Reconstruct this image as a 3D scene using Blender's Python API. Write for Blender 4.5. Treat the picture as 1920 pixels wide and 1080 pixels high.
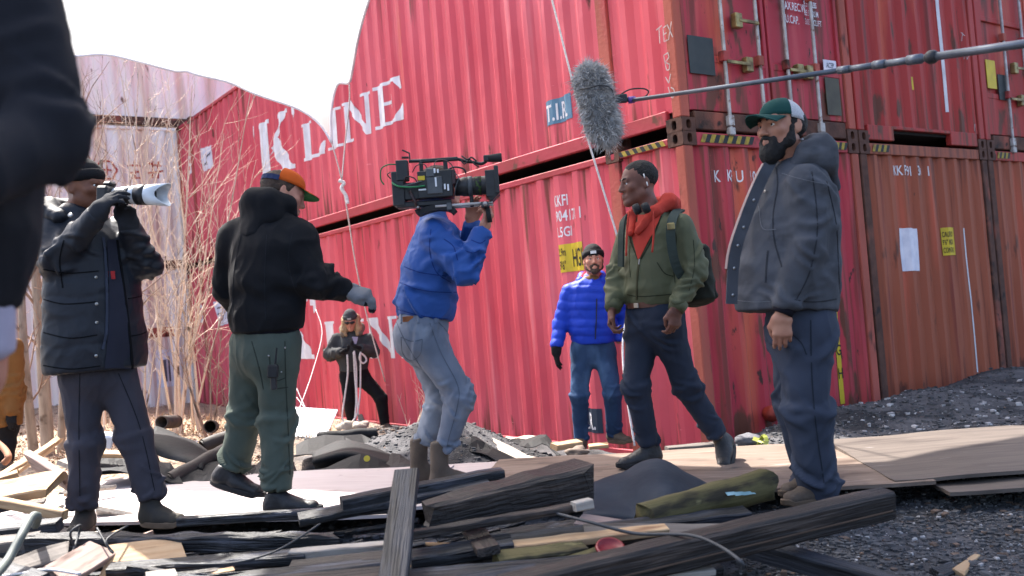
import bpy, math, random
import numpy as np
from mathutils import Vector, Matrix, noise as mnoise

for _o in list(bpy.data.objects):
    bpy.data.objects.remove(_o)
SC = bpy.context.scene
COL = SC.collection
R = math.radians

# ------------------------------------------------------------------ camera
FPX = 1731.0                      # focal length in pixels of a 1920 wide frame
PITCH, ROLL = 0.0207, -0.0833
CAMPOS = np.array([0.0, 0.0, 1.566])
_F = np.array([0, math.cos(PITCH), math.sin(PITCH)])
_U = np.array([0, -math.sin(PITCH), math.cos(PITCH)])
_Rt = np.array([1.0, 0, 0])
CR = math.cos(ROLL) * _Rt + math.sin(ROLL) * _U
CU = math.cos(ROLL) * _U - math.sin(ROLL) * _Rt
cam_data = bpy.data.cameras.new('camera')
cam_data.sensor_width = 36.0
cam_data.lens = 36.0 * FPX / 1920.0
cam_data.clip_start = 0.05
cam_data.clip_end = 600
cam_data.dof.use_dof = True
cam_data.dof.focus_distance = 5.6
cam_data.dof.aperture_fstop = 3.0
cam = bpy.data.objects.new('camera', cam_data)
COL.objects.link(cam)
cam.matrix_world = Matrix(((CR[0], CU[0], -_F[0], CAMPOS[0]), (CR[1], CU[1], -_F[1], CAMPOS[1]),
                           (CR[2], CU[2], -_F[2], CAMPOS[2]), (0, 0, 0, 1)))
SC.camera = cam

# ------------------------------------------------------------------ light
SUN_DIR = Vector((-0.60, 0.80, 1.45)).normalized()       # towards the sun
sun_elev = math.asin(SUN_DIR.z)
world = bpy.data.worlds.new('World')
SC.world = world
world.use_nodes = True
_nt = world.node_tree
_bg = _nt.nodes['Background']
_sky = _nt.nodes.new('ShaderNodeTexSky')
_sky.sky_type = 'NISHITA'
_sky.sun_disc = False
_sky.sun_elevation = sun_elev
_sky.sun_rotation = math.atan2(SUN_DIR.x, SUN_DIR.y)
_sky.air_density = 0.8
_sky.dust_density = 4.0
_sky.ozone_density = 0.6
_nt.links.new(_sky.outputs[0], _bg.inputs[0])
_bg.inputs[1].default_value = 0.15
sun_data = bpy.data.lights.new('sun', 'SUN')
sun_data.energy = 4.4
sun_data.angle = R(0.6)
sun_data.color = (1.0, 0.95, 0.88)
sun = bpy.data.objects.new('sun', sun_data)
sun.rotation_euler = SUN_DIR.to_track_quat('Z', 'Y').to_euler()
COL.objects.link(sun)
SC.view_settings.view_transform = 'Standard'
SC.view_settings.look = 'None'
SC.view_settings.gamma = 1.0
SC.view_settings.use_curve_mapping = False
SC.view_settings.exposure = 2.08
try:
    SC.cycles.use_denoising = True
    SC.cycles.max_bounces = 6
    SC.cycles.transparent_max_bounces = 8
except Exception:
    pass

# ------------------------------------------------------------------ helpers
def ray(px, py):
    return _F + CR * ((px - 960.0) / FPX) - CU * ((py - 540.0) / FPX)
def P(px, py, d):                 # the point seen at a photo pixel, d metres in front of the camera
    return CAMPOS + d * ray(px, py)
def Pz(px, py, z):                # the point of the level z = const seen at a photo pixel
    r = ray(px, py)
    return CAMPOS + r * ((z - CAMPOS[2]) / r[2])

def link(name, data, parent=None):
    o = bpy.data.objects.new(name, data)
    COL.objects.link(o)
    if parent is not None:
        o.parent = parent
    return o
def tag(o, label=None, cat=None, group=None, kind=None):
    if label: o['label'] = label
    if cat: o['category'] = cat
    if group: o['group'] = group
    if kind: o['kind'] = kind
    return o
def thing(name, label, cat, loc=(0, 0, 0), rz=0.0, group=None):
    o = link(name, None)
    o.location = loc
    o.rotation_euler = (0, 0, rz)
    return tag(o, label, cat, group)

def np_mesh(name, V, Q, mat=None, smooth=True, k=4):
    V = np.asarray(V, np.float32); Q = np.asarray(Q, np.int32)
    me = bpy.data.meshes.new(name)
    me.vertices.add(len(V)); me.vertices.foreach_set('co', V.ravel())
    me.loops.add(Q.size); me.loops.foreach_set('vertex_index', Q.ravel())
    me.polygons.add(len(Q))
    me.polygons.foreach_set('loop_start', np.arange(0, Q.size, Q.shape[1], dtype=np.int32))
    try:
        me.polygons.foreach_set('loop_total', np.full(len(Q), Q.shape[1], np.int32))
    except Exception:
        pass
    me.polygons.foreach_set('use_smooth', np.full(len(Q), smooth, bool))
    me.update(calc_edges=True)
    if mat: me.materials.append(mat)
    return me

class MB:
    """collects shapes, then becomes ONE mesh object"""
    def __init__(s): s.v = []; s.f = []
    def add(s, V, F):
        n = len(s.v)
        s.v.extend([tuple(float(c) for c in p) for p in V])
        s.f.extend([tuple(i + n for i in f) for f in F])
        return s
    def box(s, lo, hi, M=None, bev=0.0):
        x0, y0, z0 = lo; x1, y1, z1 = hi
        V = [(x0,y0,z0),(x1,y0,z0),(x1,y1,z0),(x0,y1,z0),(x0,y0,z1),(x1,y0,z1),(x1,y1,z1),(x0,y1,z1)]
        F = [(0,3,2,1),(4,5,6,7),(0,1,5,4),(1,2,6,5),(2,3,7,6),(3,0,4,7)]
        if bev > 0:
            b = bev; V = []; idx = {}
            for ix, (xa, sx) in enumerate(((x0, 1), (x1, -1))):
                for iy, (ya, sy) in enumerate(((y0, 1), (y1, -1))):
                    for iz, (za, sz) in enumerate(((z0, 1), (z1, -1))):
                        for ax in range(3):
                            p = [xa + sx * b, ya + sy * b, za + sz * b]
                            p[ax] = (xa, ya, za)[ax]
                            idx[(ix, iy, iz, ax)] = len(V); V.append(tuple(p))
            F = []
            g = lambda a, b_, c, ax: idx[(a, b_, c, ax)]
            F += [(g(0,0,0,0), g(0,0,1,0), g(0,1,1,0), g(0,1,0,0)), (g(1,0,0,0), g(1,1,0,0), g(1,1,1,0), g(1,0,1,0))]
            F += [(g(0,0,0,1), g(1,0,0,1), g(1,0,1,1), g(0,0,1,1)), (g(0,1,0,1), g(0,1,1,1), g(1,1,1,1), g(1,1,0,1))]
            F += [(g(0,0,0,2), g(0,1,0,2), g(1,1,0,2), g(1,0,0,2)), (g(0,0,1,2), g(1,0,1,2), g(1,1,1,2), g(0,1,1,2))]
            for i in (0, 1):
                for j in (0, 1):
                    fz = (g(i,j,0,0), g(i,j,1,0), g(i,j,1,1), g(i,j,0,1)); F.append(fz if (i + j) % 2 else fz[::-1])
                    fy = (g(i,0,j,0), g(i,1,j,0), g(i,1,j,2), g(i,0,j,2)); F.append(fy[::-1] if (i + j) % 2 else fy)
                    fx = (g(0,i,j,1), g(1,i,j,1), g(1,i,j,2), g(0,i,j,2)); F.append(fx if (i + j) % 2 else fx[::-1])
            for i in (0, 1):
                for j in (0, 1):
                    for k in (0, 1):
                        t = (g(i,j,k,0), g(i,j,k,1), g(i,j,k,2)); F.append(t if (i + j + k) % 2 == 0 else t[::-1])
        if M is not None:
            V = [tuple(M @ Vector(p)) for p in V]
        return s.add(V, F)
    def tube(s, pts, rad, n=8, caps=True):
        pts = [np.asarray(p, float) for p in pts]
        if not hasattr(rad, '__len__'): rad = [rad] * len(pts)
        T = []
        for i in range(len(pts)):
            t = pts[min(i + 1, len(pts) - 1)] - pts[max(i - 1, 0)]
            T.append(t / (np.linalg.norm(t) + 1e-12))
        up = np.array([0, 0, 1.0]) if abs(T[0][2]) < .9 else np.array([1.0, 0, 0])
        V = []; a = np.cross(T[0], up); a /= np.linalg.norm(a)
        for p, t, r in zip(pts, T, rad):
            a = a - t * (a @ t); a /= (np.linalg.norm(a) + 1e-12); b = np.cross(t, a)
            for k in range(n):
                an = 2 * math.pi * k / n
                V.append(p + r * (math.cos(an) * a + math.sin(an) * b))
        F = []
        m = len(pts)
        for i in range(m - 1):
            for k in range(n):
                F.append((i*n+k, i*n+(k+1)%n, (i+1)*n+(k+1)%n, (i+1)*n+k))
        if caps:
            F.append(tuple(range(n))[::-1]); F.append(tuple((m-1)*n + k for k in range(n)))
        return s.add(V, F)
    def lathe(s, prof, M=None, n=20):
        V = []; F = []
        for r, z in prof:
            for k in range(n):
                an = 2 * math.pi * k / n
                V.append((r*math.cos(an), r*math.sin(an), z))
        for i in range(len(prof) - 1):
            for k in range(n):
                F.append((i*n+k, i*n+(k+1)%n, (i+1)*n+(k+1)%n, (i+1)*n+k))
        F.append(tuple(range(n))[::-1]); F.append(tuple((len(prof)-1)*n + k for k in range(n)))
        if M is not None: V = [tuple(M @ Vector(p)) for p in V]
        return s.add(V, F)
    def mesh(s, name, mat, smooth=False):
        me = bpy.data.meshes.new(name)
        me.from_pydata(s.v, [], s.f); me.update()
        if smooth:
            me.polygons.foreach_set('use_smooth', np.ones(len(me.polygons), bool))
        if mat: me.materials.append(mat)
        return me
    def build(s, name, mat, parent=None, smooth=False):
        return link(name, s.mesh(name, mat, smooth), parent)

def frame_between(a, b, up=(0, 0, 1)):
    """matrix whose local x runs from a to b; origin at a"""
    a = Vector(a); b = Vector(b)
    x = (b - a).normalized(); u = Vector(up)
    y = u.cross(x)
    if y.length < 1e-4: y = Vector((0, 1, 0)).cross(x)
    y.normalize(); z = x.cross(y)
    M = Matrix.Identity(4)
    for i in range(3):
        M[i][0] = x[i]; M[i][1] = y[i]; M[i][2] = z[i]; M[i][3] = a[i]
    return M
def spline(pts, n=8):
    pts = [np.asarray(p, float) for p in pts]
    out = []
    for i in range(len(pts) - 1):
        p0 = pts[max(i-1, 0)]; p1 = pts[i]; p2 = pts[i+1]; p3 = pts[min(i+2, len(pts)-1)]
        for k in range(n):
            t = k / n
            out.append(.5*((2*p1) + (p2-p0)*t + (2*p0-5*p1+4*p2-p3)*t*t + (3*p1-p0-3*p2+p3)*t**3))
    out.append(pts[-1])
    return out

# vectorised gradient noise --------------------------------------------------
_prm = np.random.RandomState(7).permutation(256).astype(np.int32)
_prm = np.concatenate([_prm, _prm, _prm])
_grd = np.random.RandomState(8).normal(size=(256, 3)); _grd /= np.linalg.norm(_grd, axis=1)[:, None]
def gnoise(p):
    p = np.asarray(p, np.float64); i = np.floor(p).astype(np.int64); f = p - i; i &= 255
    u = f*f*f*(f*(f*6-15)+10)
    def c(dx, dy, dz):
        h = _prm[_prm[_prm[i[:, 0]+dx] + i[:, 1]+dy] + i[:, 2]+dz] & 255
        g = _grd[h]
        return g[:, 0]*(f[:, 0]-dx) + g[:, 1]*(f[:, 1]-dy) + g[:, 2]*(f[:, 2]-dz)
    L = lambda a, b, t: a + (b-a)*t
    x0 = L(L(c(0,0,0), c(1,0,0), u[:, 0]), L(c(0,1,0), c(1,1,0), u[:, 0]), u[:, 1])
    x1 = L(L(c(0,0,1), c(1,0,1), u[:, 0]), L(c(0,1,1), c(1,1,1), u[:, 0]), u[:, 1])
    return 1.5*L(x0, x1, u[:, 2])
def fbm(p, o=3):
    s = 0; a = 1.0
    for k in range(o):
        s = s + a*gnoise(np.asarray(p)*(2.0**k) + 17.3*k); a *= .5
    return s

# ------------------------------------------------------------------ materials
def _n(nt, t, **kw):
    n = nt.nodes.new(t)
    for k, v in kw.items(): setattr(n, k, v)
    return n
def lin(c):                        # sRGB 0-255 -> linear
    return tuple(((x/255.0)/12.92 if x/255.0 <= .04045 else ((x/255.0+.055)/1.055)**2.4) for x in c)
_mats = {}
# share of the picked photo colour that is the surface's own reflectance; pale things keep more of it
ALBEDO = dict(container_white=.9, paper_label=.9, white_lettering=.85, white_foam=.9, lens_white=.9, white_mesh=.85, white_rope=.9, label_white=.85, tan_twig=.85, dry_straw=.75, eye_white=.8,
              grey_bark=.8, brown_twig=.75, dead_leaf=.75, white_plywood=.9, pale_board=.55, raw_lumber=.62, pinkish_board=.55, yellow_sign=.75, grey_fur=1.0, fur_strand=1.0, galvanised_rod=.8, skin_light=.78, skin_tan=.86,
              skin_dark=.95, skin_brown=.95, white_patch_cloth=.8, pale_lilac_cotton=.8, gravel_light=.8, dirt_ground=.62, container_red=.93, rail_red=.82, pale_blue_paint=.8, cardboard=.75, hair_blond=.7, grey_wool=.72, black_fleece=.75, navy_parka=.9, mid_denim=.85, washed_denim=.68, container_end_red=1.0, container_dark_red=1.0, container_brown=.95, charcoal_canvas=.86, olive_green_jacket=.8, slate_trousers=.84, dark_denim=.72, sage_canvas=.95, grey_violet_trousers=.9, gravel_dark=.8, charred_wood=.62, blue_black_plank=.6, dark_timber=.66, weathered_wood=.4, brown_plywood=.46, grey_plywood=.42, rusty_red_steel=.8, paint_green=.8)
def pmat(name, c1, c2=None, scale=6.0, stretch=(1, 1, 1), rough=.8, metal=0.0, bump=0.0, bscale=80.0, bstretch=(1, 1, 1),
         spots=None, spot_scale=3.0, spot_lo=.55, spot_hi=.65, spot_stretch=(1, 1, 1), spec=.4, sheen=0.0, detail=5.0, bdist=.01, coords='Object', c_lo=.35, c_hi=.65):
    """noise-varied surface: c1..c2 mixed by noise, optional patches of a third colour, optional bump"""
    if name in _mats: return _mats[name]
    kf = ALBEDO.get(name, .62)
    sc_ = lambda c: tuple(x*kf for x in c)
    c1 = sc_(c1); c2 = sc_(c2) if c2 is not None else None
    if spots is not None:
        spots = [(sc_(q[0]), *q[1:]) for q in spots] if isinstance(spots, list) else sc_(spots)
    m = bpy.data.materials.new(name); m.use_nodes = True
    nt = m.node_tree; b = nt.nodes['Principled BSDF']
    tc = _n(nt, 'ShaderNodeTexCoord')
    def noi(sc, st, det):
        mp = _n(nt, 'ShaderNodeMapping'); mp.inputs['Scale'].default_value = st
        nt.links.new(tc.outputs[coords], mp.inputs[0])
        no = _n(nt, 'ShaderNodeTexNoise'); no.inputs['Scale'].default_value = sc; no.inputs['Detail'].default_value = det
        nt.links.new(mp.outputs[0], no.inputs['Vector']); return no.outputs[0]
    def ramp(src, lo, hi):
        r = _n(nt, 'ShaderNodeMapRange'); r.inputs[1].default_value = lo; r.inputs[2].default_value = hi
        nt.links.new(src, r.inputs[0]); return r.outputs[0]
    def mix(fac, a, c):
        x = _n(nt, 'ShaderNodeMix', data_type='RGBA')
        nt.links.new(fac, x.inputs[0])
        for v, s in ((a, 6), (c, 7)):
            if isinstance(v, tuple): x.inputs[s].default_value = (*v, 1)
            else: nt.links.new(v, x.inputs[s])
        return x.outputs[2]
    col = None
    if c2 is not None:
        col = mix(ramp(noi(scale, stretch, detail), c_lo, c_hi), c1, c2)
    if spots is not None:
        for sp in (spots if isinstance(spots, list) else [(spots, spot_scale, spot_lo, spot_hi, spot_stretch)]):
            col = mix(ramp(noi(sp[1], sp[4], 6.0), sp[2], sp[3]), col if col is not None else c1, sp[0])
    if col is None: b.inputs['Base Color'].default_value = (*c1, 1)
    else: nt.links.new(col, b.inputs['Base Color'])
    b.inputs['Roughness'].default_value = rough
    b.inputs['Metallic'].default_value = metal
    b.inputs['Specular IOR Level'].default_value = spec
    if sheen:
        b.inputs['Sheen Weight'].default_value = sheen
    if bump:
        bp = _n(nt, 'ShaderNodeBump'); bp.inputs['Strength'].default_value = bump; bp.inputs['Distance'].default_value = bdist
        nt.links.new(noi(bscale, bstretch, 4.0), bp.inputs['Height'])
        nt.links.new(bp.outputs[0], b.inputs['Normal'])
    _mats[name] = m
    return m
def flat(name, c, rough=.7, metal=0.0, spec=.4):
    return pmat(name, c, rough=rough, metal=metal, spec=spec)
# ------------------------------------------------------------------ implicit-surface figures
def unit(v):
    v = np.asarray(v, float); return v / (np.linalg.norm(v) + 1e-12)
class EC:
    """elliptical cone a->b, half widths (w, d) at each end; side = direction of w"""
    def __init__(s, a, b, wa, wb, side=None, da=None, db=None, k=.03, op='add', cap=1.0, s0=0.0):
        s.a = np.asarray(a, float); s.b = np.asarray(b, float)
        s.wa, s.wb = wa, wb; s.da = wa if da is None else da; s.db = wb if db is None else db
        s.k, s.op, s.cap, s.s0 = k, op, cap, s0
        s.L = np.linalg.norm(s.b - s.a) + 1e-9
        s.ax = (s.b - s.a) / s.L
        sd = np.asarray(side if side is not None else ((1, 0, 0) if abs(s.ax[0]) < .9 else (0, 1, 0)), float)
        sd = sd - s.ax * (sd @ s.ax); s.sd = unit(sd); s.fw = np.cross(s.ax, s.sd)
    def bbox(s):
        m = max(s.wa, s.wb, s.da, s.db)
        return np.minimum(s.a, s.b) - m, np.maximum(s.a, s.b) + m
    def ev(s, X, Y, Z):
        li = lambda v: (X*v[0] + Y*v[1] + Z*v[2] - float(s.a @ v)).astype(np.float32)
        t = li(s.ax); S = li(s.sd); Fw = li(s.fw)
        tc = np.clip(t / s.L, 0, 1)
        ex = (t - tc*s.L) * s.cap
        w = s.wa + (s.wb - s.wa)*tc; d = s.da + (s.db - s.da)*tc
        m = np.minimum(w, d)
        return (np.sqrt((S/w)**2 + (Fw/d)**2 + (ex/m)**2) - 1.0) * m
class EL:
    """ellipsoid; axes = rows of a 3x3 matrix"""
    def __init__(s, c, r, axes=None, k=.03, op='add'):
        s.c = np.asarray(c, float); s.r = np.asarray(r, float) if hasattr(r, '__len__') else np.array([r]*3, float)
        s.A = np.eye(3) if axes is None else np.asarray(axes, float); s.k, s.op = k, op
    def bbox(s):
        e = np.sqrt(((s.A * s.r[:, None])**2).sum(0)); return s.c - e, s.c + e
    def ev(s, X, Y, Z):
        q = 0
        for v, r in zip(s.A, s.r):
            q = q + ((X*v[0] + Y*v[1] + Z*v[2] - float(s.c @ v)) / r)**2
        return ((np.sqrt(q) - 1.0) * s.r.min()).astype(np.float32)
class PL:
    """cuts away the side that n points to"""
    def __init__(s, p, n, k=.006): s.p = np.asarray(p, float); s.n = unit(n); s.k = k; s.op = 'cut'
    def bbox(s): return None
    def ev(s, X, Y, Z): return (X*s.n[0] + Y*s.n[1] + Z*s.n[2] - float(s.p @ s.n)).astype(np.float32)

def axis(lo, hi, h, fine=()):
    out = [lo]
    while out[-1] < hi:
        x = out[-1]; st = h
        for c, hw, fh in fine:
            dd = abs(x - c) - hw
            if dd < 0: st = min(st, fh)
            elif dd < .06: st = min(st, fh + (h - fh)*dd/.06)
        out.append(x + st)
    return np.array(out, np.float32)

def field(prims, h, fine=()):
    lo = np.full(3, 1e9); hi = -lo
    for p in prims:
        bb = p.bbox()
        if bb is not None and p.op == 'add': lo = np.minimum(lo, bb[0]); hi = np.maximum(hi, bb[1])
    lo -= 2.5*h; hi += 2.5*h
    A = [axis(lo[i], hi[i], h, [(c[i], hw, fh) for c, hw, fh in fine]) for i in range(3)]
    big = .08
    G = np.full([len(a) for a in A], big, np.float32)
    for p in prims:
        bb = p.bbox()
        if bb is None: sl = [slice(0, len(a)) for a in A]
        else:
            mg = .07 + p.k
            sl = [slice(max(0, np.searchsorted(A[i], bb[0][i]-mg)), np.searchsorted(A[i], bb[1][i]+mg)) for i in range(3)]
        X = A[0][sl[0]][:, None, None]; Y = A[1][sl[1]][None, :, None]; Z = A[2][sl[2]][None, None, :]
        if 0 in (X.size, Y.size, Z.size): continue
        d = p.ev(X, Y, Z); g = G[tuple(sl)]
        if p.op == 'add':
            hh = np.clip(p.k - np.abs(g - d), 0, None) / p.k
            G[tuple(sl)] = np.minimum(np.minimum(g, d) - hh*hh*p.k*.25, big)
        else:
            if p.op == 'sub': d = -d
            hh = np.clip(p.k - np.abs(g - d), 0, None) / p.k
            G[tuple(sl)] = np.minimum(np.maximum(g, d) + hh*hh*p.k*.25, big)
    return A, G

def nets(A, G):
    S = G < 0
    n = np.zeros([x-1 for x in S.shape], np.int8)
    for dx in (0, 1):
        for dy in (0, 1):
            for dz in (0, 1):
                n += S[dx:S.shape[0]-1+dx, dy:S.shape[1]-1+dy, dz:S.shape[2]-1+dz]
    act = (n > 0) & (n < 8)
    ii = np.stack(np.nonzero(act), 1)
    idx = np.full(n.shape, -1, np.int32); idx[act] = np.arange(len(ii))
    acc = np.zeros((len(ii), 3)); cnt = np.zeros(len(ii))
    def pos(c): return np.stack([A[i][c[:, i]] for i in range(3)], 1)
    for ax in range(3):
        o = [k for k in range(3) if k != ax]
        for u in (0, 1):
            for v in (0, 1):
                c0 = ii.copy(); c0[:, o[0]] += u; c0[:, o[1]] += v
                c1 = c0.copy(); c1[:, ax] += 1
                g0 = G[c0[:, 0], c0[:, 1], c0[:, 2]]; g1 = G[c1[:, 0], c1[:, 1], c1[:, 2]]
                m = (g0 < 0) != (g1 < 0)
                t = g0[m] / (g0[m] - g1[m])
                acc[m] += pos(c0[m]) + (pos(c1[m]) - pos(c0[m]))*t[:, None]; cnt[m] += 1
    V = acc / np.maximum(cnt, 1)[:, None]
    Q = []
    for ax in range(3):
        a, b = [k for k in range(3) if k != ax]
        s0 = [slice(1, -1)]*3; s1 = [slice(1, -1)]*3
        s0[ax] = slice(0, -1); s1[ax] = slice(1, None)
        ch = S[tuple(s0)] != S[tuple(s1)]
        e = np.stack(np.nonzero(ch), 1); 
        if len(e) == 0: continue
        off = np.array([1, 1, 1]); off[ax] = 0
        e = e + off
        ins = S[e[:, 0], e[:, 1], e[:, 2]]
        def ci(da, db):
            c = e.copy(); c[:, a] += da; c[:, b] += db
            return idx[c[:, 0], c[:, 1], c[:, 2]]
        q = np.stack([ci(-1, -1), ci(0, -1), ci(0, 0), ci(-1, 0)], 1)
        flip = ins if ax != 1 else ~ins
        q[~flip] = q[~flip][:, ::-1]
        Q.append(q[(q >= 0).all(1)])
    return V, np.concatenate(Q)

def vnormals(V, Q):
    n = np.cross(V[Q[:, 2]] - V[Q[:, 0]], V[Q[:, 3]] - V[Q[:, 1]])
    N = np.zeros_like(V)
    for k in range(4): np.add.at(N, Q[:, k], n)
    return N / (np.linalg.norm(N, axis=1)[:, None] + 1e-12)
def relax(V, Q, it=1, f=.5):
    for _ in range(it):
        s = np.zeros_like(V); c = np.zeros(len(V))
        for k in range(4):
            for j in ((k+1) % 4, (k+3) % 4):
                np.add.at(s, Q[:, k], V[Q[:, j]]); np.add.at(c, Q[:, k], 1)
        V = V + f*(s/np.maximum(c, 1)[:, None] - V)
    return V

def folds(V, N, amp=.006, sc=(9, 9, 9), seed=0.0, sharp=1.5, warp=.35):
    """cloth creases: ridged warped noise"""
    p = V*np.array(sc) + seed
    w = np.stack([gnoise(V*4 + seed + 3.1), gnoise(V*4 + seed + 9.7), gnoise(V*4 + seed + 5.5)], 1)
    r = 1.0 - np.abs(gnoise(p + w*warp*3))*1.8
    r = np.sign(r)*np.abs(r)**sharp
    return V + N*(amp*(r - .45))[:, None]
def ring_folds(V, N, a, b, amp, wl, t0=.5, tw=.3, rad=.2, seed=0.0, tilt=0.6):
    """creases pressed into the cloth round t0 of a limb a->b: oblique strokes, raised on one side, sunk on the other"""
    a = np.asarray(a, float); b = np.asarray(b, float); L = np.linalg.norm(b-a); ax = (b-a)/L
    rs = np.random.RandomState(int(abs(seed*131 + a[0]*977 + b[2]*613 + t0*71)) % 100000)
    e1 = unit(np.cross(ax, [.31, .9, .13])); e2 = np.cross(ax, e1)
    q = V - a; s = q @ ax; u = q @ e1; v = q @ e2
    r = np.hypot(u, v); near = (r < rad) & (np.abs(s/L - t0) < 2.2*tw + .1)
    if not near.any(): return V
    S = s[near]; TH = np.arctan2(v[near], u[near]); Rr = r[near]
    fade = np.clip((rad - Rr)/(rad*.35), 0, 1); D = np.zeros(len(S))
    n = int(max(5, 4.2*tw*L/wl)) + 3
    for _ in range(n):
        c_ = (t0 + rs.normal(0, tw*.6))*L; th = rs.uniform(-math.pi, math.pi); tl = rs.normal(0, .55); half = rs.uniform(.35, 1.0)
        w = wl*rs.uniform(.22, .42); dth = (TH - th + math.pi) % (2*math.pi) - math.pi
        x = dth/half                                   # along the stroke (round the limb)
        y = (S - c_ - tl*dth*Rr - .25*wl*np.sin(dth*2.3 + th))/w
        D += rs.uniform(.6, 1.3)*np.exp(-x*x)*(y + .35)*np.exp(-y*y)*1.5
    V = V.copy(); V[near] += N[near]*(amp*1.5*np.clip(D, -1.6, 1.6)*fade)[:, None]
    return V

def sdf_obj(name, prims, mat, parent, h=.011, fine=(), smooth_it=1, post=None):
    A, G = field(prims, h, fine)
    V, Q = nets(A, G)
    V = relax(V, Q, smooth_it)
    if post is not None:
        N = vnormals(V, Q); V = post(V, N)
    return link(name, np_mesh(name, V, Q, mat), parent)

def basis(fwd, up):
    """rows right, forward, up"""
    f = unit(fwd); u = np.asarray(up, float); u = unit(u - f*(u @ f)); r = np.cross(f, u)
    return np.stack([r, f, u])
class Loc:
    """local frame: x right, y forward, z up (metres)"""
    def __init__(s, o, B, sc=1.0): s.o = np.asarray(o, float); s.B = B; s.sc = sc
    def __call__(s, x, y, z): return s.o + s.sc*(x*s.B[0] + y*s.B[1] + z*s.B[2])
    def d(s, x, y, z): return x*s.B[0] + y*s.B[1] + z*s.B[2]

def head_prims(H, jaw=1.0, nose=1.0, neck_to=None, neck_r=.056):
    sc = H.sc; B = H.B
    E_ = lambda c, r, k=.02, op='add': EL(H(*c), np.asarray(r)*sc, B, k, op)
    C_ = lambda a, b, ra, rb, k=.02, op='add': EC(H(*a), H(*b), ra*sc, rb*sc, k=k, op=op)
    p = [E_((0, -.012, .04), (.074, .096, .086)), E_((0, .028, .0), (.066, .066, .085), .03),
         E_((0, .035, -.05), (.05*jaw, .05, .055), .03), C_((-.05*jaw, .005, -.055), (-.012, .07, -.098), .02, .018, .03),
         C_((.05*jaw, .005, -.055), (.012, .07, -.098), .02, .018, .03), E_((0, .08, -.1), (.02, .016, .016), .02),
         C_((-.042, .077, .026), (-.008, .088, .022), .011, .010, .015), C_((.042, .077, .026), (.008, .088, .022), .011, .010, .015),
         E_((-.047, .064, -.018), (.018, .018, .016), .025), E_((.047, .064, -.018), (.018, .018, .016), .025)]
    p += [E_((-.031, .1, .005), (.019, .017, .013), .014, 'sub'), E_((.031, .1, .005), (.019, .017, .013), .014, 'sub')]
    p += [C_((0, .088, .02), (0, .108*1.0, -.024), .008*nose, .0115*nose, .012), E_((0, .111, -.029), (.0125*nose, .012, .0105), .008),
          E_((-.0135*nose, .101, -.033), (.008, .01, .008), .008), E_((.0135*nose, .101, -.033), (.008, .01, .008), .008)]
    p += [C_((-.02, .087, -.062), (0, .098, -.058), .005, .0065, .01), C_((.02, .087, -.062), (0, .098, -.058), .005, .0065, .01),
          C_((-.018, .087, -.071), (0, .096, -.073), .005, .0075, .01), C_((.018, .087, -.071), (0, .096, -.073), .005, .0075, .01)]
    p += [E_((-.031, .086, .0125), (.015, .009, .0045), .006), E_((.031, .086, .0125), (.015, .009, .0045), .006),
          E_((-.031, .085, -.0055), (.014, .008, .004), .006), E_((.031, .085, -.0055), (.014, .008, .004), .006)]
    for sx in (-1, 1):
        Be = np.stack([unit(B[0] + sx*(-.35)*B[1]*-1), unit(B[1] - sx*.0*B[0]), B[2]])
        p.append(EL(H(sx*.078, -.012, -.002), np.array([.009, .019, .031])*sc, Be, .008))
        p.append(EL(H(sx*.089, -.008, .002), np.array([.007, .010, .018])*sc, Be, .006, 'sub'))
    a = H(0, -.02, -.06)
    b = neck_to if neck_to is not None else H(0, -.045, -.2)
    p.append(EC(a, b, neck_r*sc, neck_r*1.08*sc, k=.035))
    return p

def eyes(H, par, iris):
    for sx in (-1, 1):
        c = H(sx*.031, .0775, .0045)
        e = MB()
        def ball(cc, r, n=10):
            V = []; F = []
            for i in range(n+1):
                for j in range(n):
                    th = math.pi*i/n; ph = 2*math.pi*j/n
                    V.append(cc + r*np.array([math.sin(th)*math.cos(ph), math.sin(th)*math.sin(ph), math.cos(th)]))
            for i in range(n):
                for j in range(n): F.append((i*n+j, (i+1)*n+j, (i+1)*n+(j+1)%n, i*n+(j+1)%n))
            return V, F
        V, F = ball(c, .0118*H.sc); e.add(V, F)
        eo = e.build('eye', M_eye, par, True)
        e2 = MB(); V, F = ball(c + H.d(0, .0062*H.sc, 0), .0068*H.sc); e2.add(V, F)
        e2.build('iris', iris, eo, True)

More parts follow.
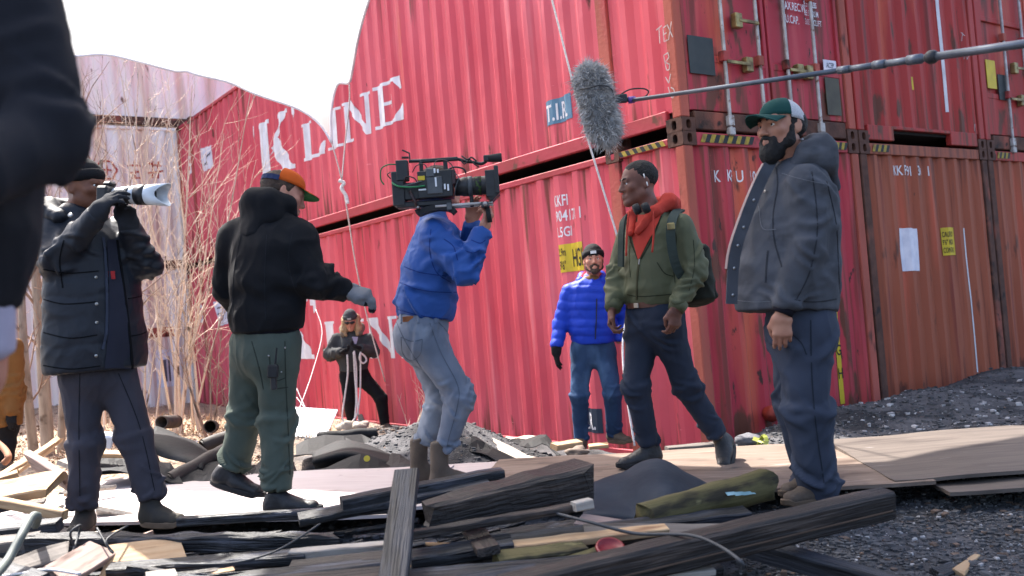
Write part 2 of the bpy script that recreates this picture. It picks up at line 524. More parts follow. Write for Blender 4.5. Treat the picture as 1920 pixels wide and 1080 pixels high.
def hand_prims(wr, d, nrm, thumb, L=.185, curl=.5, spread=.10, k=.008, fat=1.0, thumb_curl=.5, fist=False):
    """wr wrist point, d pointing to the fingers, nrm out of the palm, thumb = +-1 side"""
    d = unit(d); n = np.asarray(nrm, float); n = unit(n - d*(n @ d)); s = np.cross(d, n)*thumb   # towards the thumb
    s_ = L/.185
    W = lambda a, b, c: np.asarray(wr) + s_*(a*d + b*s + c*n)
    p = [EC(W(-.03, 0, 0), W(.02, .0, .0), .028*fat*s_, .034*fat*s_, side=s, da=.021*s_, db=.019*s_, k=.015),
         EC(W(.02, .0, .0), W(.082, .002, .004), .036*fat*s_, .041*fat*s_, side=s, da=.018*fat*s_, db=.0145*fat*s_, k=.015)]
    lens = [(.041, .026, .021), (.046, .029, .023), (.042, .027, .022), (.032, .021, .019)]
    base = [(.091, .030), (.096, .010), (.092, -.011), (.083, -.030)]
    for i, ((b0, b1), ls) in enumerate(zip(base, lens)):
        an = -.1 + curl*(.9 + .06*i); pt = W(b0 - .008, b1, .004)
        sp = (b1/.03)*spread
        cum = 0
        r = [.0092, .0088, .0080, .0068] if i < 3 else [.0080, .0076, .007, .006]
        for q, l in enumerate(ls):
            cum += an*(1.0, 1.05, .7)[q]
            dr = math.cos(cum)*d + math.sin(cum)*n + sp*s*math.cos(min(cum, 1.5))
            dr = unit(dr)
            nx = pt + s_*l*dr
            p.append(EC(pt, nx, r[q]*fat*s_, r[q+1]*fat*s_, k=k if q == 0 else .004))
            pt = nx
    t0 = W(.018, .028, .006); t1 = W(.052, .050, .014 + .012*thumb_curl); t2 = W(.082, .054 - .022*thumb_curl, .020 + .022*thumb_curl); t3 = W(.104, .050 - .036*thumb_curl, .022 + .028*thumb_curl)
    p += [EC(t0, t1, .0155*fat*s_, .0125*fat*s_, k=.016), EC(t1, t2, .0115*fat*s_, .0105*fat*s_, k=.006), EC(t2, t3, .010*fat*s_, .0078*fat*s_, k=.004)]
    return p

def shoe(par, ankle, toe, mat, sole_mat, high=.0, L=.28, up=(0, 0, 1), name='shoe', w=1.0, lace=None):
    """ankle: point on the sole under the ankle axis (heel end), toe: tip point on the sole"""
    a = np.asarray(ankle, float); t = np.asarray(toe, float); f = unit(t - a); u = np.asarray(up, float); u = unit(u - f*(u @ f)); s = np.cross(f, u)
    B = np.stack([s, f, u]); l = np.linalg.norm(t - a); c = lambda x, y, z: a + x*s + y*l*f + z*u
    pr = [EC(c(0, .13, .05), c(0, .45, .05), .038*w, .043*w, side=s, da=.045, db=.04, k=.03),
          EC(c(0, .45, .04), c(0, .84, .036), .045*w, .042*w, side=s, da=.036, db=.033, k=.03),
          EC(c(0, .16, .05), c(0, .22, .11 + high), .041*w, .043*w, side=s, da=.05, db=.052, k=.03),
          EC(c(0, .3, .09), c(0, .6, .055), .034*w, .034*w, side=s, da=.03, db=.025, k=.03),
          PL(c(0, 0, .016), -u), PL(c(0, .2, .125 + high), unit(u - .15*f))]
    def post(V, N): return folds(V, N, .0012, (30, 30, 30), 3.3)
    o = sdf_obj(name, pr, mat, par, h=.0085, post=post)
    # sole
    mb = MB(); outl = []
    for k in range(24):
        an = 2*math.pi*k/24; y = .5 - .5*math.cos(an)
        wd = (.036 + .014*math.sin(math.pi*min(1, y*1.05))**.6*(.5 + .9*y if y < .75 else 1.15))*w*(max(0, 1-(2*y-1)**4))**.5
        outl.append((wd*(1 if math.sin(an) >= 0 else -1), y*1.02 - .01))
    V = []
    for z, sc in ((.0, .96), (.006, 1.03), (.026, 1.04), (.03, 1.0)):
        for x, y in outl:
            V.append(c(x*sc, (y-.5)*sc + .5, z + (.012 if y > .9 else 0)))
    F = []
    for i in range(3):
        for k in range(24): F.append((i*24+k, i*24+(k+1) % 24, (i+1)*24+(k+1) % 24, (i+1)*24+k))
    F.append(tuple(range(24))[::-1]); F.append(tuple(72+k for k in range(24)))
    mb.add(V, F); mb.build('sole', sole_mat, o, False)
    if lace is not None:
        lb = MB()
        for q in range(5):
            y = .30 + q*.065; z = .128 - q*.014 + (high*.0)
            lb.tube([c(-.03, y+.02, z-.018), c(0, y, z+.004), c(.03, y+.02, z-.018)], .0032, 5)
        lb.build('laces', lace, o, True)
    return o

# ---- sewing on a finished surface: points are found where the photo shows them
from mathutils.bvhtree import BVHTree
_bv = {}
def surf(o, px, py):
    if o.name not in _bv:
        me = o.data; V = np.empty(len(me.vertices)*3, np.float32); me.vertices.foreach_get('co', V)
        Q = np.empty(len(me.polygons)*4, np.int32); me.loops.foreach_get('vertex_index', Q)
        _bv[o.name] = BVHTree.FromPolygons(V.reshape(-1, 3).tolist(), Q.reshape(-1, 4).tolist())
    h = _bv[o.name].ray_cast(Vector(CAMPOS), Vector(ray(px, py)).normalized())
    if h[0] is None: return None
    n = np.array(h[1]); n = n if n @ ray(px, py) < 0 else -n
    return np.array(h[0]), n
def seam(o, pts, mat, w=.004, th=.002, name='seam', off=.0, step=5):
    P_, N_ = [], []
    pl = spline([np.array([*p, 0.0]) for p in pts], 6) if len(pts) > 2 else [np.array([pts[0][0] + (pts[1][0]-pts[0][0])*t, pts[0][1] + (pts[1][1]-pts[0][1])*t, 0]) for t in np.linspace(0, 1, 8)]
    for q in pl:
        h = surf(o, q[0], q[1])
        if h is not None and (not P_ or np.linalg.norm(h[0] - P_[-1]) < .12): P_.append(h[0]); N_.append(h[1])
    if len(P_) < 3: return None
    return strip(o, name, P_, N_, w, mat, th, off)
def patch(o, rows, mat, name, off=.004, n=5):
    """skin laid over a surface; rows: (y, x left, x right)"""
    V = []; F = []
    for y, xl, xr in rows:
        for i in range(n):
            h = surf(o, xl + (xr-xl)*i/(n-1), y)
            if h is None: return None
            V.append(h[0] + h[1]*off)
    for i in range(len(rows)-1):
        for q in range(n-1): F.append((i*n+q, i*n+q+1, (i+1)*n+q+1, (i+1)*n+q))
    return MB().add(V, F).build(name, mat, o, True)
def hood_prims(bf, sd, rise=0.0, r=.036, wide=1.0, back=.115, low=-.10):
    ring = [(-.06, .10, -.05), (-.10, .03, .035), (-.085, -.06, .065), (0, -.10, .075), (.085, -.06, .065), (.10, .03, .035), (.06, .10, -.05)]
    ring = [bf(x*wide, f, z + rise*(1 if z > 0 else .3)) for x, f, z in ring]
    rad = [r*.8, r, r*1.15, r*1.2, r*1.15, r, r*.8]
    pr = [EC(ring[i], ring[i+1], rad[i], rad[i+1], k=.05) for i in range(6)]
    pr += [EC(bf(0, -.09, .05 + rise*.6), bf(0, -back, low), .115*wide, .085*wide, side=sd, da=.048, db=.030, k=.06), EC(bf(-.10*wide, -.05, .01), bf(.10*wide, -.05, .01), .05, .05, k=.06)]
    return pr
# ------------------------------------------------------------------ ground
WA = 0.6259
N0 = np.array([1.5015, 7.5509, 0.0])
SD = np.array([math.cos(WA), math.sin(WA), 0]); LD = np.array([-math.sin(WA), math.cos(WA), 0])
def sst(a, b, x):
    t = np.clip((x-a)/(b-a), 0, 1); return t*t*(3-2*t)
MOUNDS = [(P(850, 830, 7.6), .95, .34), (P(735, 815, 9.3), .8, .22), (P(1700, 770, 7.9), 1.5, .12), (P(1900, 740, 8.8), 1.1, .16),
          (P(1500, 800, 7.4), .8, .10), (P(330, 830, 8.5), 1.4, .12), (P(60, 900, 5.4), 1.1, .12)]
def gz(x, y):
    x = np.asarray(x, float); y = np.asarray(y, float)
    lx = (x-N0[0])*SD[0] + (y-N0[1])*SD[1]; ly = (x-N0[0])*LD[0] + (y-N0[1])*LD[1]
    m = np.maximum(sst(.5, 2.6, -lx), sst(-.2, .9, -ly))
    z = .17 + .27*m
    for c, r, h in MOUNDS:
        z = z + h*np.exp(-((x-c[0])**2 + (y-c[1])**2)/(r*r*.5))
    q = np.stack([x.ravel(), y.ravel(), np.zeros(x.size)], 1)
    z = z + (.05*gnoise(q*1.1) + .022*gnoise(q*4.3 + 5) + .010*gnoise(q*13 + 9)).reshape(x.shape)
    far = sst(25, 60, np.hypot(x, y))
    return z*(1-far)
def graded(lo, hi, c, h0, g):
    a = [c]
    while a[-1] < hi: a.append(a[-1] + h0 + g*abs(a[-1]-c)**1.5)
    b = [c]
    while b[-1] > lo: b.append(b[-1] - h0 - g*abs(b[-1]-c)**1.5)
    return np.array(b[::-1][:-1] + a)
gxs = graded(-260, 260, 0.0, .035, .008); gys = graded(-120, 420, 5.0, .035, .008)
GX, GY = np.meshgrid(gxs, gys, indexing='ij')
GZ = gz(GX, GY)
_gi = np.arange(GX.size).reshape(GX.shape)
_gq = np.stack([_gi[:-1, :-1].ravel(), _gi[1:, :-1].ravel(), _gi[1:, 1:].ravel(), _gi[:-1, 1:].ravel()], 1)
m_ground = pmat('dirt_ground', lin((66, 66, 70)), lin((104, 102, 104)), scale=9, rough=.95, bump=.8, bscale=60, bdist=.02, c_lo=.3, c_hi=.7,
                spots=[(lin((38, 38, 42)), 2.2, .5, .62, (1, 1, 1)), (lin((150, 146, 142)), 38, .66, .72, (1, 1, 1)), (lin((120, 92, 70)), 21, .66, .74, (1, 1, 1))])
def _ground_litter(m):             # tan dead leaves and straw where the brush grows
    nt = m.node_tree; b = nt.nodes['Principled BSDF']
    src = b.inputs['Base Color'].links[0].from_socket
    tc = _n(nt, 'ShaderNodeTexCoord'); sp = _n(nt, 'ShaderNodeSeparateXYZ'); nt.links.new(tc.outputs['Object'], sp.inputs[0])
    no = _n(nt, 'ShaderNodeTexNoise'); no.inputs['Scale'].default_value = 1.2; nt.links.new(tc.outputs['Object'], no.inputs['Vector'])
    ma = _n(nt, 'ShaderNodeMath', operation='MULTIPLY_ADD'); nt.links.new(no.outputs[0], ma.inputs[0]); ma.inputs[1].default_value = 3.0; nt.links.new(sp.outputs[0], ma.inputs[2])
    mr = _n(nt, 'ShaderNodeMapRange'); mr.inputs[1].default_value = -.2; mr.inputs[2].default_value = -1.6; nt.links.new(ma.outputs[0], mr.inputs[0])
    sy = _n(nt, 'ShaderNodeMapRange'); sy.inputs[1].default_value = 5.6; sy.inputs[2].default_value = 7.0; nt.links.new(sp.outputs[1], sy.inputs[0])
    mu = _n(nt, 'ShaderNodeMath', operation='MULTIPLY'); nt.links.new(mr.outputs[0], mu.inputs[0]); nt.links.new(sy.outputs[0], mu.inputs[1])
    n2 = _n(nt, 'ShaderNodeTexNoise'); n2.inputs['Scale'].default_value = 30; n2.inputs['Detail'].default_value = 5; nt.links.new(tc.outputs['Object'], n2.inputs['Vector'])
    rp = _n(nt, 'ShaderNodeMapRange'); rp.inputs[1].default_value = .35; rp.inputs[2].default_value = .65; nt.links.new(n2.outputs[0], rp.inputs[0])
    c = _n(nt, 'ShaderNodeMix', data_type='RGBA'); c.inputs[6].default_value = (*lin((96, 78, 62)), 1); c.inputs[7].default_value = (*lin((190, 165, 138)), 1); nt.links.new(rp.outputs[0], c.inputs[0])
    f = _n(nt, 'ShaderNodeMix', data_type='RGBA'); nt.links.new(mu.outputs[0], f.inputs[0]); nt.links.new(src, f.inputs[6]); nt.links.new(c.outputs[2], f.inputs[7])
    nt.links.new(f.outputs[2], b.inputs['Base Color'])
_ground_litter(m_ground)
ground = link('ground', np_mesh('ground', np.stack([GX.ravel(), GY.ravel(), GZ.ravel()], 1), _gq, m_ground))
tag(ground, 'grey cinder dirt and rubble covering the yard', 'ground', kind='structure')

# ------------------------------------------------------------------ containers
CL, CW, CH = 13.716, 2.438, 2.896
PER = .278
def trap(u, per=PER, a=.25, b=.25):
    t = (np.asarray(u, float)/per) % 1.0
    f = a; s = b
    return np.where(t < f, 0, np.where(t < f+s, (t-f)/s, np.where(t < 2*f+s, 1.0, (1-t)/s)))
def breaks(u0, u1, per=PER):
    k = np.arange(math.floor(u0/per)-1, math.ceil(u1/per)+1)
    b = np.concatenate([k*per + q*per for q in (0, .25, .5, .75)])
    b = b[(b > u0+1e-4) & (b < u1-1e-4)]
    return np.sort(np.concatenate([[u0], b, [u1]]))
class Panel:
    """a corrugated sheet; (u along, z up) -> local point. kind 'side' lies at x=0, 'end' at y=0"""
    def __init__(s, kind, u0, u1, z0, z1, depth=.036, per=PER, off=.014, seed=0.0, dent=.007):
        s.kind, s.u0, s.u1, s.z0, s.z1, s.depth, s.per, s.off, s.seed, s.dent = kind, u0, u1, z0, z1, depth, per, off, seed, dent
    def pt(s, u, z, out=0.0):
        u = np.asarray(u, float); z = np.asarray(z, float)
        q = np.stack([u.ravel()*1.3 + s.seed, z.ravel()*1.1, np.zeros(u.size)], 1)
        dn = (s.dent*gnoise(q) + s.dent*.6*gnoise(q*2.7 + 4)).reshape(u.shape)
        dep = s.off + s.depth*trap(u, s.per) + dn - out
        return np.stack([dep, u, z], -1) if s.kind == 'side' else np.stack([u, dep, z], -1)
    def mesh(s, name, mat):
        us = breaks(s.u0, s.u1, s.per); zs = np.linspace(s.z0, s.z1, 13)
        Ug, Zg = np.meshgrid(us, zs, indexing='ij')
        V = s.pt(Ug, Zg).reshape(-1, 3)
        i = np.arange(len(us)*len(zs)).reshape(len(us), len(zs))
        Q = np.stack([i[:-1, :-1].ravel(), i[1:, :-1].ravel(), i[1:, 1:].ravel(), i[:-1, 1:].ravel()], 1)
        if s.kind == 'side': Q = Q[:, ::-1]
        return np_mesh(name, V, Q, mat, smooth=False)
    def decal(s, name, polys, mat, parent, out=.004):
        """convex polygons in (u, z) laid onto the corrugation"""
        us = breaks(s.u0, s.u1, s.per); zs = np.linspace(s.z0, s.z1, 13)
        mb = MB()
        def clip(poly, ax, v, keep_lo):
            r = []
            for i in range(len(poly)):
                a, b = poly[i], poly[(i+1) % len(poly)]
                ia = (a[ax] <= v) if keep_lo else (a[ax] >= v); ib = (b[ax] <= v) if keep_lo else (b[ax] >= v)
                if ia: r.append(a)
                if ia != ib:
                    t = (v-a[ax])/(b[ax]-a[ax]); r.append((a[0]+t*(b[0]-a[0]), a[1]+t*(b[1]-a[1])))
            return r
        for poly in polys:
            lo = min(p[0] for p in poly); hi = max(p[0] for p in poly)
            zl = min(p[1] for p in poly); zh = max(p[1] for p in poly)
            for i in range(len(us)-1):
                if us[i+1] <= lo or us[i] >= hi: continue
                pc = clip(clip(poly, 0, us[i], False), 0, us[i+1], True)
                if len(pc) < 3: continue
                for j in range(len(zs)-1):
                    if zs[j+1] <= zl or zs[j] >= zh: continue
                    pp = clip(clip(pc, 1, zs[j], False), 1, zs[j+1], True)
                    if len(pp) < 3: continue
                    e = 1e-5; uu = np.clip([p[0] for p in pp], us[i]+e, us[i+1]-e)
                    V = s.pt(uu, np.array([p[1] for p in pp]), out)
                    mb.add(V, [tuple(range(len(pp)))])
        return mb.build(name, mat, parent)

_dg_cache = {}
def text_tris(txt, h, x0, z0, sx=1.0, flip=False, bold=.0):
    """text as triangles: cap height h, lower left corner at (x0, z0); flip mirrors u for walls seen with u running left"""
    key = (txt, bold)
    if key not in _dg_cache:
        cu = bpy.data.curves.new('t', 'FONT'); cu.body = txt; cu.size = 1.0; cu.offset = bold
        cu.resolution_u = 3
        ob = bpy.data.objects.new('t', cu); COL.objects.link(ob)
        dg = bpy.context.evaluated_depsgraph_get(); dg.update()
        me = ob.evaluated_get(dg).to_mesh()
        vs = [tuple(v.co[:2]) for v in me.vertices]; fs = [tuple(p.vertices) for p in me.polygons]
        tr = []
        for f in fs:
            for k in range(1, len(f)-1): tr.append((vs[f[0]], vs[f[k]], vs[f[k+1]]))
        ob.evaluated_get(dg).to_mesh_clear()
        bpy.data.objects.remove(ob); bpy.data.curves.remove(cu)
        _dg_cache[key] = tr
    out = []
    k = h/.70
    for t in _dg_cache[key]:
        out.append([((x0 - p[0]*k*sx) if flip else (x0 + p[0]*k*sx), z0 + p[1]*k) for p in t])
    return out

def glyphs(tris):
    """groups the triangles of a text into its characters (runs that overlap along the line)"""
    t = sorted(tris, key=lambda q: min(p[0] for p in q)); out = []; hi = None
    for q in t:
        a = min(p[0] for p in q); b = max(p[0] for p in q)
        if hi is None or a > hi + 1e-4: out.append([q]); hi = b
        else: out[-1].append(q); hi = max(hi, b)
    return out
def text_decal(panel, name, tris, mat, par, out=.004):
    for g in glyphs(tris): panel.decal(name, g, mat, par, out)

def casting_mesh(mat):
    """steel corner block with an oval hole in its two outer faces (x=0 and y=0)"""
    W, D, H = .162, .178, .118
    mb = MB()
    def face(o, ex, ey, w, h, hw, hh, nrm):
        n = 20; inner = []; outer = []
        for k in range(n):
            an = 2*math.pi*k/n; c, s = math.cos(an), math.sin(an)
            inner.append((w/2 + hw*np.sign(c)*abs(c)**.8, h/2 + hh*np.sign(s)*abs(s)**.8))
            m = max(abs(c)/(w/2), abs(s)/(h/2)); outer.append((w/2 + c/m, h/2 + s/m))
        V = [o + ex*a + ey*b for a, b in outer] + [o + ex*a + ey*b for a, b in inner] + [o + ex*a + ey*b - nrm*.07 for a, b in inner]
        F = []
        for k in range(n):
            j = (k+1) % n
            F += [(k, j, n+j, n+k), (n+k, n+j, 2*n+j, 2*n+k)]
        F.append(tuple(2*n+k for k in range(n)))
        mb.add(V, F)
    X, Y, Z = np.eye(3)
    face(np.zeros(3), Y, Z, D, H, .028, .040, -X)
    face(np.zeros(3), X, Z, W, H, .030, .040, -Y)
    mb.add([(0,0,0),(W,0,0),(W,D,0),(0,D,0),(0,0,H),(W,0,H),(W,D,H),(0,D,H)], [(0,3,2,1),(4,5,6,7),(1,2,6,5),(2,3,7,6)])
    return mb.mesh('corner_casting', mat)

def red_mat(name, a, b, rust=.64, streak=.66, rough=.62, fade=(222, 128, 132), run=.0):
    m = pmat(name, a, b, scale=.9, stretch=(1, 1, .45), rough=rough, c_lo=.25, c_hi=.75, spec=.35, bump=.15, bscale=5, bdist=.02,
             spots=[(lin(fade), 3.2, .60, .82, (1.6, 1.6, .10)), (lin((184, 84, 60)), 1.3, streak-.02, streak+.12, (2.0, 2.0, .2)), (lin((112, 42, 36)), 2.6, streak+.01, streak+.10, (2.2, 2.2, .12)),
                    (lin((92, 48, 34)), 4.2, rust, rust+.05, (1, 1, .35)), (lin((58, 34, 28)), 9, rust+.06, rust+.1, (1, 1, .5))])
    # rust runs that start at the rails and posts, and scrape marks
    nt = m.node_tree; bs = nt.nodes['Principled BSDF']; src = bs.inputs['Base Color'].links[0].from_socket
    tc = _n(nt, 'ShaderNodeTexCoord'); sp = _n(nt, 'ShaderNodeSeparateXYZ'); nt.links.new(tc.outputs['Object'], sp.inputs[0])
    up = _n(nt, 'ShaderNodeMapRange'); up.inputs[1].default_value = 2.0; up.inputs[2].default_value = 2.85; up.inputs[3].default_value = 0; up.inputs[4].default_value = .16; nt.links.new(sp.outputs[2], up.inputs[0])
    lo = _n(nt, 'ShaderNodeMapRange'); lo.inputs[1].default_value = .9; lo.inputs[2].default_value = .15; lo.inputs[3].default_value = 0; lo.inputs[4].default_value = .16; nt.links.new(sp.outputs[2], lo.inputs[0])
    mp = _n(nt, 'ShaderNodeMapping'); mp.inputs['Scale'].default_value = (7, 7, .35); nt.links.new(tc.outputs['Object'], mp.inputs[0])
    no = _n(nt, 'ShaderNodeTexNoise'); no.inputs['Scale'].default_value = 2.0; no.inputs['Detail'].default_value = 6; nt.links.new(mp.outputs[0], no.inputs['Vector'])
    a1 = _n(nt, 'ShaderNodeMath', operation='ADD'); nt.links.new(no.outputs[0], a1.inputs[0]); nt.links.new(up.outputs[0], a1.inputs[1])
    a2 = _n(nt, 'ShaderNodeMath', operation='ADD'); nt.links.new(a1.outputs[0], a2.inputs[0]); nt.links.new(lo.outputs[0], a2.inputs[1])
    mr = _n(nt, 'ShaderNodeMapRange'); mr.inputs[1].default_value = .66 - run; mr.inputs[2].default_value = .78 - run; mr.inputs[4].default_value = .85; nt.links.new(a2.outputs[0], mr.inputs[0])
    mx = _n(nt, 'ShaderNodeMix', data_type='RGBA'); nt.links.new(mr.outputs[0], mx.inputs[0]); nt.links.new(src, mx.inputs[6]); mx.inputs[7].default_value = (*lin((104, 52, 38)), 1)
    # thin pale scratches
    m3 = _n(nt, 'ShaderNodeMapping'); m3.inputs['Scale'].default_value = (3, 3, 26); m3.inputs['Rotation'].default_value = (.3, .2, .1); nt.links.new(tc.outputs['Object'], m3.inputs[0])
    n3 = _n(nt, 'ShaderNodeTexNoise'); n3.inputs['Scale'].default_value = 1.6; n3.inputs['Detail'].default_value = 3; nt.links.new(m3.outputs[0], n3.inputs['Vector'])
    r3 = _n(nt, 'ShaderNodeMapRange'); r3.inputs[1].default_value = .735; r3.inputs[2].default_value = .77; r3.inputs[4].default_value = .6; nt.links.new(n3.outputs[0], r3.inputs[0])
    x3 = _n(nt, 'ShaderNodeMix', data_type='RGBA'); nt.links.new(r3.outputs[0], x3.inputs[0]); nt.links.new(mx.outputs[2], x3.inputs[6]); x3.inputs[7].default_value = (*lin(fade), 1)
    nt.links.new(x3.outputs[2], bs.inputs['Base Color'])
    return m
m_red = red_mat('container_red', lin((190, 50, 66)), lin((214, 98, 108)), .69, .68)
m_red_end = red_mat('container_end_red', lin((150, 36, 50)), lin((172, 52, 64)), .59, .56, fade=(190, 84, 84), run=.06)
m_red2 = red_mat('container_dark_red', lin((146, 38, 36)), lin((164, 50, 44)), .62, .60, fade=(176, 80, 70), run=.04)
m_brown = red_mat('container_brown', lin((140, 66, 42)), lin((152, 80, 54)), .65, .64, fade=(160, 96, 78), run=.05)
m_white_c = pmat('container_white', lin((238, 230, 228)), lin((242, 226, 214)), scale=.8, stretch=(1, 1, .3), rough=.7, c_lo=.3, c_hi=.7,
                 spots=[(lin((196, 150, 120)), 1.1, .52, .72, (2.2, 2.2, .12)), (lin((150, 88, 52)), 1.0, .62, .70, (3, 3, .07)), (lin((120, 90, 76)), 6, .66, .72, (1, 1, .5))])
m_rust = pmat('rusty_steel', lin((112, 74, 60)), lin((84, 54, 44)), scale=8, rough=.85, bump=.4, bscale=40,
              spots=[(lin((170, 92, 74)), 3.5, .56, .68, (1, 1, .5)), (lin((50, 36, 32)), 7, .6, .7, (1, 1, 1))])
m_rustred = pmat('rusty_red_steel', lin((184, 92, 78)), lin((150, 78, 62)), scale=3, stretch=(1, 1, .3), rough=.8, bump=.3, bscale=30,
                 spots=[(lin((178, 64, 70)), 2.2, .5, .62, (1, 1, .2)), (lin((70, 44, 36)), 6, .6, .7, (1, 1, .4))])
m_rail = pmat('rail_red', lin((188, 62, 76)), lin((164, 58, 62)), scale=2.0, rough=.7, bump=.2, bscale=20,
              spots=[(lin((104, 58, 42)), 5, .62, .70, (1, 1, 1))])
m_dark = flat('dark_void', lin((22, 18, 18)), .9)
m_lett = pmat('white_lettering', lin((232, 232, 236)), lin((210, 206, 210)), scale=5, rough=.6, spots=(lin((214, 120, 128))), spot_scale=9, spot_lo=.70, spot_hi=.76)
m_yellow = pmat('yellow_sign', lin((226, 196, 36)), lin((206, 176, 40)), scale=8, rough=.55)
m_black = flat('black_print', lin((26, 24, 24)), .6)
m_stripe = pmat('stripe_yellow', lin((206, 180, 50)), lin((150, 120, 60)), scale=14, rough=.7)
m_galv = pmat('galvanised_rod', lin((196, 192, 190)), lin((160, 152, 148)), scale=10, rough=.5, metal=.3, spots=(lin((120, 84, 66))), spot_scale=14, spot_lo=.62, spot_hi=.7)
m_blue_sign = pmat('blue_sign', lin((84, 132, 164)), lin((110, 152, 178)), scale=6, rough=.6, spots=(lin((200, 110, 118))), spot_scale=7, spot_lo=.66, spot_hi=.72)
m_dkblue_sign = flat('dark_blue_sign', lin((40, 56, 76)), .6)
cast_me = casting_mesh(m_rust)

def castings(c, L, inner=True, z_list=(0, CH-.118)):
    ys = [0, L-.178] + ([.8655-.089, L-.8655-.089] if inner else [])
    for z in z_list:
        for y in ys:
            o = link('corner_casting', cast_me, c); o.location = (-.004, y-.004 if y == 0 else y, z - .002 if z == 0 else z + .002)
            if y == 0 or y > L-.5:
                o2 = link('corner_casting', cast_me, c)   # other side, mirrored by turning
                o2.location = (CW+.004, (y if y else -.004), z - .002 if z == 0 else z + .002)
                o2.scale = (-1, 1, 1)
def container(label, lx, z, mat, end_mat, L=CL, door=False, inner=True, seed=0.0, group=None, tunnel=False, mat_post=None, side=True, ly=0.0, rot=0.0, rail=None, hdr=None):
    o = N0 + SD*lx + LD*ly
    c = thing('shipping_container', label, 'container', (o[0], o[1], z), WA + rot, group)
    pm = mat_post or m_rustred; rail = rail or m_rail
    castings(c, L, inner)
    for x0 in (0, CW-.11):
        for y0 in (0, L-.10):
            MB().box((x0, y0, .118), (x0+.11, y0+.10, CH-.118), bev=.008).build('corner_post', pm, c)
    if inner:
        for y0 in (.8655-.07, L-.8655-.07):
            MB().box((.002, y0, .118), (.05, y0+.14, CH-.118), bev=.006).build('intermediate_post', pm, c)
    for x0 in (.002, CW-.062):
        MB().box((x0, .178, CH-.095), (x0+.06, L-.178, CH-.035), bev=.006).build('top_rail', rail, c)
        MB().box((x0+.004, .178, .075), (x0+.06, L-.178, .20), bev=.008).build('bottom_rail', rail, c)
    MB().box((.06, .08, CH-.06), (CW-.06, L-.08, CH-.045)).build('roof_panel', mat, c)
    MB().box((.06, .06, .12), (CW-.06, L-.06, .16)).build('floor', m_dark, c)
    pans = {}
    segs = [(.115, .79), (.94, L-.94), (L-.79, L-.105)] if inner else [(.115, L-.105)]
    if side:
        p = Panel('side', .10, L-.10, .18, CH-.07, seed=seed)
        pans['side'] = p
        for a, b in segs:
            q = Panel('side', a, b, .18, CH-.07, seed=seed); link('side_panel', q.mesh('side_panel', mat), c)
    else:
        MB().box((.02, .1, .18), (.04, L-.1, CH-.07)).build('side_panel', mat, c)
    MB().box((CW-.04, .1, .18), (CW-.02, L-.1, CH-.07)).build('side_panel', mat, c)
    MB().box((.1, L-.04, .16), (CW-.1, L-.02, CH-.1)).build('end_panel', end_mat, c)
    MB().box((.165, .004, CH-.115), (CW-.165, .07, CH-.005), bev=.006).build('header', hdr or rail, c)
    if tunnel:
        for xa, xb in ((.165, .62), (1.72, CW-.165)):
            MB().box((xa, .004, .03), (xb, .07, .18), bev=.006).build('sill', rail, c)
        MB().box((.62, .006, .15), (1.72, .065, .185), bev=.006).build('sill', rail, c)
    else:
        MB().box((.165, .004, .02), (CW-.165, .08, .175), bev=.008).build('sill', m_rust, c)
    if not door:
        p = Panel('end', .11, CW-.11, .175, CH-.11, depth=.042, per=.25, off=.018, seed=seed+7)
        pans['end'] = p
        link('end_panel', p.mesh('end_panel', end_mat), c)
    return c, pans

# slab-serif capitals as convex pieces on a unit square (x right, y up)
SERIF = {
 'K': [[(.06, .06), (.33, .06), (.33, .94), (.06, .94)], [(0, 0), (.36, 0), (.36, .07), (0, .07)], [(0, .93), (.36, .93), (.36, 1), (0, 1)],
       [(.33, .36), (.46, .50), (.86, .95), (.70, .95)], [(.36, .50), (.56, .64), (.98, .05), (.66, .05)], [(.6, 0), (1, 0), (1, .07), (.6, .07)], [(.60, .93), (.94, .93), (.94, 1), (.60, 1)]],
 'L': [[(.1, .06), (.38, .06), (.38, .94), (.1, .94)], [(0, .93), (.5, .93), (.5, 1), (0, 1)], [(0, 0), (.95, 0), (.95, .09), (0, .09)], [(.72, .08), (.95, .08), (1, .34), (.94, .34)]],
 'I': [[(.25, .06), (.75, .06), (.75, .94), (.25, .94)], [(0, 0), (1, 0), (1, .07), (0, .07)], [(0, .93), (1, .93), (1, 1), (0, 1)]],
 'N': [[(.10, .06), (.19, .06), (.19, .9), (.10, .9)], [(0, 0), (.30, 0), (.30, .07), (0, .07)], [(0, .93), (.30, .93), (.36, 1), (0, 1)], [(.10, .95), (.36, 1), (.90, 0), (.80, 0)],
       [(.36, 1), (.36, .9), (.9, .12), (.9, 0)], [(.81, .0), (.90, .0), (.90, .94), (.81, .94)], [(.70, .93), (1, .93), (1, 1), (.70, 1)]],
 'E': [[(.1, .06), (.38, .06), (.38, .94), (.1, .94)], [(0, 0), (.95, 0), (.95, .08), (0, .08)], [(0, .92), (.92, .92), (.92, 1), (0, 1)], [(.70, .07), (.95, .07), (1, .36), (.94, .36)],
       [(.74, .93), (.92, .93), (.95, .70), (.90, .70)], [(.38, .46), (.66, .46), (.66, .54), (.38, .54)], [(.60, .34), (.67, .34), (.67, .66), (.63, .66)]],
 "'": [[(.1, .6), (.8, .6), (.8, 1), (.1, 1)], [(.3, .2), (.55, .35), (.8, .6), (.3, .6)]],
}
def serif(ch, u_left, u_right, z0, z1):
    """on the long wall u runs to the left, so u_left > u_right"""
    return [[(u_left + (u_right-u_left)*x, z0 + (z1-z0)*y) for x, y in poly] for poly in SERIF[ch]]
def rect(u0, z0, u1, z1): return [[(u0, z0), (u1, z0), (u1, z1), (u0, z1)]]

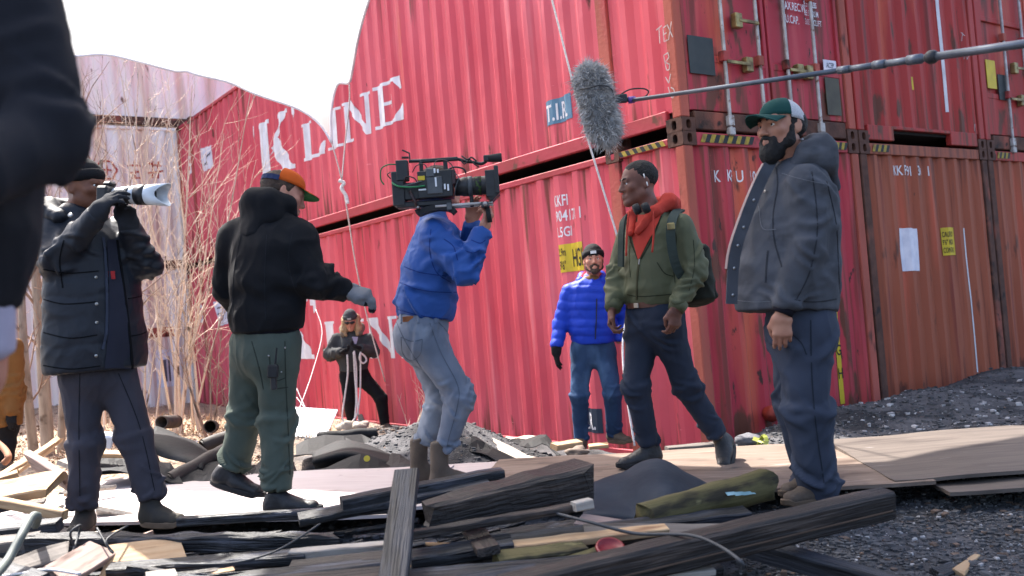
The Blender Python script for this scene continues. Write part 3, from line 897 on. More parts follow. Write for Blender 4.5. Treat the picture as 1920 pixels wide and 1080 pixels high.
c_low, pl = container('red container with yellow height sign, lower of the near stack', 0, 0, m_red, m_red_end, seed=1.0, group='stacked red containers')
c_up, pu = container('red container with doors and rods, on top of the near stack', 0, CH, m_red, m_red_end, seed=5.0, door=True, group='stacked red containers')
# big company lettering, upper
for ch, a, b in (("'", 9.62, 9.46), ('K', 9.36, 7.98), ("'", 8.00, 7.74), ('L', 7.60, 6.86), ('I', 6.72, 6.30), ('N', 6.22, 5.38), ('E', 5.28, 4.56)):
    
    z0, z1 = (3.96, 4.90) if ch == 'K' else ((4.55, 4.92) if ch == "'" else (3.98, 4.53))
    pu['side'].decal('lettering', serif(ch, a, b, z0-CH, z1-CH), m_lett, c_up)
for ch, a, b, z0, z1 in (("'", 9.72, 9.52, 1.66, 1.96), ('K', 9.45, 7.77, 1.04, 1.98), ("'", 7.80, 7.56, 1.66, 1.96), ('L', 7.34, 6.62, 1.04, 1.58), ('I', 6.50, 6.08, 1.04, 1.58), ('N', 6.02, 5.18, 1.04, 1.58), ('E', 5.10, 4.38, 1.04, 1.58)):
    pl['side'].decal('lettering', serif(ch, a, b, z0, z1), m_lett, c_low)
# serial number, height sign, transit plates
for t, u, z, h, sx in (('KKFI', 1.78, 2.505, .105, .62), ('904171 1', 1.77, 2.355, .105, .72), ('L5GI', 1.76, 2.205, .095, .72)):
    text_decal(pl['side'], 'lettering', text_tris(t, h, u, z, sx, True, .012), m_lett, c_low)
pl['side'].decal('height_sign', rect(1.77, 1.86, 1.39, 2.13), m_yellow, c_low, .006)
for t, u, z, h, sx in (('2.9m', 1.755, 2.02, .075, .5), ("9'6\"", 1.75, 1.885, .085, .5), ('HIGH', 1.59, 1.905, .17, .42)):
    text_decal(pl['side'], 'sign_print', text_tris(t, h, u, z, sx, True, .008), m_black, c_low, .010)
pu['side'].decal('transit_plate', rect(1.80, 3.30-CH, 1.38, 3.54-CH), m_blue_sign, c_up, .006)
text_decal(pu['side'], 'lettering', text_tris('T.I.R.', .16, 1.775, 3.335-CH, .70, True, .012), m_lett, c_up, .010)
pl['side'].decal('transit_plate', rect(1.76, .32, 1.34, .55), m_dkblue_sign, c_low, .006)
text_decal(pl['side'], 'lettering', text_tris('T.I.R.', .155, 1.735, .355, .70, True, .012), m_lett, c_low, .010)
m_paper = pmat('paper_label', lin((226, 222, 230)), lin((206, 204, 216)), scale=9, rough=.8)
m_ink = flat('grey_ink', lin((110, 104, 118)), .8)
pu['side'].decal('paper_label', [[(12.42, 5.08-CH), (11.68, 5.02-CH), (11.66, 4.62-CH), (12.22, 4.62-CH)]], m_paper, c_up, .006)
pu['side'].decal('paper_print', [[(12.2, 4.72-CH), (11.85, 4.9-CH), (11.84, 4.94-CH), (12.2, 4.76-CH)], [(12.15, 4.94-CH), (12.0, 4.7-CH), (11.96, 4.7-CH), (12.1, 4.96-CH)]], m_ink, c_up, .010)
pl['side'].decal('paper_label', [[(12.25, 2.14), (11.6, 2.10), (11.58, 1.70), (12.1, 1.66)]], m_paper, c_low, .006)
pl['side'].decal('paper_print', [[(12.1, 1.98), (11.7, 2.02), (11.7, 2.05), (12.1, 2.01)], [(12.1, 1.86), (11.7, 1.92), (11.7, 1.95), (12.1, 1.89)], [(12.05, 1.75), (11.7, 1.8), (11.7, 1.83), (12.05, 1.78)]], m_ink, c_low, .010)
text_decal(pl['side'], 'lettering', text_tris('45', .34, 13.28, 1.78, .62, True, .02), m_lett, c_low)
text_decal(pu['side'], 'lettering', text_tris('45', .34, 13.28, 4.72-CH, .62, True, .02), m_lett, c_up)
# hazard stripes on the top rail near the castings
def stripes(c, fr, to, axis_, z0=CH-.09, z1=CH-.04, n=6, off=-.004):
    mbY = MB(); mbK = MB()
    w = (to-fr)/n
    for i in range(2*n):
        a = fr + i*w/2; b = a + w/2; sl = w*.35
        pts = [(a, z0), (b, z0), (b+sl, z1), (a+sl, z1)]
        V = [((off, u, z) if axis_ == 'side' else (u, off, z)) for u, z in pts]
        (mbY if i % 2 == 0 else mbK).add(V, [(0, 1, 2, 3)])
    s = mbY.build('hazard_stripe', m_stripe, c); mbK.build('black_stripe', m_black, s)
stripes(c_low, .20, .76, 'side')
stripes(c_low, .20, .86, 'end', z0=CH-.09, z1=CH-.02)
stripes(c_low, 1.72, 2.24, 'end', z0=CH-.09, z1=CH-.02)
stripes(c_low, 8.2, 8.95, 'side')
text_decal(pl['end'], 'lettering', text_tris('K  KF  U   9 0 4 1 7 1', .10, .40, 2.485, .66, False, .010), m_lett, c_low)
# vertical yellow height strip on the end wall
pl['end'].decal('height_strip', rect(1.86, .40, 1.94, 1.62), m_yellow, c_low, .006)
for k, t in enumerate(('H', 'I', 'G', 'H')):
    text_decal(pl['end'], 'sign_print', text_tris(t, .10, 1.872, 1.30-k*.22, .75, False, .006), m_black, c_low, .010)
# doors of the upper container
def doors(c, end_mat, x_rods, plates=True):
    for x0, x1 in ((.125, 1.205), (1.235, 2.315)):
        d = MB()
        for z0, z1, dep in ((.19, .62, .030), (.66, 1.52, .052), (1.56, 2.74, .030)):
            d.box((x0+.03, dep, z0), (x1-.03, dep+.02, z1), bev=.006)
        d.box((x0, .022, .185), (x0+.045, .07, CH-.12), bev=.005); d.box((x1-.045, .022, .185), (x1, .07, CH-.12), bev=.005)
        d.box((x0+.04, .024, .61), (x1-.04, .07, .67), bev=.005); d.box((x0+.04, .024, 1.51), (x1-.04, .07, 1.57), bev=.005)
        door = d.build('door', end_mat, c)
        for xr in [x for x in x_rods if x0 < x < x1]:
            rod = MB().tube([(xr, -.012, .02), (xr, -.012, CH-.03)], .017, 10).build('locking_rod', m_galv, door)
            for z in (.06, .62, 1.30, 1.95, 2.6):
                MB().box((xr-.035, -.035, z), (xr+.035, .03, z+.09), bev=.006).build('rod_bracket', m_galv if z < .1 else m_rustred, door)
            MB().box((xr-.03, -.03, -.02), (xr+.045, .02, .05), bev=.008).build('rod_cam', m_galv, door)
        xs = [x for x in x_rods if x0 < x < x1]
        for q, xr in enumerate(xs):
            z = .60 + .38*(q if x0 < 1 else 0)
            hx = xr + (.30 if q == 0 else -.26)
            MB().box((min(xr, hx), -.045, z), (max(xr, hx), -.028, z+.03), bev=.004).build('door_handle', m_brass, door)
            MB().box((hx-.045, -.04, z-.05), (hx+.045, .02, z+.08), bev=.006).build('handle_catch', m_brass, door)
m_brass = pmat('worn_brass', lin((196, 178, 120)), lin((120, 96, 66)), scale=12, rough=.5, metal=.6)
doors(c_up, m_red_end, (.585, 1.05, 1.44, 1.86))
def plate(c, name, x0, z0, x1, z1, mat, y=.018, th=.006):
    return MB().box((x0, y-th, z0), (x1, y, z1)).build(name, mat, c)
m_plate_dk = pmat('dark_plate', lin((44, 52, 54)), lin((62, 66, 66)), scale=6, rough=.6)
m_plate_olive = pmat('olive_plate', lin((92, 86, 66)), lin((74, 66, 52)), scale=6, rough=.6)
plate(c_up, 'dark_plate', .17, 3.39-CH, .48, 3.71-CH, m_plate_dk)
plate(c_up, 'olive_plate', 2.02, 3.14-CH, 2.24, 3.50-CH, m_plate_olive)
plate(c_up, 'white_label', 2.02, 3.56-CH, 2.22, 3.67-CH, m_paper)
def flat_text(c, txt, x, z, h, mat, sx=.7, y=.010):
    for g in glyphs(text_tris(txt, h, x, z, sx, False, .006)):
        mb = MB()
        for t in g: mb.add([(p[0], y, p[1]) for p in t], [(0, 1, 2)])
        mb.build('lettering', mat, c)
flat_text(c_up, 'ACEP', 2.06, 3.595-CH, .05, m_dkblue_sign)
for k, (a, b) in enumerate((('TARE', '4.930  KGS'), ('MAX.REC.W', '8.510  LBS'), ('CU.CAP.', '85.9  CU.M'), ('', '3.035  CU.FT'))):
    z = 4.24 - CH - k*.085
    if a: flat_text(c_up, a, 1.46, 4.22-CH - k*.125, .075, m_lett, .62, .016)
    flat_text(c_up, b, 1.80, z, .055, m_lett, .58, .016)
# chalk marks on the corner post of the upper container
m_chalk = pmat('chalk_mark', lin((230, 214, 210)), lin((200, 170, 168)), scale=20, rough=.9)
def chalk(c, strokes, tf, w=.010):
    mb = MB()
    for st in strokes:
        pts = [tf(*p) for p in st]
        for a, b in zip(pts[:-1], pts[1:]):
            a = np.array(a); b = np.array(b)
            t = unit(b-a); n = np.array([0, 0, 1.0]) if abs(t[2]) < .8 else np.array([0, 1.0, 0])
            n = unit(n - t*(n @ t))*w/2
            mb.add([a-n, b-n, b+n, a+n], [(0, 1, 2, 3)])
    mb.build('chalk_mark', m_chalk, c)
_t = lambda u, z: (-.007, .21-u, z-CH)
chalk(c_up, [[(.02, 3.78), (.09, 3.80)], [(.055, 3.79), (.05, 3.66)], [(.10, 3.77), (.10, 3.66), (.14, 3.665)], [(.10, 3.72), (.135, 3.725)], [(.10, 3.775), (.14, 3.785)], [(.15, 3.79), (.20, 3.67)], [(.20, 3.80), (.15, 3.66)]], _t)
chalk(c_up, [[(.08, 3.55), (.10, 3.42)], [(.08, 3.55), (.13, 3.56), (.14, 3.52), (.09, 3.49), (.14, 3.46), (.13, 3.42), (.10, 3.42)], [(.08, 3.37), (.11, 3.31)], [(.14, 3.38), (.11, 3.31)], [(.10, 3.28), (.12, 3.20)], [(.13, 3.27), (.16, 3.25), (.17, 3.20), (.14, 3.18), (.12, 3.2)]], _t)
# neighbours in the row
c2l, p2l = container('faded brown container standing on the ground right of the corner stack', 2.47, 0, m_brown, m_brown, seed=11, group='stacked red containers', inner=True, side=False, mat_post=m_rust, rail=m_brown, hdr=m_brown)
c2u, p2u = container('dark red container over the faded brown one', 2.47, CH, m_red2, m_red2, seed=15, tunnel=True, group='stacked red containers', side=False, mat_post=m_red2, rail=m_red2)
c3l, p3l = container('brownish red container on the ground, farthest along the row', 4.94, 0, m_brown, m_brown, seed=21, group='stacked red containers', side=False, mat_post=m_rust, rail=m_red2)
c3u, p3u = container('dark red container with pale rods, uppermost and farthest along the row', 4.94, CH, m_red2, m_red2, seed=25, door=True, group='stacked red containers', side=False, mat_post=m_red2, rail=m_red2)
doors(c3u, m_red2, (.585, 1.05, 1.44, 1.86))
for cc in (c2l, c3l): stripes(cc, .20, .48, 'end', z0=CH-.09, z1=CH-.02, n=3)
text_decal(p2l['end'], 'lettering', text_tris('KK FI  91  3  0   1', .10, 3.10-2.47, 2.585, .60, False, .010), m_lett, c2l)
p2l['end'].decal('white_patch', [[(3.11-2.47, 2.04), (3.42-2.47, 2.03), (3.41-2.47, 1.59), (3.08-2.47, 1.60)]], m_paper, c2l, .006)
p2l['end'].decal('caution_sign', rect(3.89-2.47, 1.73, 4.15-2.47, 2.03), m_yellow, c2l, .006)
for k, t in enumerate(('CAUTION', "9'6\" HIGH", 'CONTAINER')):
    text_decal(p2l['end'], 'sign_print', text_tris(t, .055, 3.905-2.47, 1.93-k*.085, .42, False, .010), m_black, c2l, .010)
p2l['end'].decal('white_drip', rect(4.36-2.47, .43, 4.385-2.47, 2.02), m_lett, c2l, .006)
p2u['end'].decal('white_drip', rect(4.185-2.47, 3.29-CH, 4.215-2.47, 5.6-CH), m_lett, c2u, .006)
p2u['end'].decal('caution_sign', rect(3.58-2.47, 3.50-CH, 3.63-2.47, 3.64-CH), m_yellow, c2u, .006)
chalk(c2u, [[(4.62-2.47, 4.2), (4.58-2.47, 4.1)], [(4.58-2.47, 4.2), (4.66-2.47, 4.17)], [(4.62-2.47, 4.02), (4.60-2.47, 3.9)], [(4.66-2.47, 3.98), (4.70-2.47, 3.94), (4.66-2.47, 3.9), (4.64-2.47, 3.95), (4.66-2.47, 3.98)], [(4.70-2.47, 3.18), (4.68-2.47, 3.10)]], lambda u, z: (u, -.006, z-CH))
plate(c3u, 'yellow_label', .17, 3.62-CH, .38, 3.95-CH, m_yellow); plate(c3u, 'dark_plate', .42, 3.50-CH, .62, 3.80-CH, m_plate_dk)
# pale stack closing the yard on the far left: long sides face the camera
for k, (lab) in enumerate(('bottom one of the pale rust-streaked container stack behind the brush', 'middle one of the pale rust-streaked container stack behind the brush', 'topmost of the pale rust-streaked container stack behind the brush')):
    o = N0 + SD*(3.4) + LD*(CL + .12)
    c = thing('shipping_container', lab, 'container', (o[0], o[1], k*(CH+.004)), WA + R(90), 'pale stacked containers')
    L = 12.19
    for y0 in (0, L-.16):
        MB().box((0, y0, .118), (.1, y0+.16, CH-.118), bev=.008).build('corner_post', m_white_c, c)
    for z in (0, CH-.118):
        for y0 in (0, L-.178):
            q = link('corner_casting', cast_me, c); q.location = (-.004, y0, z)
    MB().box((.004, .178, CH-.075), (.07, L-.178, CH-.012), bev=.006).build('top_rail', m_white_c, c)
    MB().box((.004, .178, .03), (.07, L-.178, .185), bev=.006).build('bottom_rail', m_rust if k else m_white_c, c)
    p = Panel('side', .16, L-.16, .18, CH-.07, seed=31+k*3, dent=.012); link('side_panel', p.mesh('side_panel', m_white_c), c)
    MB().box((.07, .02, CH-.04), (CW, L-.02, CH-.016)).build('roof_panel', m_white_c, c)
    MB().box((CW-.04, .05, .1), (CW-.01, L-.05, CH-.05)).build('side_panel', m_white_c, c)
    for y0 in (.03, L-.05):
        MB().box((.1, y0, .1), (CW-.05, y0+.02, CH-.05)).build('end_panel', m_white_c, c)
    if k == 1:
        m_redink = flat('red_ink', lin((200, 70, 60)), .8)
        _hx = [(4.75 + .2*math.cos(k*math.pi/3), 2.0 + .2*math.sin(k*math.pi/3)) for k in range(7)]
        _st = [(_hx[k], _hx[k+1]) for k in range(6)] + [((4.85, 2.0), (4.65, 2.0)), ((4.75, 2.1), (4.75, 1.9)), ((4.35, 2.1), (4.1, 2.1)), ((4.22, 2.2), (4.22, 1.85)), ((4.33, 1.95), (4.12, 1.98)), ((4.3, 1.85), (4.1, 1.85)), ((3.95, 2.15), (3.7, 2.1)), ((3.85, 2.2), (3.9, 1.85)), ((3.75, 2.2), (3.78, 1.85)), ((3.98, 1.95), (3.68, 2.0))]
        for a, b in _st:
            n_ = (-(b[1]-a[1]), b[0]-a[0]); l_ = math.hypot(*n_); n_ = (n_[0]/l_*.02, n_[1]/l_*.02)
            p.decal('red_mark', [[(a[0]-n_[0], a[1]-n_[1]), (b[0]-n_[0], b[1]-n_[1]), (b[0]+n_[0], b[1]+n_[1]), (a[0]+n_[0], a[1]+n_[1])]], m_redink, c, .006)
    if k == 0:
        p.decal('paper_label', rect(4.1, .55, 3.7, 1.3), m_paper, c, .006); p.decal('rust_patch', rect(4.2, 1.55, 3.7, 1.75), m_rustred, c, .006)
        p.decal('paper_print', rect(3.98, .66, 3.9, 1.1) + rect(3.86, .66, 3.82, 1.16), m_ink, c, .010)

# ------------------------------------------------------------------ plywood walkway
def m_wood(name, a, b, sp=None, st=(1, 14, 14), sc=2.2, rough=.75, bump=.25, bd=.006, spec=.25):
    return pmat(name, a, b, scale=sc, stretch=st, rough=rough, bump=bump, bscale=4, bstretch=(1, 25, 25), bdist=bd, c_lo=.3, c_hi=.7, spec=spec,
                spots=sp)
m_ply_w = m_wood('white_plywood', lin((164, 154, 152)), lin((180, 170, 168)), [(lin((150, 136, 130)), 2.0, .60, .74, (1, 4, 4)), (lin((120, 110, 106)), 6, .64, .74, (1, 1.6, 1.6))], rough=.55)
m_ply_b = m_wood('brown_plywood', lin((146, 124, 108)), lin((168, 148, 134)), [(lin((104, 84, 72)), 1.6, .50, .70, (1, 4, 4)), (lin((84, 76, 72)), 5, .62, .74, (1, 1.6, 1.6)), (lin((214, 190, 172)), 2.6, .62, .74, (1, 6, 6))])
m_ply_g = m_wood('grey_plywood', lin((118, 106, 98)), lin((142, 128, 118)), [(lin((92, 80, 74)), 1.6, .52, .70, (1, 5, 5)), (lin((188, 180, 178)), 4, .68, .74, (1, 8, 8))])
def ply(label, cx, cy, z, yaw, L, W, mat, tilt=(0, 0), seed=0.0, th=.018):
    nx, ny = 40, 20
    xs = np.linspace(-L/2, L/2, nx); ys = np.linspace(-W/2, W/2, ny)
    X, Y = np.meshgrid(xs, ys, indexing='ij')
    q = np.stack([X.ravel()*1.1 + seed, Y.ravel()*1.3, np.zeros(X.size)], 1)
    Zt = (.012*gnoise(q) + .004*gnoise(q*3)).reshape(X.shape)
    # ragged edges
    e = .008*gnoise(np.stack([X.ravel()*14 + seed, Y.ravel()*14, np.ones(X.size)], 1)).reshape(X.shape)
    Xe = X.copy(); Ye = Y.copy(); Xe[0] += e[0]; Xe[-1] += e[-1]; Ye[:, 0] += e[:, 0]; Ye[:, -1] += e[:, -1]
    top = np.stack([Xe, Ye, Zt], -1).reshape(-1, 3); bot = top - [0, 0, th]
    V = np.concatenate([top, bot]); i = np.arange(nx*ny).reshape(nx, ny); n = nx*ny
    F = [tuple(q) for q in np.stack([i[:-1, :-1].ravel(), i[1:, :-1].ravel(), i[1:, 1:].ravel(), i[:-1, 1:].ravel()], 1)]
    F += [tuple(v+n for v in f[::-1]) for f in F]
    bd = list(i[:, 0]) + list(i[-1, 1:]) + list(i[-2::-1, -1]) + list(i[0, -2:0:-1])
    for a, b in zip(bd, bd[1:] + bd[:1]): F.append((a, a+n, b+n, b))
    o = MB().add(V, F).build('plywood_sheet', mat)
    o.location = (cx, cy, z); o.rotation_euler = (tilt[0], tilt[1], R(yaw))
    return tag(o, label, 'plywood', 'plywood walkway')
ply('sunlit pale plywood sheet under the photographer and the man in the orange cap', -1.83, 5.62, .585, -11, 2.5, 1.36, m_ply_w, (0, R(.8)), 1)
ply('pale plywood sheet under the camera operator', -.28, 5.50, .560, -7, 1.9, 1.25, m_ply_w, (0, R(.2)), 4)
ply('brown plywood sheet under the walking man in the green jacket', .88, 5.25, .575, -9, 2.35, 1.30, m_ply_b, (0, R(.1)), 7)
ply('grey brown plywood sheet lying nearest the gravel heap', 3.02, 5.0, .592, -4, 2.44, 1.22, m_ply_g, (R(.5), R(-.4)), 11)
ply('narrow split plywood strip showing under the grey sheet', 2.55, 4.36, .545, -5, 1.2, .22, m_ply_g, (0, 0), 17)
# ------------------------------------------------------------------ people
def fab(name, c, d=.8, rough=.9, bump=.25, bscale=260, sc=7, spec=.2, sheen=.15, spots=None, wr=.45):
    c1 = lin(c); c2 = tuple(x*d for x in c1)
    m = pmat(name, c1, c2, scale=sc, rough=rough, bump=bump, bscale=bscale, spec=spec, sheen=0.0, bdist=.002, spots=spots)
    if wr and not m.get('wr'):
        m['wr'] = 1; nt = m.node_tree; b = nt.nodes['Principled BSDF']; prev = b.inputs['Normal'].links[0].from_node if b.inputs['Normal'].links else None
        tc = _n(nt, 'ShaderNodeTexCoord'); mp = _n(nt, 'ShaderNodeMapping'); mp.inputs['Scale'].default_value = (1, 1, .55); mp.inputs['Rotation'].default_value = (.25, .35, 0); nt.links.new(tc.outputs['Object'], mp.inputs[0])
        no = _n(nt, 'ShaderNodeTexNoise', noise_type='RIDGED_MULTIFRACTAL'); no.inputs['Scale'].default_value = 11; no.inputs['Detail'].default_value = 3; no.inputs['Roughness'].default_value = .45; no.inputs['Distortion'].default_value = .6
        nt.links.new(mp.outputs[0], no.inputs['Vector'])
        bp = _n(nt, 'ShaderNodeBump'); bp.inputs['Strength'].default_value = wr; bp.inputs['Distance'].default_value = .010; nt.links.new(no.outputs[0], bp.inputs['Height'])
        if prev is not None: nt.links.new(prev.outputs[0], bp.inputs['Normal'])
        nt.links.new(bp.outputs[0], b.inputs['Normal'])
    return m
def skin(name, c, c2): return pmat(name, lin(c), lin(c2), scale=14, rough=.55, bump=.12, bscale=180, bdist=.002, spec=.35)
M_eye = flat('eye_white', lin((225, 220, 215)), .2)
m_iris = flat('iris_dark', lin((36, 24, 18)), .1)
sk_light = skin('skin_light', (198, 142, 118), (180, 118, 98)); sk_tan = skin('skin_tan', (178, 128, 104), (158, 104, 84))
sk_dark = skin('skin_dark', (118, 78, 64), (96, 60, 49)); sk_brown = skin('skin_brown', (120, 76, 56), (98, 60, 44))
h_black = pmat('hair_black', lin((20, 17, 17)), lin((34, 28, 26)), scale=40, rough=.8, bump=.9, bscale=160, bdist=.006)
h_brown = pmat('hair_brown', lin((62, 46, 36)), lin((84, 62, 48)), scale=40, rough=.8, bump=.9, bscale=160, bdist=.006)
h_blond = pmat('hair_blond', lin((200, 172, 132)), lin((160, 130, 96)), scale=30, stretch=(4, 4, .6), rough=.6, bump=.9, bscale=120, bstretch=(2, 2, .3), bdist=.006)
f_black = fab('black_fleece', (23, 24, 28), .75); f_navyp = fab('navy_parka', (22, 27, 37), .8, .6, spec=.35); f_char = fab('charcoal_canvas', (76, 78, 84), .72, spots=[(lin((92, 94, 100)), 5, .55, .75, (1, 1, 2))])
f_slate = fab('slate_trousers', (60, 66, 80), .8); f_slate2 = fab('grey_violet_trousers', (64, 62, 70), .82); f_sage = fab('sage_canvas', (78, 86, 78), .84)
f_jean = fab('washed_denim', (128, 136, 152), .72, sc=5, spots=[(lin((164, 172, 184)), 4, .52, .72, (1, 1, .8))]); f_jean_dk = fab('dark_denim', (50, 57, 72), .72, sc=5, spots=[(lin((54, 62, 76)), 4, .55, .75, (1, 1, .7))])
f_jean_mid = fab('mid_denim', (44, 66, 98), .7, sc=5, spots=[(lin((76, 102, 136)), 4, .52, .72, (1, 1, .7))]); f_blue = fab('blue_nylon', (44, 94, 176), .85, .6, .1, spec=.3)
f_bright = fab('bright_blue_nylon', (20, 68, 206), .85, .6, .08, spec=.25); f_green = fab('olive_green_jacket', (92, 94, 68), .8, .7, spec=.3); f_orange = fab('coral_hoodie', (220, 78, 64), .8)
f_graywool = fab('grey_wool', (120, 122, 128), .8, bscale=120, bump=.6); f_dkwool = fab('dark_wool', (30, 30, 34), .8, bscale=120, bump=.6); f_midwool = fab('mid_grey_wool', (78, 80, 84), .8, bscale=120, bump=.6)
f_gray = fab('grey_jacket', (74, 76, 78), .8); f_trblack = fab('black_trousers', (28, 28, 32), .8); f_ochre = fab('ochre_duck', (142, 98, 54), .8); f_tan = fab('tan_fleece', (130, 96, 62), .8)
f_lilac = fab('pale_lilac_cotton', (176, 170, 190), .85); f_green_cap = fab('teal_cap', (34, 82, 78), .85); f_mesh = pmat('white_mesh', lin((196, 196, 200)), lin((168, 170, 174)), scale=180, rough=.8, bump=.5, bscale=400)
f_capor = fab('orange_cap', (222, 98, 32), .88); f_greenunder = fab('green_underbrim', (40, 110, 66), .9); f_rib = fab('dark_rib', (26, 24, 36), .85); f_lining = fab('pinkish_lining', (206, 176, 166), .85)
l_black = pmat('black_leather', lin((34, 33, 35)), lin((50, 48, 50)), scale=12, rough=.55, bump=.3, bscale=60); l_brown = pmat('brown_suede', lin((104, 90, 78)), lin((84, 72, 62)), scale=9, rough=.85, bump=.3, bscale=90)
l_tan = pmat('tan_sole', lin((120, 100, 80)), lin((96, 78, 62)), scale=12, rough=.8); l_gum = pmat('black_rubber', lin((30, 30, 32)), lin((44, 44, 46)), scale=12, rough=.8); l_oliv = pmat('olive_shoe', lin((74, 66, 52)), lin((50, 48, 48)), scale=8, rough=.8)
m_lace = flat('lace_dark', lin((24, 22, 24)), .9); m_metal = flat('snap_metal', lin((190, 188, 184)), .3, .9); m_belt = pmat('brown_belt', lin((104, 62, 44)), lin((84, 48, 36)), scale=12, rough=.6)

UPZ = np.array([0, 0, 1.0])
def torso_prims(st, side, k=.05):
    """st: list of (point, half width, half depth)"""
    return [EC(a[0], b[0], a[1], b[1], side=side, da=a[2], db=b[2], k=k) for a, b in zip(st[:-1], st[1:])]
def limb(pts, rs, k=.04, cap=1.0):
    out = []
    for i in range(len(pts)-1):
        out.append(EC(pts[i], pts[i+1], rs[i], rs[i+1], k=k, cap=cap if i == len(pts)-2 else 1.0))
    return out
def cloth(name, prims, mat, par, joints=(), amp=.010, fsc=(7, 7, 4.5), famp=.006, seed=0.0, h=.0098, extra=None, sm=1):
    """joints: (a, b, t0, width, wavelength, amplitude, radius)"""
    def post(V, N):
        if extra is not None: V = extra(V, N)
        for a, b, t0, tw, wl, am, rad in joints:
            V = ring_folds(V, N, a, b, am, wl, t0, tw, rad, seed)
        V = folds(V, N, famp, fsc, seed)
        V = folds(V, N, famp*.35, tuple(x*2.6 for x in fsc), seed+11, 2.2)
        return V
    return sdf_obj(name, prims, mat, par, h=h, post=post, smooth_it=sm)
def cap_dome(H, par, name, mat, az0, az1, r=(.084, .106, .084), c=(0, -.012, .05), th=.004, droop=.0, lo=0.0):
    n, m = 28, 10; V = []; F = []
    for lay in (0, 1):
        for i in range(n+1):
            az = az0 + (az1-az0)*i/n
            for j in range(m+1):
                ph = lo + (math.pi/2-lo)*j/m
                q = 1.0 + .02*math.sin(az*3)*math.cos(ph)
                rr = [x - th*lay for x in r]
                z = rr[2]*math.sin(ph)**.9 if ph > 0 else rr[2]*math.sin(ph)
                V.append(H(c[0] + rr[0]*math.cos(ph)**.8*math.sin(az)*q, c[1] + rr[1]*math.cos(ph)**.8*math.cos(az)*q, c[2] + z - droop*(1-math.cos(az))*.5*math.cos(ph)))
    k = (n+1)*(m+1)
    for i in range(n):
        for j in range(m):
            a = i*(m+1)+j; F.append((a, a+m+1, a+m+2, a+1)); F.append((k+a, k+a+1, k+a+m+2, k+a+m+1))
        a = i*(m+1); F.append((a, k+a, k+a+m+1, a+m+1))
    return MB().add(V, F).build(name, mat, par, True)
def cap_brim(H, par, mat, under=None, L=.078, c=(0, -.012, .05), r=(.084, .106), curve=.022, flat_=False, up=0.0, half=62):
    n, m = 16, 6
    for lay, mt, nm in ((0, mat, 'brim'), (1, under, 'underbrim')):
        if mt is None: continue
        V = []; F = []
        for i in range(n+1):
            az = R(-half + 2*half*i/n)
            for j in range(m+1):
                t = j/m
                e = L*t*math.cos(az*.95)**.45
                x = (r[0])*math.sin(az)*(1 + .0*t); y = c[1] + r[1]*math.cos(az) + e
                z = c[2] + .002 - curve*(math.sin(az)**2)*(.35 + .9*t) + up*t - .012*t*t - lay*.005
                V.append(H(x, y, z))
        for i in range(n):
            for j in range(m):
                a = i*(m+1)+j; f = (a, a+m+1, a+m+2, a+1); F.append(f if lay else f[::-1])
        if under is None or lay == 1:
            pass
        o = MB().add(V, F)
        if under is None:             # close it with a second skin
            V2 = [np.asarray(v) - H.d(0, 0, .005*H.sc) for v in V]
            o.add(V2, [f[::-1] for f in F])
            bd = [i*(m+1)+m for i in range(n+1)]; nn = len(V)
            o.f += [(a, b, b+nn, a+nn) for a, b in zip(bd[:-1], bd[1:])]
        o.build(nm, mt, par, True)
def beanie(H, par, mat, cuff_mat=None, label_mat=None, top=.098):
    pr = [EL(H(0, -.014, .052), np.array([.086, .108, top])*H.sc, H.B), PL(H(0, 0, .028), H.d(0, -.18, -1))]
    o = sdf_obj('beanie', pr, mat, par, h=.007, post=lambda V, N: V + N*(.0022*np.sin(((V-H.o) @ H.B[0])*900))[:, None]*0 + N*(.0018*gnoise(V*60))[:, None])
    n = 40; V = []; F = []
    for j, (z, g) in enumerate(((.026, 0), (.026, .008), (.05, .011), (.078, .009), (.08, 0))):
        for i in range(n):
            an = 2*math.pi*i/n; s = (1-((z-.052)/top)**2)**.5
            V.append(H((.086*s+g)*math.sin(an), -.014+(.108*s+g)*math.cos(an), z + .18*-.0 - .012*math.cos(an)*-.6))
    for j in range(4):
        for i in range(n): F.append((j*n+i, j*n+(i+1) % n, (j+1)*n+(i+1) % n, (j+1)*n+i))
    MB().add(V, F).build('cuff', cuff_mat or mat, o, True)
    if label_mat:
        V = []
        for x, z in ((-.024, .040), (.024, .040), (.024, .064), (-.024, .064), (0, .040), (0, .064)):
            V.append(H(x, -.014 + .121*math.cos(x/.1), z + .006))
        MB().add(V, [(0, 4, 5, 3), (4, 1, 2, 5)]).build('patch', label_mat, o)
    return o
def brows(H, par, mat, th=.0055):
    for sx in (-1, 1):
        MB().tube([H(sx*.014, .0975, .026), H(sx*.03, .095, .032), H(sx*.049, .081, .027)], [th*H.sc, th*H.sc, th*.5*H.sc], 6).build('eyebrow', mat, par, True)
def hair_obj(name, pr, mat, par, amp=.003, sc=55, h=.006):
    return sdf_obj(name, pr, mat, par, h=h, post=lambda V, N: V + N*(amp*gnoise(V*sc) + amp*.7*gnoise(V*sc*.4))[:, None])
def snap(par, p, n, r=.0075, mat=None, name='snap'):
    n = unit(n); a = unit(np.cross(n, [0.1, .2, 1])); b = np.cross(n, a)
    V = [p + n*.004]; V += [p + r*(math.cos(k*math.pi/4)*a + math.sin(k*math.pi/4)*b) for k in range(8)]
    MB().add(V, [(0, 1+k, 1+(k+1) % 8) for k in range(8)]).build(name, mat or m_metal, par)
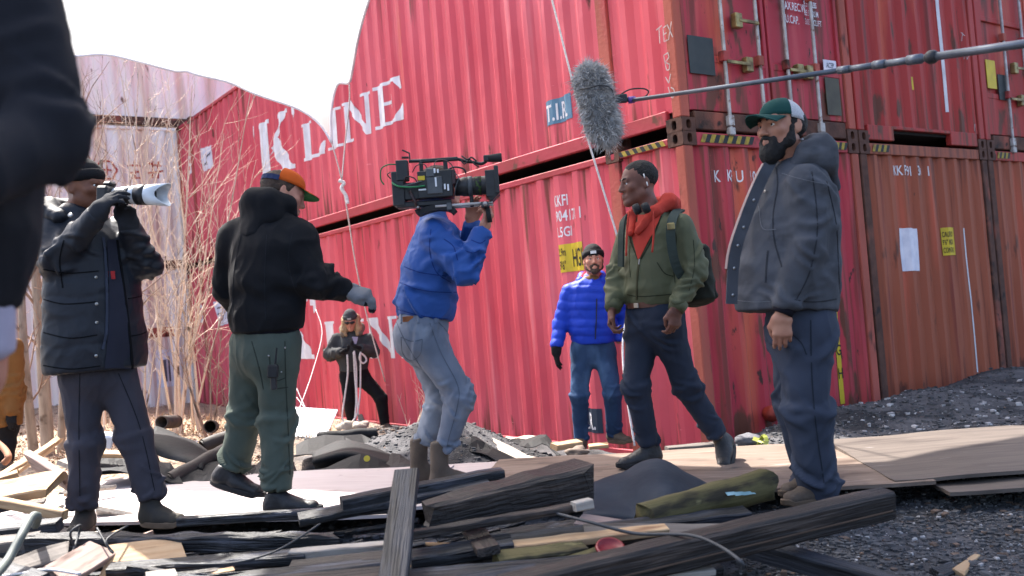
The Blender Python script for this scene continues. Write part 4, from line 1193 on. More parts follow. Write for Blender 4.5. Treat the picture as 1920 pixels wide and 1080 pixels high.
def strip(par, name, pts, nrm, w, mat, th=.004, off=.0):
    """flat ribbon along pts; nrm: outward direction(s)"""
    pts = [np.asarray(p, float) for p in pts]; V = []; F = []
    ns = nrm if hasattr(nrm[0], '__len__') else [nrm]*len(pts)
    for i, p in enumerate(pts):
        t = unit(pts[min(i+1, len(pts)-1)] - pts[max(i-1, 0)]); n = unit(np.asarray(ns[i]) - t*(np.asarray(ns[i]) @ t)); s = np.cross(t, n)
        V += [p + s*w/2 + n*off, p - s*w/2 + n*off, p + s*w/2 + n*(th+off), p - s*w/2 + n*(th+off)]
    for i in range(len(pts)-1):
        a = 4*i; F += [(a+2, a+6, a+7, a+3), (a, a+1, a+5, a+4), (a, a+4, a+6, a+2), (a+1, a+3, a+7, a+5)]
    m = 4*(len(pts)-1); F += [(0, 2, 3, 1), (m, m+1, m+3, m+2)]
    return MB().add(V, F).build(name, mat, par)
def body_prims(j, r=.8):
    """slim figure hidden by the clothes; j joints"""
    sd = j['side']
    p = [EC(j['pel'], j['waist'], .13, .12, side=sd, da=.09, db=.085), EC(j['waist'], j['chest'], .12, .14, side=sd, da=.085, db=.10), EC(j['chest'], j['neck'], .13, .05, side=sd, da=.09, db=.05)]
    for s in 'LR':
        p += [EC(j['chest'] + .6*(j['sh'+s]-j['chest']), j['sh'+s], .05, .05), EC(j['sh'+s], j['el'+s], .045, .036), EC(j['el'+s], j['wr'+s], .036, .026),
              EC(j['hip'+s], j['kn'+s], .075, .052), EC(j['kn'+s], j['an'+s], .05, .034)]
    return p
def person(label, base):
    return thing('person', label, 'person', tuple(base), 0.0, 'film crew in the yard')
def local(par, objs=None):
    """figures are modelled in world space: pull the children back into the parent's frame"""
    M = Matrix.Translation(par.location)
    for o in par.children: o.matrix_parent_inverse = M.inverted()

# ---- man with beard, cap and charcoal jacket ---------------------------------
def build_bearded():
    D = 4.22; J = lambda x, y, dd=0.0: P(x, y, D+dd)
    fw = unit([-.93, -.36, 0]); sd = np.cross(fw, UPZ)          # sd: his right, away from the camera
    par = person('bearded man in charcoal hooded jacket and teal and white cap', J(1520, 940)*[1, 1, 0] + [0, 0, .585])
    H = Loc(J(1465, 241), basis(unit([-.87, -.50, .05]), UPZ + .03*fw), 1.09)
    nb = J(1497, 318, .02)
    j = dict(side=sd, pel=J(1502, 600), waist=J(1490, 500), chest=J(1488, 400), neck=nb,
             shL=J(1510, 345, -.18), elL=J(1516, 465, -.23), wrL=J(1470, 580, -.24), shR=J(1480, 335, .2), elR=J(1470, 460, .25), wrR=J(1450, 570, .22),
             hipL=J(1506, 612, -.09), knL=J(1512, 758, -.10), anL=J(1536, 924, -.06), hipR=J(1492, 610, .09), knR=J(1496, 752, .10), anR=J(1528, 908, .12))
    # body with bare left hand
    hd = unit(j['wrL'] - j['elL'])*.35 + np.array([.05, 0, -1.0])
    pr = body_prims(j) + head_prims(H, 1.08, 1.15, nb) + hand_prims(J(1467, 590, -.24), hd, [.25, .9, .0], -1, L=.19, curl=.62, spread=.05)
    sdf_obj('body', pr, sk_tan, par, h=.013, fine=[(H.o, .13, .0048), (J(1465, 612, -.24), .09, .0048)])
    eyes(H, par, m_iris); brows(H, par, h_black, .006)
    B = H.B
    hair_obj('hair', [EL(H(0, -.022, .02), np.array([.083, .098, .078])*H.sc, B), EL(H(0, .075, -.01), np.array([.09, .085, .12])*H.sc, B, .01, 'sub'), PL(H(0, 0, -.075), H.d(0, 0, -1))], h_black, par, .004, 40)
    bd = []
    for s in (-1, 1):
        bd += [EC(H(s*.071, .012, .0), H(s*.060, .018, -.06), .011, .022, k=.02), EC(H(s*.056, .022, -.062), H(s*.012, .080, -.106), .022, .026, k=.03),
               EC(H(s*.034, .082, -.056), H(s*.004, .101, -.046), .008, .0105, k=.01), EC(H(s*.036, .082, -.056), H(s*.03, .078, -.09), .011, .018, k=.015)]
    bd += [EL(H(0, .074, -.112), np.array([.037, .036, .042])*H.sc, B, .03), EC(H(0, .03, -.1), H(0, .08, -.128), .038, .024, k=.03), EL(H(0, .108, -.0665), np.array([.020, .016, .0065]), B, .006, 'sub')]
    hair_obj('beard', bd, h_black, par, .0045, 48, .0055)
    # cap
    cp = cap_dome(H, par, 'cap', f_green_cap, R(-72), R(72), c=(0, -.012, .043))
    cap_dome(H, cp, 'mesh_back', f_mesh, R(72), R(288), c=(0, -.012, .043), droop=.034)
    cap_brim(H, cp, f_green_cap, c=(0, -.012, .043), L=.088, curve=.034, up=.010)
    # trousers
    legs = []
    for s, r0 in (('L', .112), ('R', .112)):
        legs += limb([j['hip'+s], j['kn'+s], j['an'+s] + [0, 0, -.01]], [.122, .104, .084], .05, 5)
    legs += [EC(j['pel'] + [0, 0, .1], j['pel'] + [0, 0, -.05], .16, .17, side=sd, da=.14, db=.15, k=.07)]
    jn = []
    for s in 'LR': jn += [(j['kn'+s], j['an'+s], .95, .28, .05, .013, .2), (j['hip'+s], j['kn'+s], .9, .25, .09, .008, .2), (j['hip'+s], j['kn'+s], .12, .22, .08, .009, .24)]
    tr = cloth('trousers', legs, f_slate, par, jn, seed=2.0, famp=.008, fsc=(6, 6, 2.4))
    sm2 = fab('seam_navy', (44, 49, 60), .9, wr=0)
    for pts in ([(1520, 600), (1522, 700), (1530, 800), (1545, 905)], [(1470, 615), (1500, 640), (1512, 665)]): seam(tr, pts, sm2, .005)
    # jacket
    st = [(J(1474, 572), .235, .222), (J(1476, 520), .235, .208), (J(1480, 430), .235, .182), (J(1488, 370), .215, .145), (J(1494, 332), .12, .10)]
    jk = torso_prims(st, sd, .06)
    jk += limb([j['shL'], j['elL'], j['wrL']], [.086, .072, .054], .035, 4.0) + limb([j['shR'], j['elR'], j['wrR']], [.086, .072, .054], .035, 4.0)
    jk += [PL(J(1479, 584), -UPZ + .10*fw)]
    jn = [(j['shL'], j['elL'], .95, .35, .075, .010, .17), (j['elL'], j['wrL'], .75, .35, .055, .009, .15), (j['shL'], j['elL'], .1, .25, .09, .009, .2), (st[0][0], st[2][0], .3, .4, .16, .006, .4)]
    jo = cloth('jacket', jk, f_char, par, jn, seed=5.0, famp=.007, fsc=(5, 5, 3.2))
    bf = lambda x, f, z: nb + x*sd + f*fw + z*UPZ
    cloth('hood', hood_prims(bf, sd, .03, .040, 1.05, .15, -.10), f_char, jo, [], seed=8.0, famp=.005, fsc=(7, 7, 7))
    # open front edge with pale lining and snaps
    ed = [J(1447, 300, -.04), J(1424, 345, -.10), J(1398, 410, -.13), J(1377, 480, -.14), J(1371, 570, -.14)]
    ed = spline(ed, 4)
    strip(jo, 'front_placket', ed, [.1, -1, .05], .050, f_char, .010, -.002)
    strip(jo, 'lining', [p + [-.027, -.0, 0] for p in ed[1:-3]], [-.8, -.6, 0], .012, f_lining, .004, .004)
    for t in (6, 9, 11, 13, 15):
        snap(jo, ed[t] + np.array([.004, -.012, 0]), [.2, -1, 0])
    # pocket flap with snap, seams
    sm_ = fab('seam_dark', (54, 56, 62), .9, wr=0); sl_ = fab('seam_light', (120, 122, 128), .9, wr=0)
    patch(jo, [(344, 1416, 1452), (352, 1416, 1453), (360, 1420, 1450), (367, 1430, 1442)], f_char, 'pocket_flap', .008)
    h = surf(jo, 1437, 360)
    if h is not None: snap(jo, h[0] + h[1]*.010, h[1])
    for pts, mt, w in (([(1456, 316), (1458, 350), (1450, 400), (1452, 450), (1466, 500)], sm_, .006), ([(1522, 322), (1530, 380), (1532, 440), (1518, 510), (1494, 560)], sm_, .005), ([(1419, 370), (1424, 395), (1430, 428), (1455, 430)], sl_, .003), ([(1374, 562), (1410, 566), (1445, 565)], sl_, .003),
                       ([(1490, 562), (1530, 566), (1582, 558)], sm_, .005), ([(1440, 470), (1437, 500), (1436, 530)], sm_, .008), ([(1550, 340), (1568, 420), (1572, 500), (1575, 550)], sm_, .004), ([(1466, 325), (1500, 335), (1545, 345)], sl_, .003)):
        seam(jo, pts, mt, w)
    e_ = unit(j['wrL']-j['elL']); MB().tube([j['wrL'] - e_*.01, j['wrL'] + e_*.022], [.05, .043], 16).build('cuff', f_rib, jo, True)
    for s, dx in (('L', 0), ('R', 0)):
        a = j['an'+s]; g = np.array([a[0], a[1], .578])
        shoe(par, g - fw*.09, g + fw*.20, l_brown, l_tan, .03, name='boot', lace=m_lace)
    MB().tube([H(.0, -.09, -.04), H(-.085, -.03, -.06)], .004, 6).build('earpiece', flat('clear_plastic', lin((210, 214, 220)), .2), par)
    local(par)
build_bearded()
# ---- young man in green jacket walking ---------------------------------------
def build_walker():
    D = 5.35; J = lambda x, y, dd=0.0: P(x, y, D+dd)
    fw = unit([-.80, -.60, 0]); sd = np.cross(fw, UPZ)
    par = person('young man in olive green jacket and coral hood, walking with a backpack', J(1230, 880)*[1, 1, 0] + [0, 0, .58])
    H = Loc(J(1198, 345), basis(unit([-.97, -.22, -.02]), UPZ + .04*fw), 1.05)
    nb = J(1222, 402)
    j = dict(side=sd, pel=J(1226, 590), waist=J(1225, 530), chest=J(1228, 450), neck=nb,
             shL=J(1277, 425, -.12), elL=J(1303, 505, -.16), wrL=J(1270, 575, -.26), shR=J(1185, 425, .17), elR=J(1160, 515, .16), wrR=J(1150, 575, .02),
             hipL=J(1246, 600, -.06), knL=J(1284, 718, -.02), anL=J(1345, 815, .0), hipR=J(1208, 600, .08), knR=J(1192, 722, -.02), anR=J(1216, 832, .02))
    pr = body_prims(j) + head_prims(H, 1.0, 1.1, nb)
    pr += hand_prims(J(1267, 580, -.26), [-.12, -.1, -1], [-.4, .8, 0], -1, L=.19, curl=.85, spread=.03, thumb_curl=.8)
    pr += hand_prims(J(1148, 582, .02), [-.30, -.1, -1], [.75, -.2, 0], 1, L=.19, curl=.95, spread=.03, thumb_curl=.6)
    sdf_obj('body', pr, sk_dark, par, h=.013, fine=[(H.o, .13, .0055), (J(1264, 602, -.26), .09, .005), (J(1145, 600, .02), .09, .005)])
    eyes(H, par, m_iris); brows(H, par, h_black, .005)
    hair_obj('hair', [EL(H(0, -.015, .045), np.array([.0775, .0995, .087])*H.sc, H.B), EL(H(0, .108, -.005), np.array([.10, .095, .085])*H.sc, H.B, .012, 'sub'), EL(H(0, .03, -.075), np.array([.12, .075, .07])*H.sc, H.B, .012, 'sub'), PL(H(0, 0, -.055), H.d(0, .2, -1))], h_black, par, .003, 70, .0055)
    for q in ((-.083, .0, .045), (-.086, -.012, .0)):
        MB().tube([H(q[0], q[1], q[2]), H(q[0]-.003, q[1]-.003, q[2]-.024)], .0042, 6).build('earbud', M_eye, par, True)
    # jeans
    legs = []
    for s in 'LR': legs += limb([j['hip'+s], j['kn'+s], j['an'+s]], [.104, .076, .060], .05, 5)
    legs += [EC(j['pel'] + [0, 0, .06], j['pel'] + [0, 0, -.05], .155, .16, side=sd, da=.12, db=.125, k=.07)]
    jn = []
    for s in 'LR': jn += [(j['kn'+s], j['an'+s], .92, .25, .042, .009, .16), (j['hip'+s], j['kn'+s], .97, .22, .06, .007, .18), (j['hip'+s], j['kn'+s], .15, .22, .07, .007, .22), (j['kn'+s], j['an'+s], .1, .2, .05, .006, .16)]
    cloth('jeans', legs, f_jean_dk, par, jn, seed=12.0, famp=.006, fsc=(7, 7, 4))
    # jacket
    st = [(J(1226, 562), .155, .118), (J(1226, 545), .175, .138), (J(1226, 500), .185, .148), (J(1229, 440), .185, .128), (J(1227, 410), .09, .08)]
    jk = torso_prims(st, sd, .06) + limb([j['shL'], j['elL'], j['wrL']], [.076, .072, .052], .035, 3) + limb([j['shR'], j['elR'], j['wrR']], [.076, .072, .052], .035, 3)
    jk += [PL(J(1228, 572), -UPZ)]
    jn = [(j['shL'], j['elL'], .9, .35, .07, .011, .16), (j['elL'], j['wrL'], .5, .4, .055, .010, .15), (j['shR'], j['elR'], .9, .35, .07, .011, .16), (j['elR'], j['wrR'], .5, .4, .055, .010, .15), (st[0][0], st[3][0], .15, .3, .07, .007, .3)]
    jo = cloth('jacket', jk, f_green, par, jn, seed=15.0, famp=.007)
    bf = lambda x, f, z: nb + x*sd + f*fw + z*UPZ
    # coral hoodie showing at the chest, hood round the neck, cords
    def on_chest(px, py):           # front surface of the jacket, found along the viewing ray
        return J(px, py)
    patch(jo, [(404, 1178, 1240), (420, 1181, 1234), (440, 1186, 1224), (460, 1191, 1213), (480, 1196, 1203), (486, 1198, 1200)], f_orange, 'hoodie_front', .010, 7)
    sm_ = fab('seam_olive', (62, 64, 46), .9, wr=0)
    for pts, w in (([(1262, 420), (1268, 450), (1262, 490), (1266, 530)], .005), ([(1232, 492), (1246, 512), (1262, 518)], .006), ([(1176, 552), (1200, 556), (1258, 552)], .006), ([(1186, 430), (1180, 470), (1182, 520)], .004), ([(1300, 450), (1302, 500), (1292, 545)], .004), ([(1240, 405), (1222, 450), (1202, 486)], .008), ([(1172, 410), (1182, 450), (1196, 486)], .008)):
        seam(jo, pts, sm_, w)
    hp = [EC(bf(-.03, .15, -.10), bf(-.085, .07, .0), .022, .032, k=.03), EC(bf(.03, .15, -.10), bf(.085, .07, .0), .022, .032, k=.03), EC(bf(-.085, .07, .0), bf(-.10, -.04, .06), .032, .042, k=.03), EC(bf(.085, .07, .0), bf(.10, -.04, .06), .032, .042, k=.03),
          EC(bf(-.10, -.04, .06), bf(-.03, -.13, .05), .042, .055, k=.04), EC(bf(.10, -.04, .06), bf(.03, -.13, .05), .042, .055, k=.04), EC(bf(-.03, -.13, .05), bf(.03, -.13, .05), .055, .055, k=.03)]
    cloth('hood', hp, f_orange, jo, [], seed=3.0, famp=.007, fsc=(10, 10, 10), h=.008)
    for a in ([(1224, 396, -.19), (1226, 430, -.22), (1223, 473, -.235)], [(1180, 396, -.17), (1176, 430, -.19), (1174, 480, -.20)]):
        MB().tube(spline([J(*q) for q in a], 4), .006, 6).build('drawcord', f_orange, jo, True)
    # zip, pocket slit, waistband, cuffs
    seam(jo, [(1199, 488), (1195, 520), (1194, 562)], fab('zip_olive', (84, 80, 56), .9, wr=0), .010, .005, 'zip'); seam(jo, [(1200, 486), (1199, 496)], m_metal, .006, .006, 'zip_pull')
    for s in 'LR':
        w = j['wr'+s]; e = unit(j['wr'+s] - j['el'+s]); MB().tube([w - e*.03, w + e*.0, w + e*.022], [.053, .050, .046], 14).build('cuff', f_green, jo, True)
    # headphones round the neck
    hpn = MB(); hpn.tube(spline([bf(-.075, .08, -.02), bf(-.09, -.01, .055), bf(0, -.08, .075), bf(.09, -.01, .055), bf(.075, .08, -.02)], 6), .009, 8)
    ho = hpn.build('headphones', l_gum, par, True)
    for cc in (J(1194, 392, -.17), J(1211, 390, -.19)):
        MB().lathe([(.0, -.02), (.028, -.018), (.032, 0), (.028, .018), (0, .02)], Matrix.Translation(Vector(cc)) @ Matrix.Rotation(1.2, 4, 'Y')).build('ear_cup', l_gum, ho, True)
    # belt and buckle
    pts = [j['pel'] + [0, 0, .062] + .16*math.cos(a)*sd + .128*math.sin(a)*fw for a in np.linspace(0, 2*math.pi, 25)]
    bl = strip(par, 'belt', pts, [p - (j['pel'] + [0, 0, .062]) for p in pts], .032, m_belt, .005)
    pb = j['pel'] + [0, 0, .062] + fw*.136
    MB().box((-.018, -.003, -.014), (.018, .003, .014), Matrix.Translation(Vector(pb)) @ Matrix.Rotation(math.atan2(fw[1], fw[0])-math.pi/2, 4, 'Z'), .002).build('buckle', m_metal, bl)
    # boots: front foot flat, back foot on its toe
    g = np.array([j['anR'][0], j['anR'][1], .583]); f1 = unit([-.95, -.3, 0])
    shoe(par, g - f1*.07, g + f1*.21, l_black, l_gum, .05, name='boot', lace=m_lace)
    an = j['anL']; toe = J(1362, 889, -.09); heel = J(1372, 832, .10)
    shoe(par, heel, toe, l_black, l_gum, .05, up=unit(np.cross(np.cross(unit(toe-heel), unit(j['knL']-an)), unit(toe-heel))), name='boot', lace=m_lace)
    # backpack straps are parts of the pack: a thing of its own on his back
    local(par)
    bp = thing('backpack', 'dark olive backpack on the back of the walking man', 'backpack', tuple(J(1312, 560, .05)))
    f_pack = fab('dark_pack', (52, 56, 48), .75, .8)
    c0 = J(1294, 470, .12); c1 = J(1300, 560, .10)
    prb = [EC(c0, c1, .14, .15, side=sd, da=.075, db=.095, k=.04, cap=2.0)]
    cloth('pack_body', prb, f_pack, bp, [], seed=31, famp=.009, fsc=(8, 8, 8))
    cloth('front_pocket', [EC(c0 - fw*.07 + (c1-c0)*.45, c1 - fw*.09, .10, .11, side=sd, da=.03, db=.04, k=.03, cap=2.0)], f_pack, bp, [], seed=37, famp=.006, fsc=(10, 10, 10))
    sp = spline([J(1276, 395, .02), J(1266, 402, -.14), J(1259, 420, -.235), J(1258, 450, -.255), J(1268, 500, -.235), J(1294, 545, -.14)], 5)
    strip(bp, 'shoulder_strap', sp, [-.2, -1, .35], .05, fab('strap_green', (70, 80, 74), .85), .012)
    MB().box((-.02, -.006, -.018), (.02, .006, .018), Matrix.Translation(Vector(J(1258, 424, -.285))), .003).build('buckle', m_brass, bp)
    sp2 = spline([J(1188, 396, .1), J(1172, 410, .02), J(1167, 440, -.03), J(1166, 500, -.02)], 5)
    strip(bp, 'shoulder_strap', sp2, [-.9, -.5, .2], .05, _mats['strap_green'], .012)
    local(bp)
build_walker()

# ---- camera operator with crouched stance -------------------------------------
def build_operator():
    D = 5.3; J = lambda x, y, dd=0.0: P(x, y, D+dd)
    fw = unit([.98, .15, 0]); sd = np.cross(fw, UPZ)       # sd towards the camera
    par = person('camera operator in blue jacket and faded jeans with a film camera on the shoulder', J(815, 905)*[1, 1, 0] + [0, 0, .575])
    H = Loc(J(826, 352, .10), basis(unit([.98, .12, .05]), UPZ), 1.0)
    nb = J(812, 425, .06)
    j = dict(side=sd, pel=J(792, 612), waist=J(797, 540), chest=J(812, 470), neck=nb,
             shR=J(815, 440, -.16), elR=J(872, 512, -.24), wrR=J(905, 432, -.20), shL=J(830, 440, .20), elL=J(885, 478, .16), wrL=J(884, 418, .02),
             hipR=J(790, 628, -.09), knR=J(864, 742, -.12), anR=J(836, 838, -.10), hipL=J(782, 628, .09), knL=J(828, 738, .10), anL=J(797, 830, .10))
    pr = body_prims(j) + head_prims(H, 1.0, 1.0, nb)
    pr += hand_prims(J(907, 428, -.20), [.45, -.05, .9], [-.6, .5, .4], -1, L=.185, curl=.95, spread=.03, thumb_curl=.9)
    pr += hand_prims(J(884, 414, .02), [.1, -.2, 1], [.3, -.8, 0], 1, L=.185, curl=.65, spread=.05)
    sdf_obj('body', pr, sk_light, par, h=.013, fine=[(H.o, .13, .006), (J(914, 412, -.20), .09, .005), (J(884, 400, .02), .09, .005)])
    hair_obj('hair', [EL(H(0, -.018, .045), np.array([.083, .104, .090])*H.sc, H.B), EL(H(0, .10, -.03), np.array([.10, .085, .10])*H.sc, H.B, .012, 'sub'), PL(H(0, 0, -.07), H.d(0, .2, -1))], h_brown, par, .004, 50)
    # jeans
    legs = []
    for s in 'LR': legs += limb([j['hip'+s], j['kn'+s], j['an'+s]], [.112, .080, .062], .045, 5)
    legs += [EC(J(797, 590), J(786, 630), .155, .16, side=sd, da=.142, db=.148, k=.07)]
    jn = []
    for s in 'LR': jn += [(j['kn'+s], j['an'+s], .95, .22, .040, .012, .16), (j['hip'+s], j['kn'+s], .97, .2, .05, .007, .18), (j['kn'+s], j['an'+s], .08, .2, .045, .007, .16), (j['hip'+s], j['kn'+s], .1, .25, .08, .007, .24)]
    jb = cloth('jeans', legs, f_jean, par, jn, seed=22.0, famp=.006, fsc=(7, 7, 4))
    sj = fab('seam_denim', (104, 112, 126), .9, wr=0)
    c0 = J(796, 597)
    pts = [c0 + .160*math.cos(a)*sd + .150*math.sin(a)*fw for a in np.linspace(0, 2*math.pi, 25)]
    bl = strip(par, 'belt', pts, [p - c0 for p in pts], .035, m_belt, .005)
    MB().box((-.03, -.004, -.015), (.03, .004, .015), Matrix.Translation(Vector(J(765, 598, -.165))), .002).build('patch', pmat('tan_patch', lin((176, 108, 62)), lin((150, 88, 52)), scale=20), jb)
    for pts, w in (([(752, 632), (772, 640), (792, 636)], .005), ([(752, 632), (755, 662), (770, 676), (788, 664), (792, 636)], .004), ([(806, 606), (826, 660), (858, 722), (858, 760), (842, 820), (838, 840)], .005), ([(822, 604), (838, 622), (846, 640)], .004), ([(744, 604), (760, 640), (790, 690), (822, 735)], .004)): seam(jb, pts, sj, w)
    for x in (752, 783, 816): seam(jb, [(x, 590), (x+1, 606)], f_jean, .012, .006, 'belt_loop')
    # jacket
    st = [(J(800, 582), .165, .155), (J(800, 560), .172, .16), (J(807, 500), .185, .148), (J(818, 450), .185, .122), (nb, .09, .08)]
    jk = torso_prims(st, sd, .06) + limb([j['shR'], j['elR'], j['wrR']], [.082, .076, .052], .035, 3) + limb([j['shL'], j['elL'], j['wrL']], [.082, .074, .052], .035, 3)
    jk += [EC(nb + [0, 0, -.03], nb + [.01, .01, .10], .08, .072, k=.03, cap=2.5), PL(J(800, 597), -UPZ - .22*fw)]
    jn = [(j['shR'], j['elR'], .8, .4, .06, .012, .16), (j['elR'], j['wrR'], .35, .4, .05, .010, .15), (st[0][0], st[3][0], .25, .5, .075, .010, .3), (j['shR'], j['elR'], .1, .3, .07, .010, .2)]
    jo = cloth('jacket', jk, f_blue, par, jn, seed=25.0, famp=.007, fsc=(6, 6, 9))
    sb_ = fab('seam_blue', (36, 66, 140), .9, wr=0)
    for pts in ([(758, 500), (785, 510), (815, 515), (856, 520)], [(750, 530), (780, 541), (815, 547), (856, 548)], [(808, 430), (806, 470), (818, 510), (846, 530)], [(832, 448), (850, 462), (858, 488)], [(872, 470), (888, 474), (900, 468)], [(884, 450), (900, 456), (910, 450)], [(746, 580), (790, 592), (840, 598)]):
        seam(jo, pts, sb_, .005)
    f1 = unit([.93, .35, 0])
    for s in 'LR':
        g = np.array([j['an'+s][0], j['an'+s][1], .578])
        b = shoe(par, g - f1*.10, g + f1*.19, l_brown, l_tan, .15, name='boot', lace=m_lace, w=1.2)
    local(par)
    # the cinema camera: a thing of its own, carried on the shoulder
    cm = thing('cinema_camera', 'black shoulder-mounted cinema camera rig with lens and matte box', 'film camera', tuple(J(820, 400, -.12)))
    k = pmat('camera_black', lin((30, 31, 34)), lin((44, 45, 48)), scale=20, rough=.5); k2 = pmat('camera_grey', lin((70, 74, 80)), lin((90, 94, 98)), scale=20, rough=.45); kr = pmat('camera_maroon', lin((64, 34, 38)), lin((50, 30, 34)), scale=20, rough=.45)
    dd = -.20
    O = J(830, 350, dd); ex = unit(J(930, 343, dd) - J(830, 350, dd)); ey = unit(np.array([-ex[1], ex[0], 0])); ez = np.cross(ex, ey)
    M = Matrix(((ex[0], ey[0], ez[0], O[0]), (ex[1], ey[1], ez[1], O[1]), (ex[2], ey[2], ez[2], O[2]), (0, 0, 0, 1)))
    s_ = (D+dd)/FPX
    def bx(name, x0, y0, x1, y1, w, mat, par_=cm, off=0.0, bev=.004):   # pixels in the photo -> metres in the rig's frame
        X0, X1 = (x0-830)*s_, (x1-830)*s_; Z1, Z0 = (350-y0)*s_, (350-y1)*s_
        return MB().box((X0, off-w/2, Z0), (X1, off+w/2, Z1), M, bev).build(name, mat, par_)
    pt = lambda x, y, o=0.0: np.array(M @ Vector(((x-830)*s_, o, (350-y)*s_)))
    body = bx('camera_body', 786, 322, 850, 372, .15, k)
    bx('side_panel', 803, 334, 832, 366, .012, k2, body, -.078); bx('media_bay', 830, 322, 856, 350, .14, kr, body); bx('monitor_panel', 803, 318, 818, 334, .012, k2, body, -.08)
    for x, y0, y1 in ((820, 336, 353), (819, 319, 328), (825, 321, 328), (842, 350, 362), (836, 349, 359)):
        bx('label_strip', x-1.6, y0, x+1.6, y1, .004, flat('label_white', lin((220, 222, 226)), .6), body, -.0865, .0008)
    bx('yellow_label', 787, 331, 800, 339, .004, m_yellow, body, -.077, .0008); bx('logo_plate', 787, 355, 801, 358, .004, flat('label_white', lin((220, 222, 226))), body, -.077, .0008)
    bx('battery_plate', 737, 318, 760, 382, .11, k); bx('wireless_box', 747, 298, 769, 336, .07, k, cm, -.03)
    bx('rear_bracket', 758, 340, 790, 372, .09, k); bx('base_plate', 742, 376, 846, 386, .10, k, cm, 0, .006); bx('bridge_plate', 812, 384, 846, 394, .09, k2)
    # shoulder pad
    pad = [pt(776, 392), pt(782, 402), pt(800, 397), pt(820, 394), pt(838, 397), pt(846, 404)]
    strip(cm, 'shoulder_pad', spline([p for p in pad], 4), ez, .11, l_gum, .03)
    # top handle, viewfinder, front box
    MB().tube([pt(770, 298), pt(862, 300)], .010, 8).build('top_handle', k, cm, True); bx('handle_grip', 792, 296, 862, 303, .03, k); bx('handle_post', 789, 300, 796, 324, .03, k); bx('handle_post', 834, 302, 842, 322, .03, k)
    MB().tube(spline([pt(862, 300), pt(878, 306), pt(890, 308), pt(905, 312), pt(915, 308)], 4), .009, 8).build('viewfinder_arm', k, cm, True)
    bx('viewfinder', 910, 297, 920, 309, .04, k)
    MB().lathe([(.0, 0), (.020, .001), (.022, .03), (.026, .07), (.024, .078), (0, .078)], M @ Matrix.Translation(Vector(((918-830)*s_, 0, (350-303)*s_))) @ Matrix.Rotation(math.pi/2, 4, 'Y')).build('eyepiece', l_gum, cm, True)
    MB().tube([pt(759, 276), pt(772, 283), pt(772, 294)], .005, 6).build('antenna_bracket', k, cm); MB().tube([pt(757, 290), pt(770, 291)], .007, 6).build('mount_knob', k, cm)
    # lens
    ln = M @ Matrix.Translation(Vector(((853-830)*s_, 0, (350-353)*s_))) @ Matrix.Rotation(math.pi/2, 4, 'Y')
    p_ = lambda px: (px-853)*s_
    lens = MB().lathe([(.0, 0), (.048, 0), (.05, p_(866)), (.054, p_(868)), (.054, p_(878)), (.050, p_(880)), (.052, p_(910)), (.058, p_(914)), (.058, p_(918)), (0, p_(918))], ln, 28).build('lens', k, cm, True)
    MB().lathe([(.0, p_(878)), (.0565, p_(878)), (.0565, p_(886)), (0, p_(886))], ln, 28).build('focus_ring', k2, lens, True)
    MB().lathe([(.0, p_(891)), (.0524, p_(891)), (.0528, p_(903)), (0, p_(903))], ln, 28).build('scale_ring', pmat('lens_scale', lin((60, 84, 40)), lin((34, 36, 38)), scale=60, c_lo=.45, c_hi=.5), lens, True)
    bx('support_bracket', 879, 340, 886, 392, .02, k)
    mb = bx('matte_box', 911, 328, 931, 378, .15, k); bx('matte_flag', 928, 321, 936, 373, .17, k, mb); 
    V = [pt(910, 376, -.07), pt(936, 371, -.08), pt(921, 386, -.07), pt(910, 376, .07), pt(936, 371, .08), pt(921, 386, .07)]
    MB().add(V, [(0, 2, 1), (3, 4, 5), (0, 3, 5, 2), (2, 5, 4, 1), (0, 1, 4, 3)]).build('lower_flag', k, mb)
    # rods and grip
    for o in (-.05, .05):
        MB().tube([pt(815, 388, o), pt(922, 388, o)], .0085, 10).build('support_rod', m_galv, cm, True)
    bx('rod_clamp', 836, 383, 846, 397, .13, k2); bx('rod_clamp', 900, 386, 914, 396, .13, k2); MB().tube([pt(908, 391, -.07), pt(908, 391, -.10)], .012, 10).build('clamp_knob', m_galv, cm, True)
    MB().tube([pt(911, 393, -.03), pt(914, 424, -.03)], .014, 10).build('hand_grip', l_gum, cm, True)
    for a, c in (([(770, 357, -.06), (778, 376, -.07), (784, 392, -.05)], kr), ([(784, 386, -.06), (782, 390, -.06)], m_galv)):
        MB().tube([pt(*q) for q in a], .008, 8).build('tilt_arm', c, cm, True)
    gr = flat('green_cable', lin((24, 130, 76)), .5)
    for pts, mt, r in (([(747, 305, -.05), (733, 305, -.06), (720, 312, -.06), (717, 330, -.04), (722, 340, -.03)], gr, .0038), ([(738, 338, -.05), (750, 347, -.08), (775, 351, -.09), (800, 350, -.085)], gr, .005), ([(748, 348, -.05), (770, 346, -.085), (795, 341, -.085)], k2, .004),
                       ([(777, 322, -.05), (785, 310, -.05), (800, 309, -.06), (806, 320, -.07)], kr, .003), ([(818, 318, -.07), (822, 304, -.05), (838, 303, -.04), (850, 312, -.05), (856, 328, -.07)], kr, .003), ([(735, 330, -.03), (730, 322, -.04), (736, 318, -.04)], k, .003),
                       ([(856, 330, -.075), (862, 340, -.08), (856, 356, -.08), (852, 372, -.06)], k2, .003), ([(866, 300, -.02), (874, 312, -.03), (884, 304, -.02), (893, 314, -.03), (900, 318, -.02)], k, .004), ([(842, 322, -.05), (856, 318, -.06), (872, 322, -.05), (876, 330, -.04)], k, .005),
                       ([(870, 296, -.02), (880, 304, -.03), (888, 300, -.02), (897, 308, -.02)], k, .005), ([(760, 340, -.06), (766, 330, -.07), (780, 334, -.08), (786, 344, -.08)], kr, .004)):
        MB().tube(spline([pt(*q) for q in pts], 5), r, 6).build('cable', mt, cm, True)
    local(cm)
build_operator()

